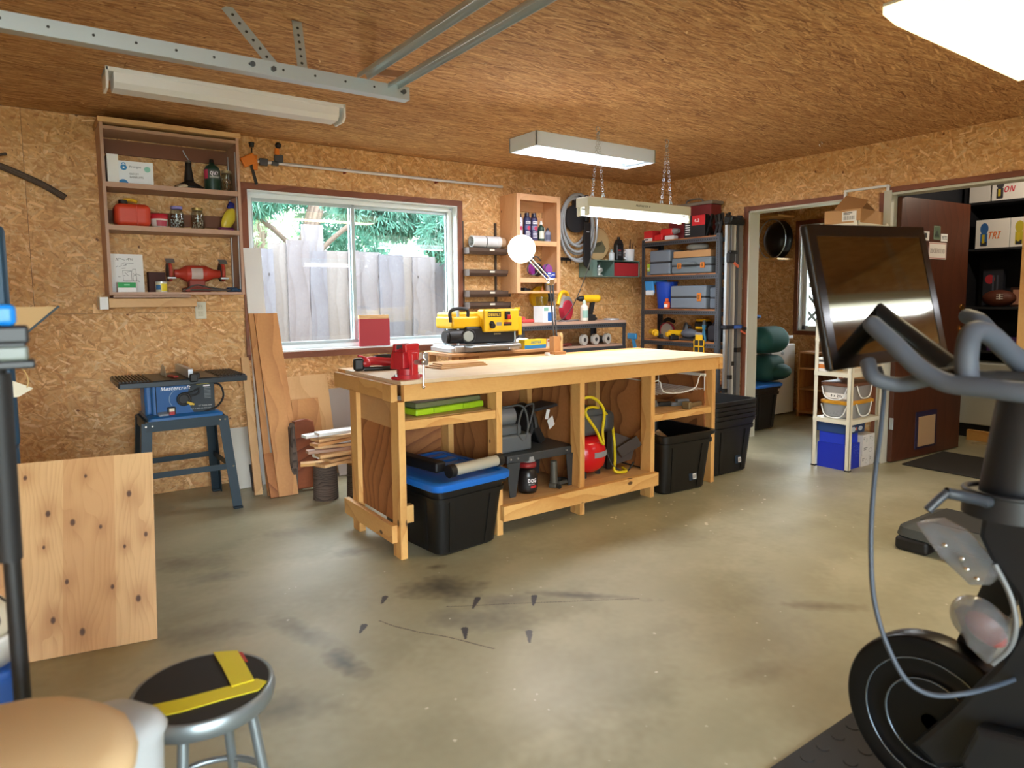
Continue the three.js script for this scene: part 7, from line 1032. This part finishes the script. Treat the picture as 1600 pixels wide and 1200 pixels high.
// ---------- left foreground ----------
{
  const t = thing('shop_stool', 'round stool with black seat patched with yellow tape', 'stool', [-5.055, 0, 3.46]), st = C(0x8a9498, 0.35, 0.7), r = 0.147, y = 0.43;
  mk('seat', cy(r - 0.008, r - 0.008, 0.02, [0, y - 0.002, 0], null, 48), C(0x1c1917, 0.7), t); mk('seat_rim', [la([[r - 0.008, y - 0.03], [r + 0.002, y - 0.03], [r + 0.006, y - 0.012], [r + 0.002, y + 0.006], [r - 0.006, y + 0.008], [r - 0.01, y + 0.004]], null, null, 56)], st, t);
  for (let k = 0; k < 4; k++) { const a = 0.6 + k * Math.PI / 2; mk('leg', bar([0.1 * Math.cos(a), y - 0.02, 0.1 * Math.sin(a)], [0.16 * Math.cos(a), 0.005, 0.16 * Math.sin(a)], 0.0115, 14), st, t); }
  mk('foot_ring', to(0.135, 0.008, [0, 0.17, 0], [Math.PI / 2, 0, 0], 6.283, 40), st, t);
  const tp = C(0xd8c81e, 0.45), f = (a) => [Math.cos(a) * r, Math.sin(a) * r];
  mk('tape_strip', [ex([[-0.142, 0.01], [-0.13, 0.065], [-0.06, 0.08], [0.02, 0.086], [0.095, 0.095], [0.12, 0.07], [0.105, 0.045], [0.05, 0.04], [-0.05, 0.03]].map(([a, b]) => [a, -b]), 0.002, [0, y + 0.0095, 0], [-Math.PI / 2, 0, 0])], tp, t);
  mk('tape_strip', [ex([[0.05, -0.135], [0.1, -0.108], [0.1, -0.05], [0.098, 0.05], [0.05, 0.048], [0.052, -0.05]].map(([a, b]) => [a, -b]), 0.002, [0, y + 0.0115, 0], [-Math.PI / 2, 0, 0])], tp, t);
  mk('tape_edge', [ex([[0.1, -0.1], [0.108, -0.09], [0.107, -0.04], [0.1, -0.05]].map(([a, b]) => [a, -b]), 0.0015, [0, y + 0.0115, 0], [-Math.PI / 2, 0, 0])], C(0xb82a20, 0.5), t);
}
{
  const t = thing('tripod_stand', 'black tripod stand with bright blue cap at the left edge', 'stand', [-5.375, 0, 3.63]);
  mk('pole', bar([0, 0.0, 0], [0.0, 1.2, 0], 0.013, 16), M.black, t); mk('sleeve', bar([-0.003, 0.86, 0.0], [0, 1.18, 0], 0.019, 16), C(0x17181b, 0.6), t);
  mk('head', [rb(0.07, 0.03, 0.06, 0.006, [0.012, 1.245, 0.0]), rb(0.078, 0.014, 0.06, 0.004, [0.014, 1.195, 0.0]), rb(0.06, 0.03, 0.05, 0.004, [0.012, 1.222, 0])], C(0x22252a, 0.4), t); mk('level_vial', rb(0.062, 0.026, 0.052, 0.006, [0.014, 1.214, 0.004]), C(0x6a7470, 0.2), t);
  mk('cap', rb(0.055, 0.036, 0.05, 0.01, [0.004, 1.278, 0]), C(0x1486e8, 0.35), t); for (const a of [1.9, 3.1, 4.3]) mk('leg', bar([0, 0.35, 0], [0.12 * Math.cos(a) - 0.06, 0.006, 0.12 * Math.sin(a)], 0.008), M.black, t);
}
{
  const t = thing('band_saw', 'tall dark teal bandsaw cabinet at the left picture edge', 'band saw', [-5.6, 0, 1.72]); const teal = C(0x20435c, 0.45, 0.2);
  mk('column', rb(0.36, 0.72, 0.12, 0.012, [0.04, 0.37, 0]), teal, t); mk('upper_arm', rb(0.30, 0.86, 0.12, 0.02, [0.075, 1.16, 0]), teal, t); mk('vent_slot', [rb(0.03, 0.008, 0.004, 0.001, [0.17, 0.72, 0.062]), rb(0.03, 0.008, 0.004, 0.001, [0.17, 0.69, 0.062])], M.black, t);
  mk('table', [rb(0.34, 0.02, 0.3, 0.004, [-0.1, 0.9, 0.16])], M.alu, t);
  one('paper_tag', [ex([[-0.02, 0.035], [0.045, 0.0], [-0.005, -0.03], [-0.02, -0.03]], 0.003, [0, 0, 0])], C(0xe6e2cc, 0.7), 'cream paper tag stuck on the teal bandsaw cabinet', 'tag', [-5.365, 0.96, 1.795]);
  one('tag_string', [tu([[-5.37, 1.06, 1.79], [-5.345, 1.03, 1.8], [-5.335, 0.99, 1.8], [-5.34, 0.965, 1.8]], 0.0025, 16, 5)], C(0xd8b878, 0.7), 'yellow string looped above the cream paper tag', 'string');
  const c = thing('cardboard_flap', 'tan cardboard flap with dark edge sticking out of the bandsaw', 'cardboard', [-5.3, 1.23, 1.95]); mk('sheet', ex([[-0.12, 0.05], [0.075, 0.05], [-0.035, -0.05], [-0.12, -0.05]], 0.004), C(0xc9a878, 0.85), c); mk('edge', strut([0.077, 0.052, 0], [-0.033, -0.05, 0], 0.008, 0.012), C(0x3a474e, 0.7), c);
}
{
  const t = thing('step_stool', 'bright blue plastic step stool at the left picture edge', 'step stool', [-5.47, 0, 3.45]); mk('top', rb(0.16, 0.02, 0.16, 0.006, [0, 0.61, 0]), C(0x0e56b8, 0.4), t); for (const s of [-1, 1]) mk('side', ex([[-0.13, 0], [-0.09, 0], [-0.055, 0.55], [0.055, 0.55], [0.09, 0], [0.13, 0], [0.08, 0.61], [-0.08, 0.61]], 0.016, [0, 0, s * 0.07], null, 0.003), C(0x0e56b8, 0.4), t); mk('step', rb(0.16, 0.02, 0.14, 0.005, [0, 0.3, 0]), C(0x0e56b8, 0.4), t);
  const b = thing('white_pail', 'white pail with spotted cloth on the blue step stool', 'pail', [-5.45, 0.6205, 3.46]); mk('pail', la([[0, 0], [0.066, 0.001], [0.074, 0.05], [0.078, 0.05], [0.078, 0.06], [0.07, 0.06], [0.06, 0.004], [0, 0.003]]), M.white, b); mk('spotted_cloth', place(sp(0.07, [0, 0, 0], [0.95, 0.9, 0.95], 22), [0, 0.075, 0]), std({ map: canvas(256, 128, (g, w, h) => { bg(g, '#d9d2bc', w, h); g.fillStyle = '#23201c'; for (let k = 0; k < 90; k++) { g.beginPath(); g.ellipse(rnd() * w, rnd() * h, rr(4, 9), rr(4, 8), rnd() * 3, 0, 7); g.fill(); } }), roughness: 0.9 }), b);
}
{
  const t = thing('wood_slab', 'round tan wood slab top in the near left corner', 'wood slab', [-5.47, -0.035, 3.98]); mk('slab', place(loft([ring(0.46, 0.34, 0.15, 0.66), ring(0.48, 0.36, 0.16, 0.685), ring(0.47, 0.35, 0.155, 0.71), ring(0.42, 0.3, 0.14, 0.722)], true, true, 1.2), [0, 0, 0], [0, 0.6, 0]), C(0xdcbf92, 0.6), t); mk('support', [bar([-0.12, 0, 0], [-0.1, 0.66, 0], 0.02), bar([0.1, 0, 0.05], [0.1, 0.66, 0.03], 0.02), bar([0, 0, -0.1], [0, 0.66, -0.08], 0.02)], M.fir, t);
  const g = thing('grey_bin', 'pale grey plastic bin in the near left corner', 'bin', [-5.265, 0, 3.765], 0.6); mk('shell', loft([ring(0.13, 0.12, 0.04, 0), ring(0.16, 0.15, 0.05, 0.55), ring(0.17, 0.16, 0.05, 0.565), ring(0.15, 0.14, 0.045, 0.585), ring(0.1, 0.09, 0.04, 0.592)], true, true, 1.2), C(0xb3b9bd, 0.4), g);
}
{ // closet ceiling lamp, out of view above the doorway
  const t = thing('closet_lamp', 'round white ceiling lamp inside the dark closet', 'ceiling lamp', [0.9, H, 3.3]);
  mk('base', cy(0.09, 0.09, 0.02, [0, -0.01, 0], null, 28), M.white, t); mk('globe', sp(0.075, [0, -0.07, 0], [1, 0.8, 1], 24), new THREE.MeshStandardMaterial({ color: 0xffffff, emissive: 0xfff0d8, emissiveIntensity: 2 }), t);
  const l = new THREE.PointLight(0xffeed6, 2.2); l.position.set(0.9, H - 0.08, 3.3); l.castShadow = true; scene.add(l);
}
renderer.render(scene, camera);
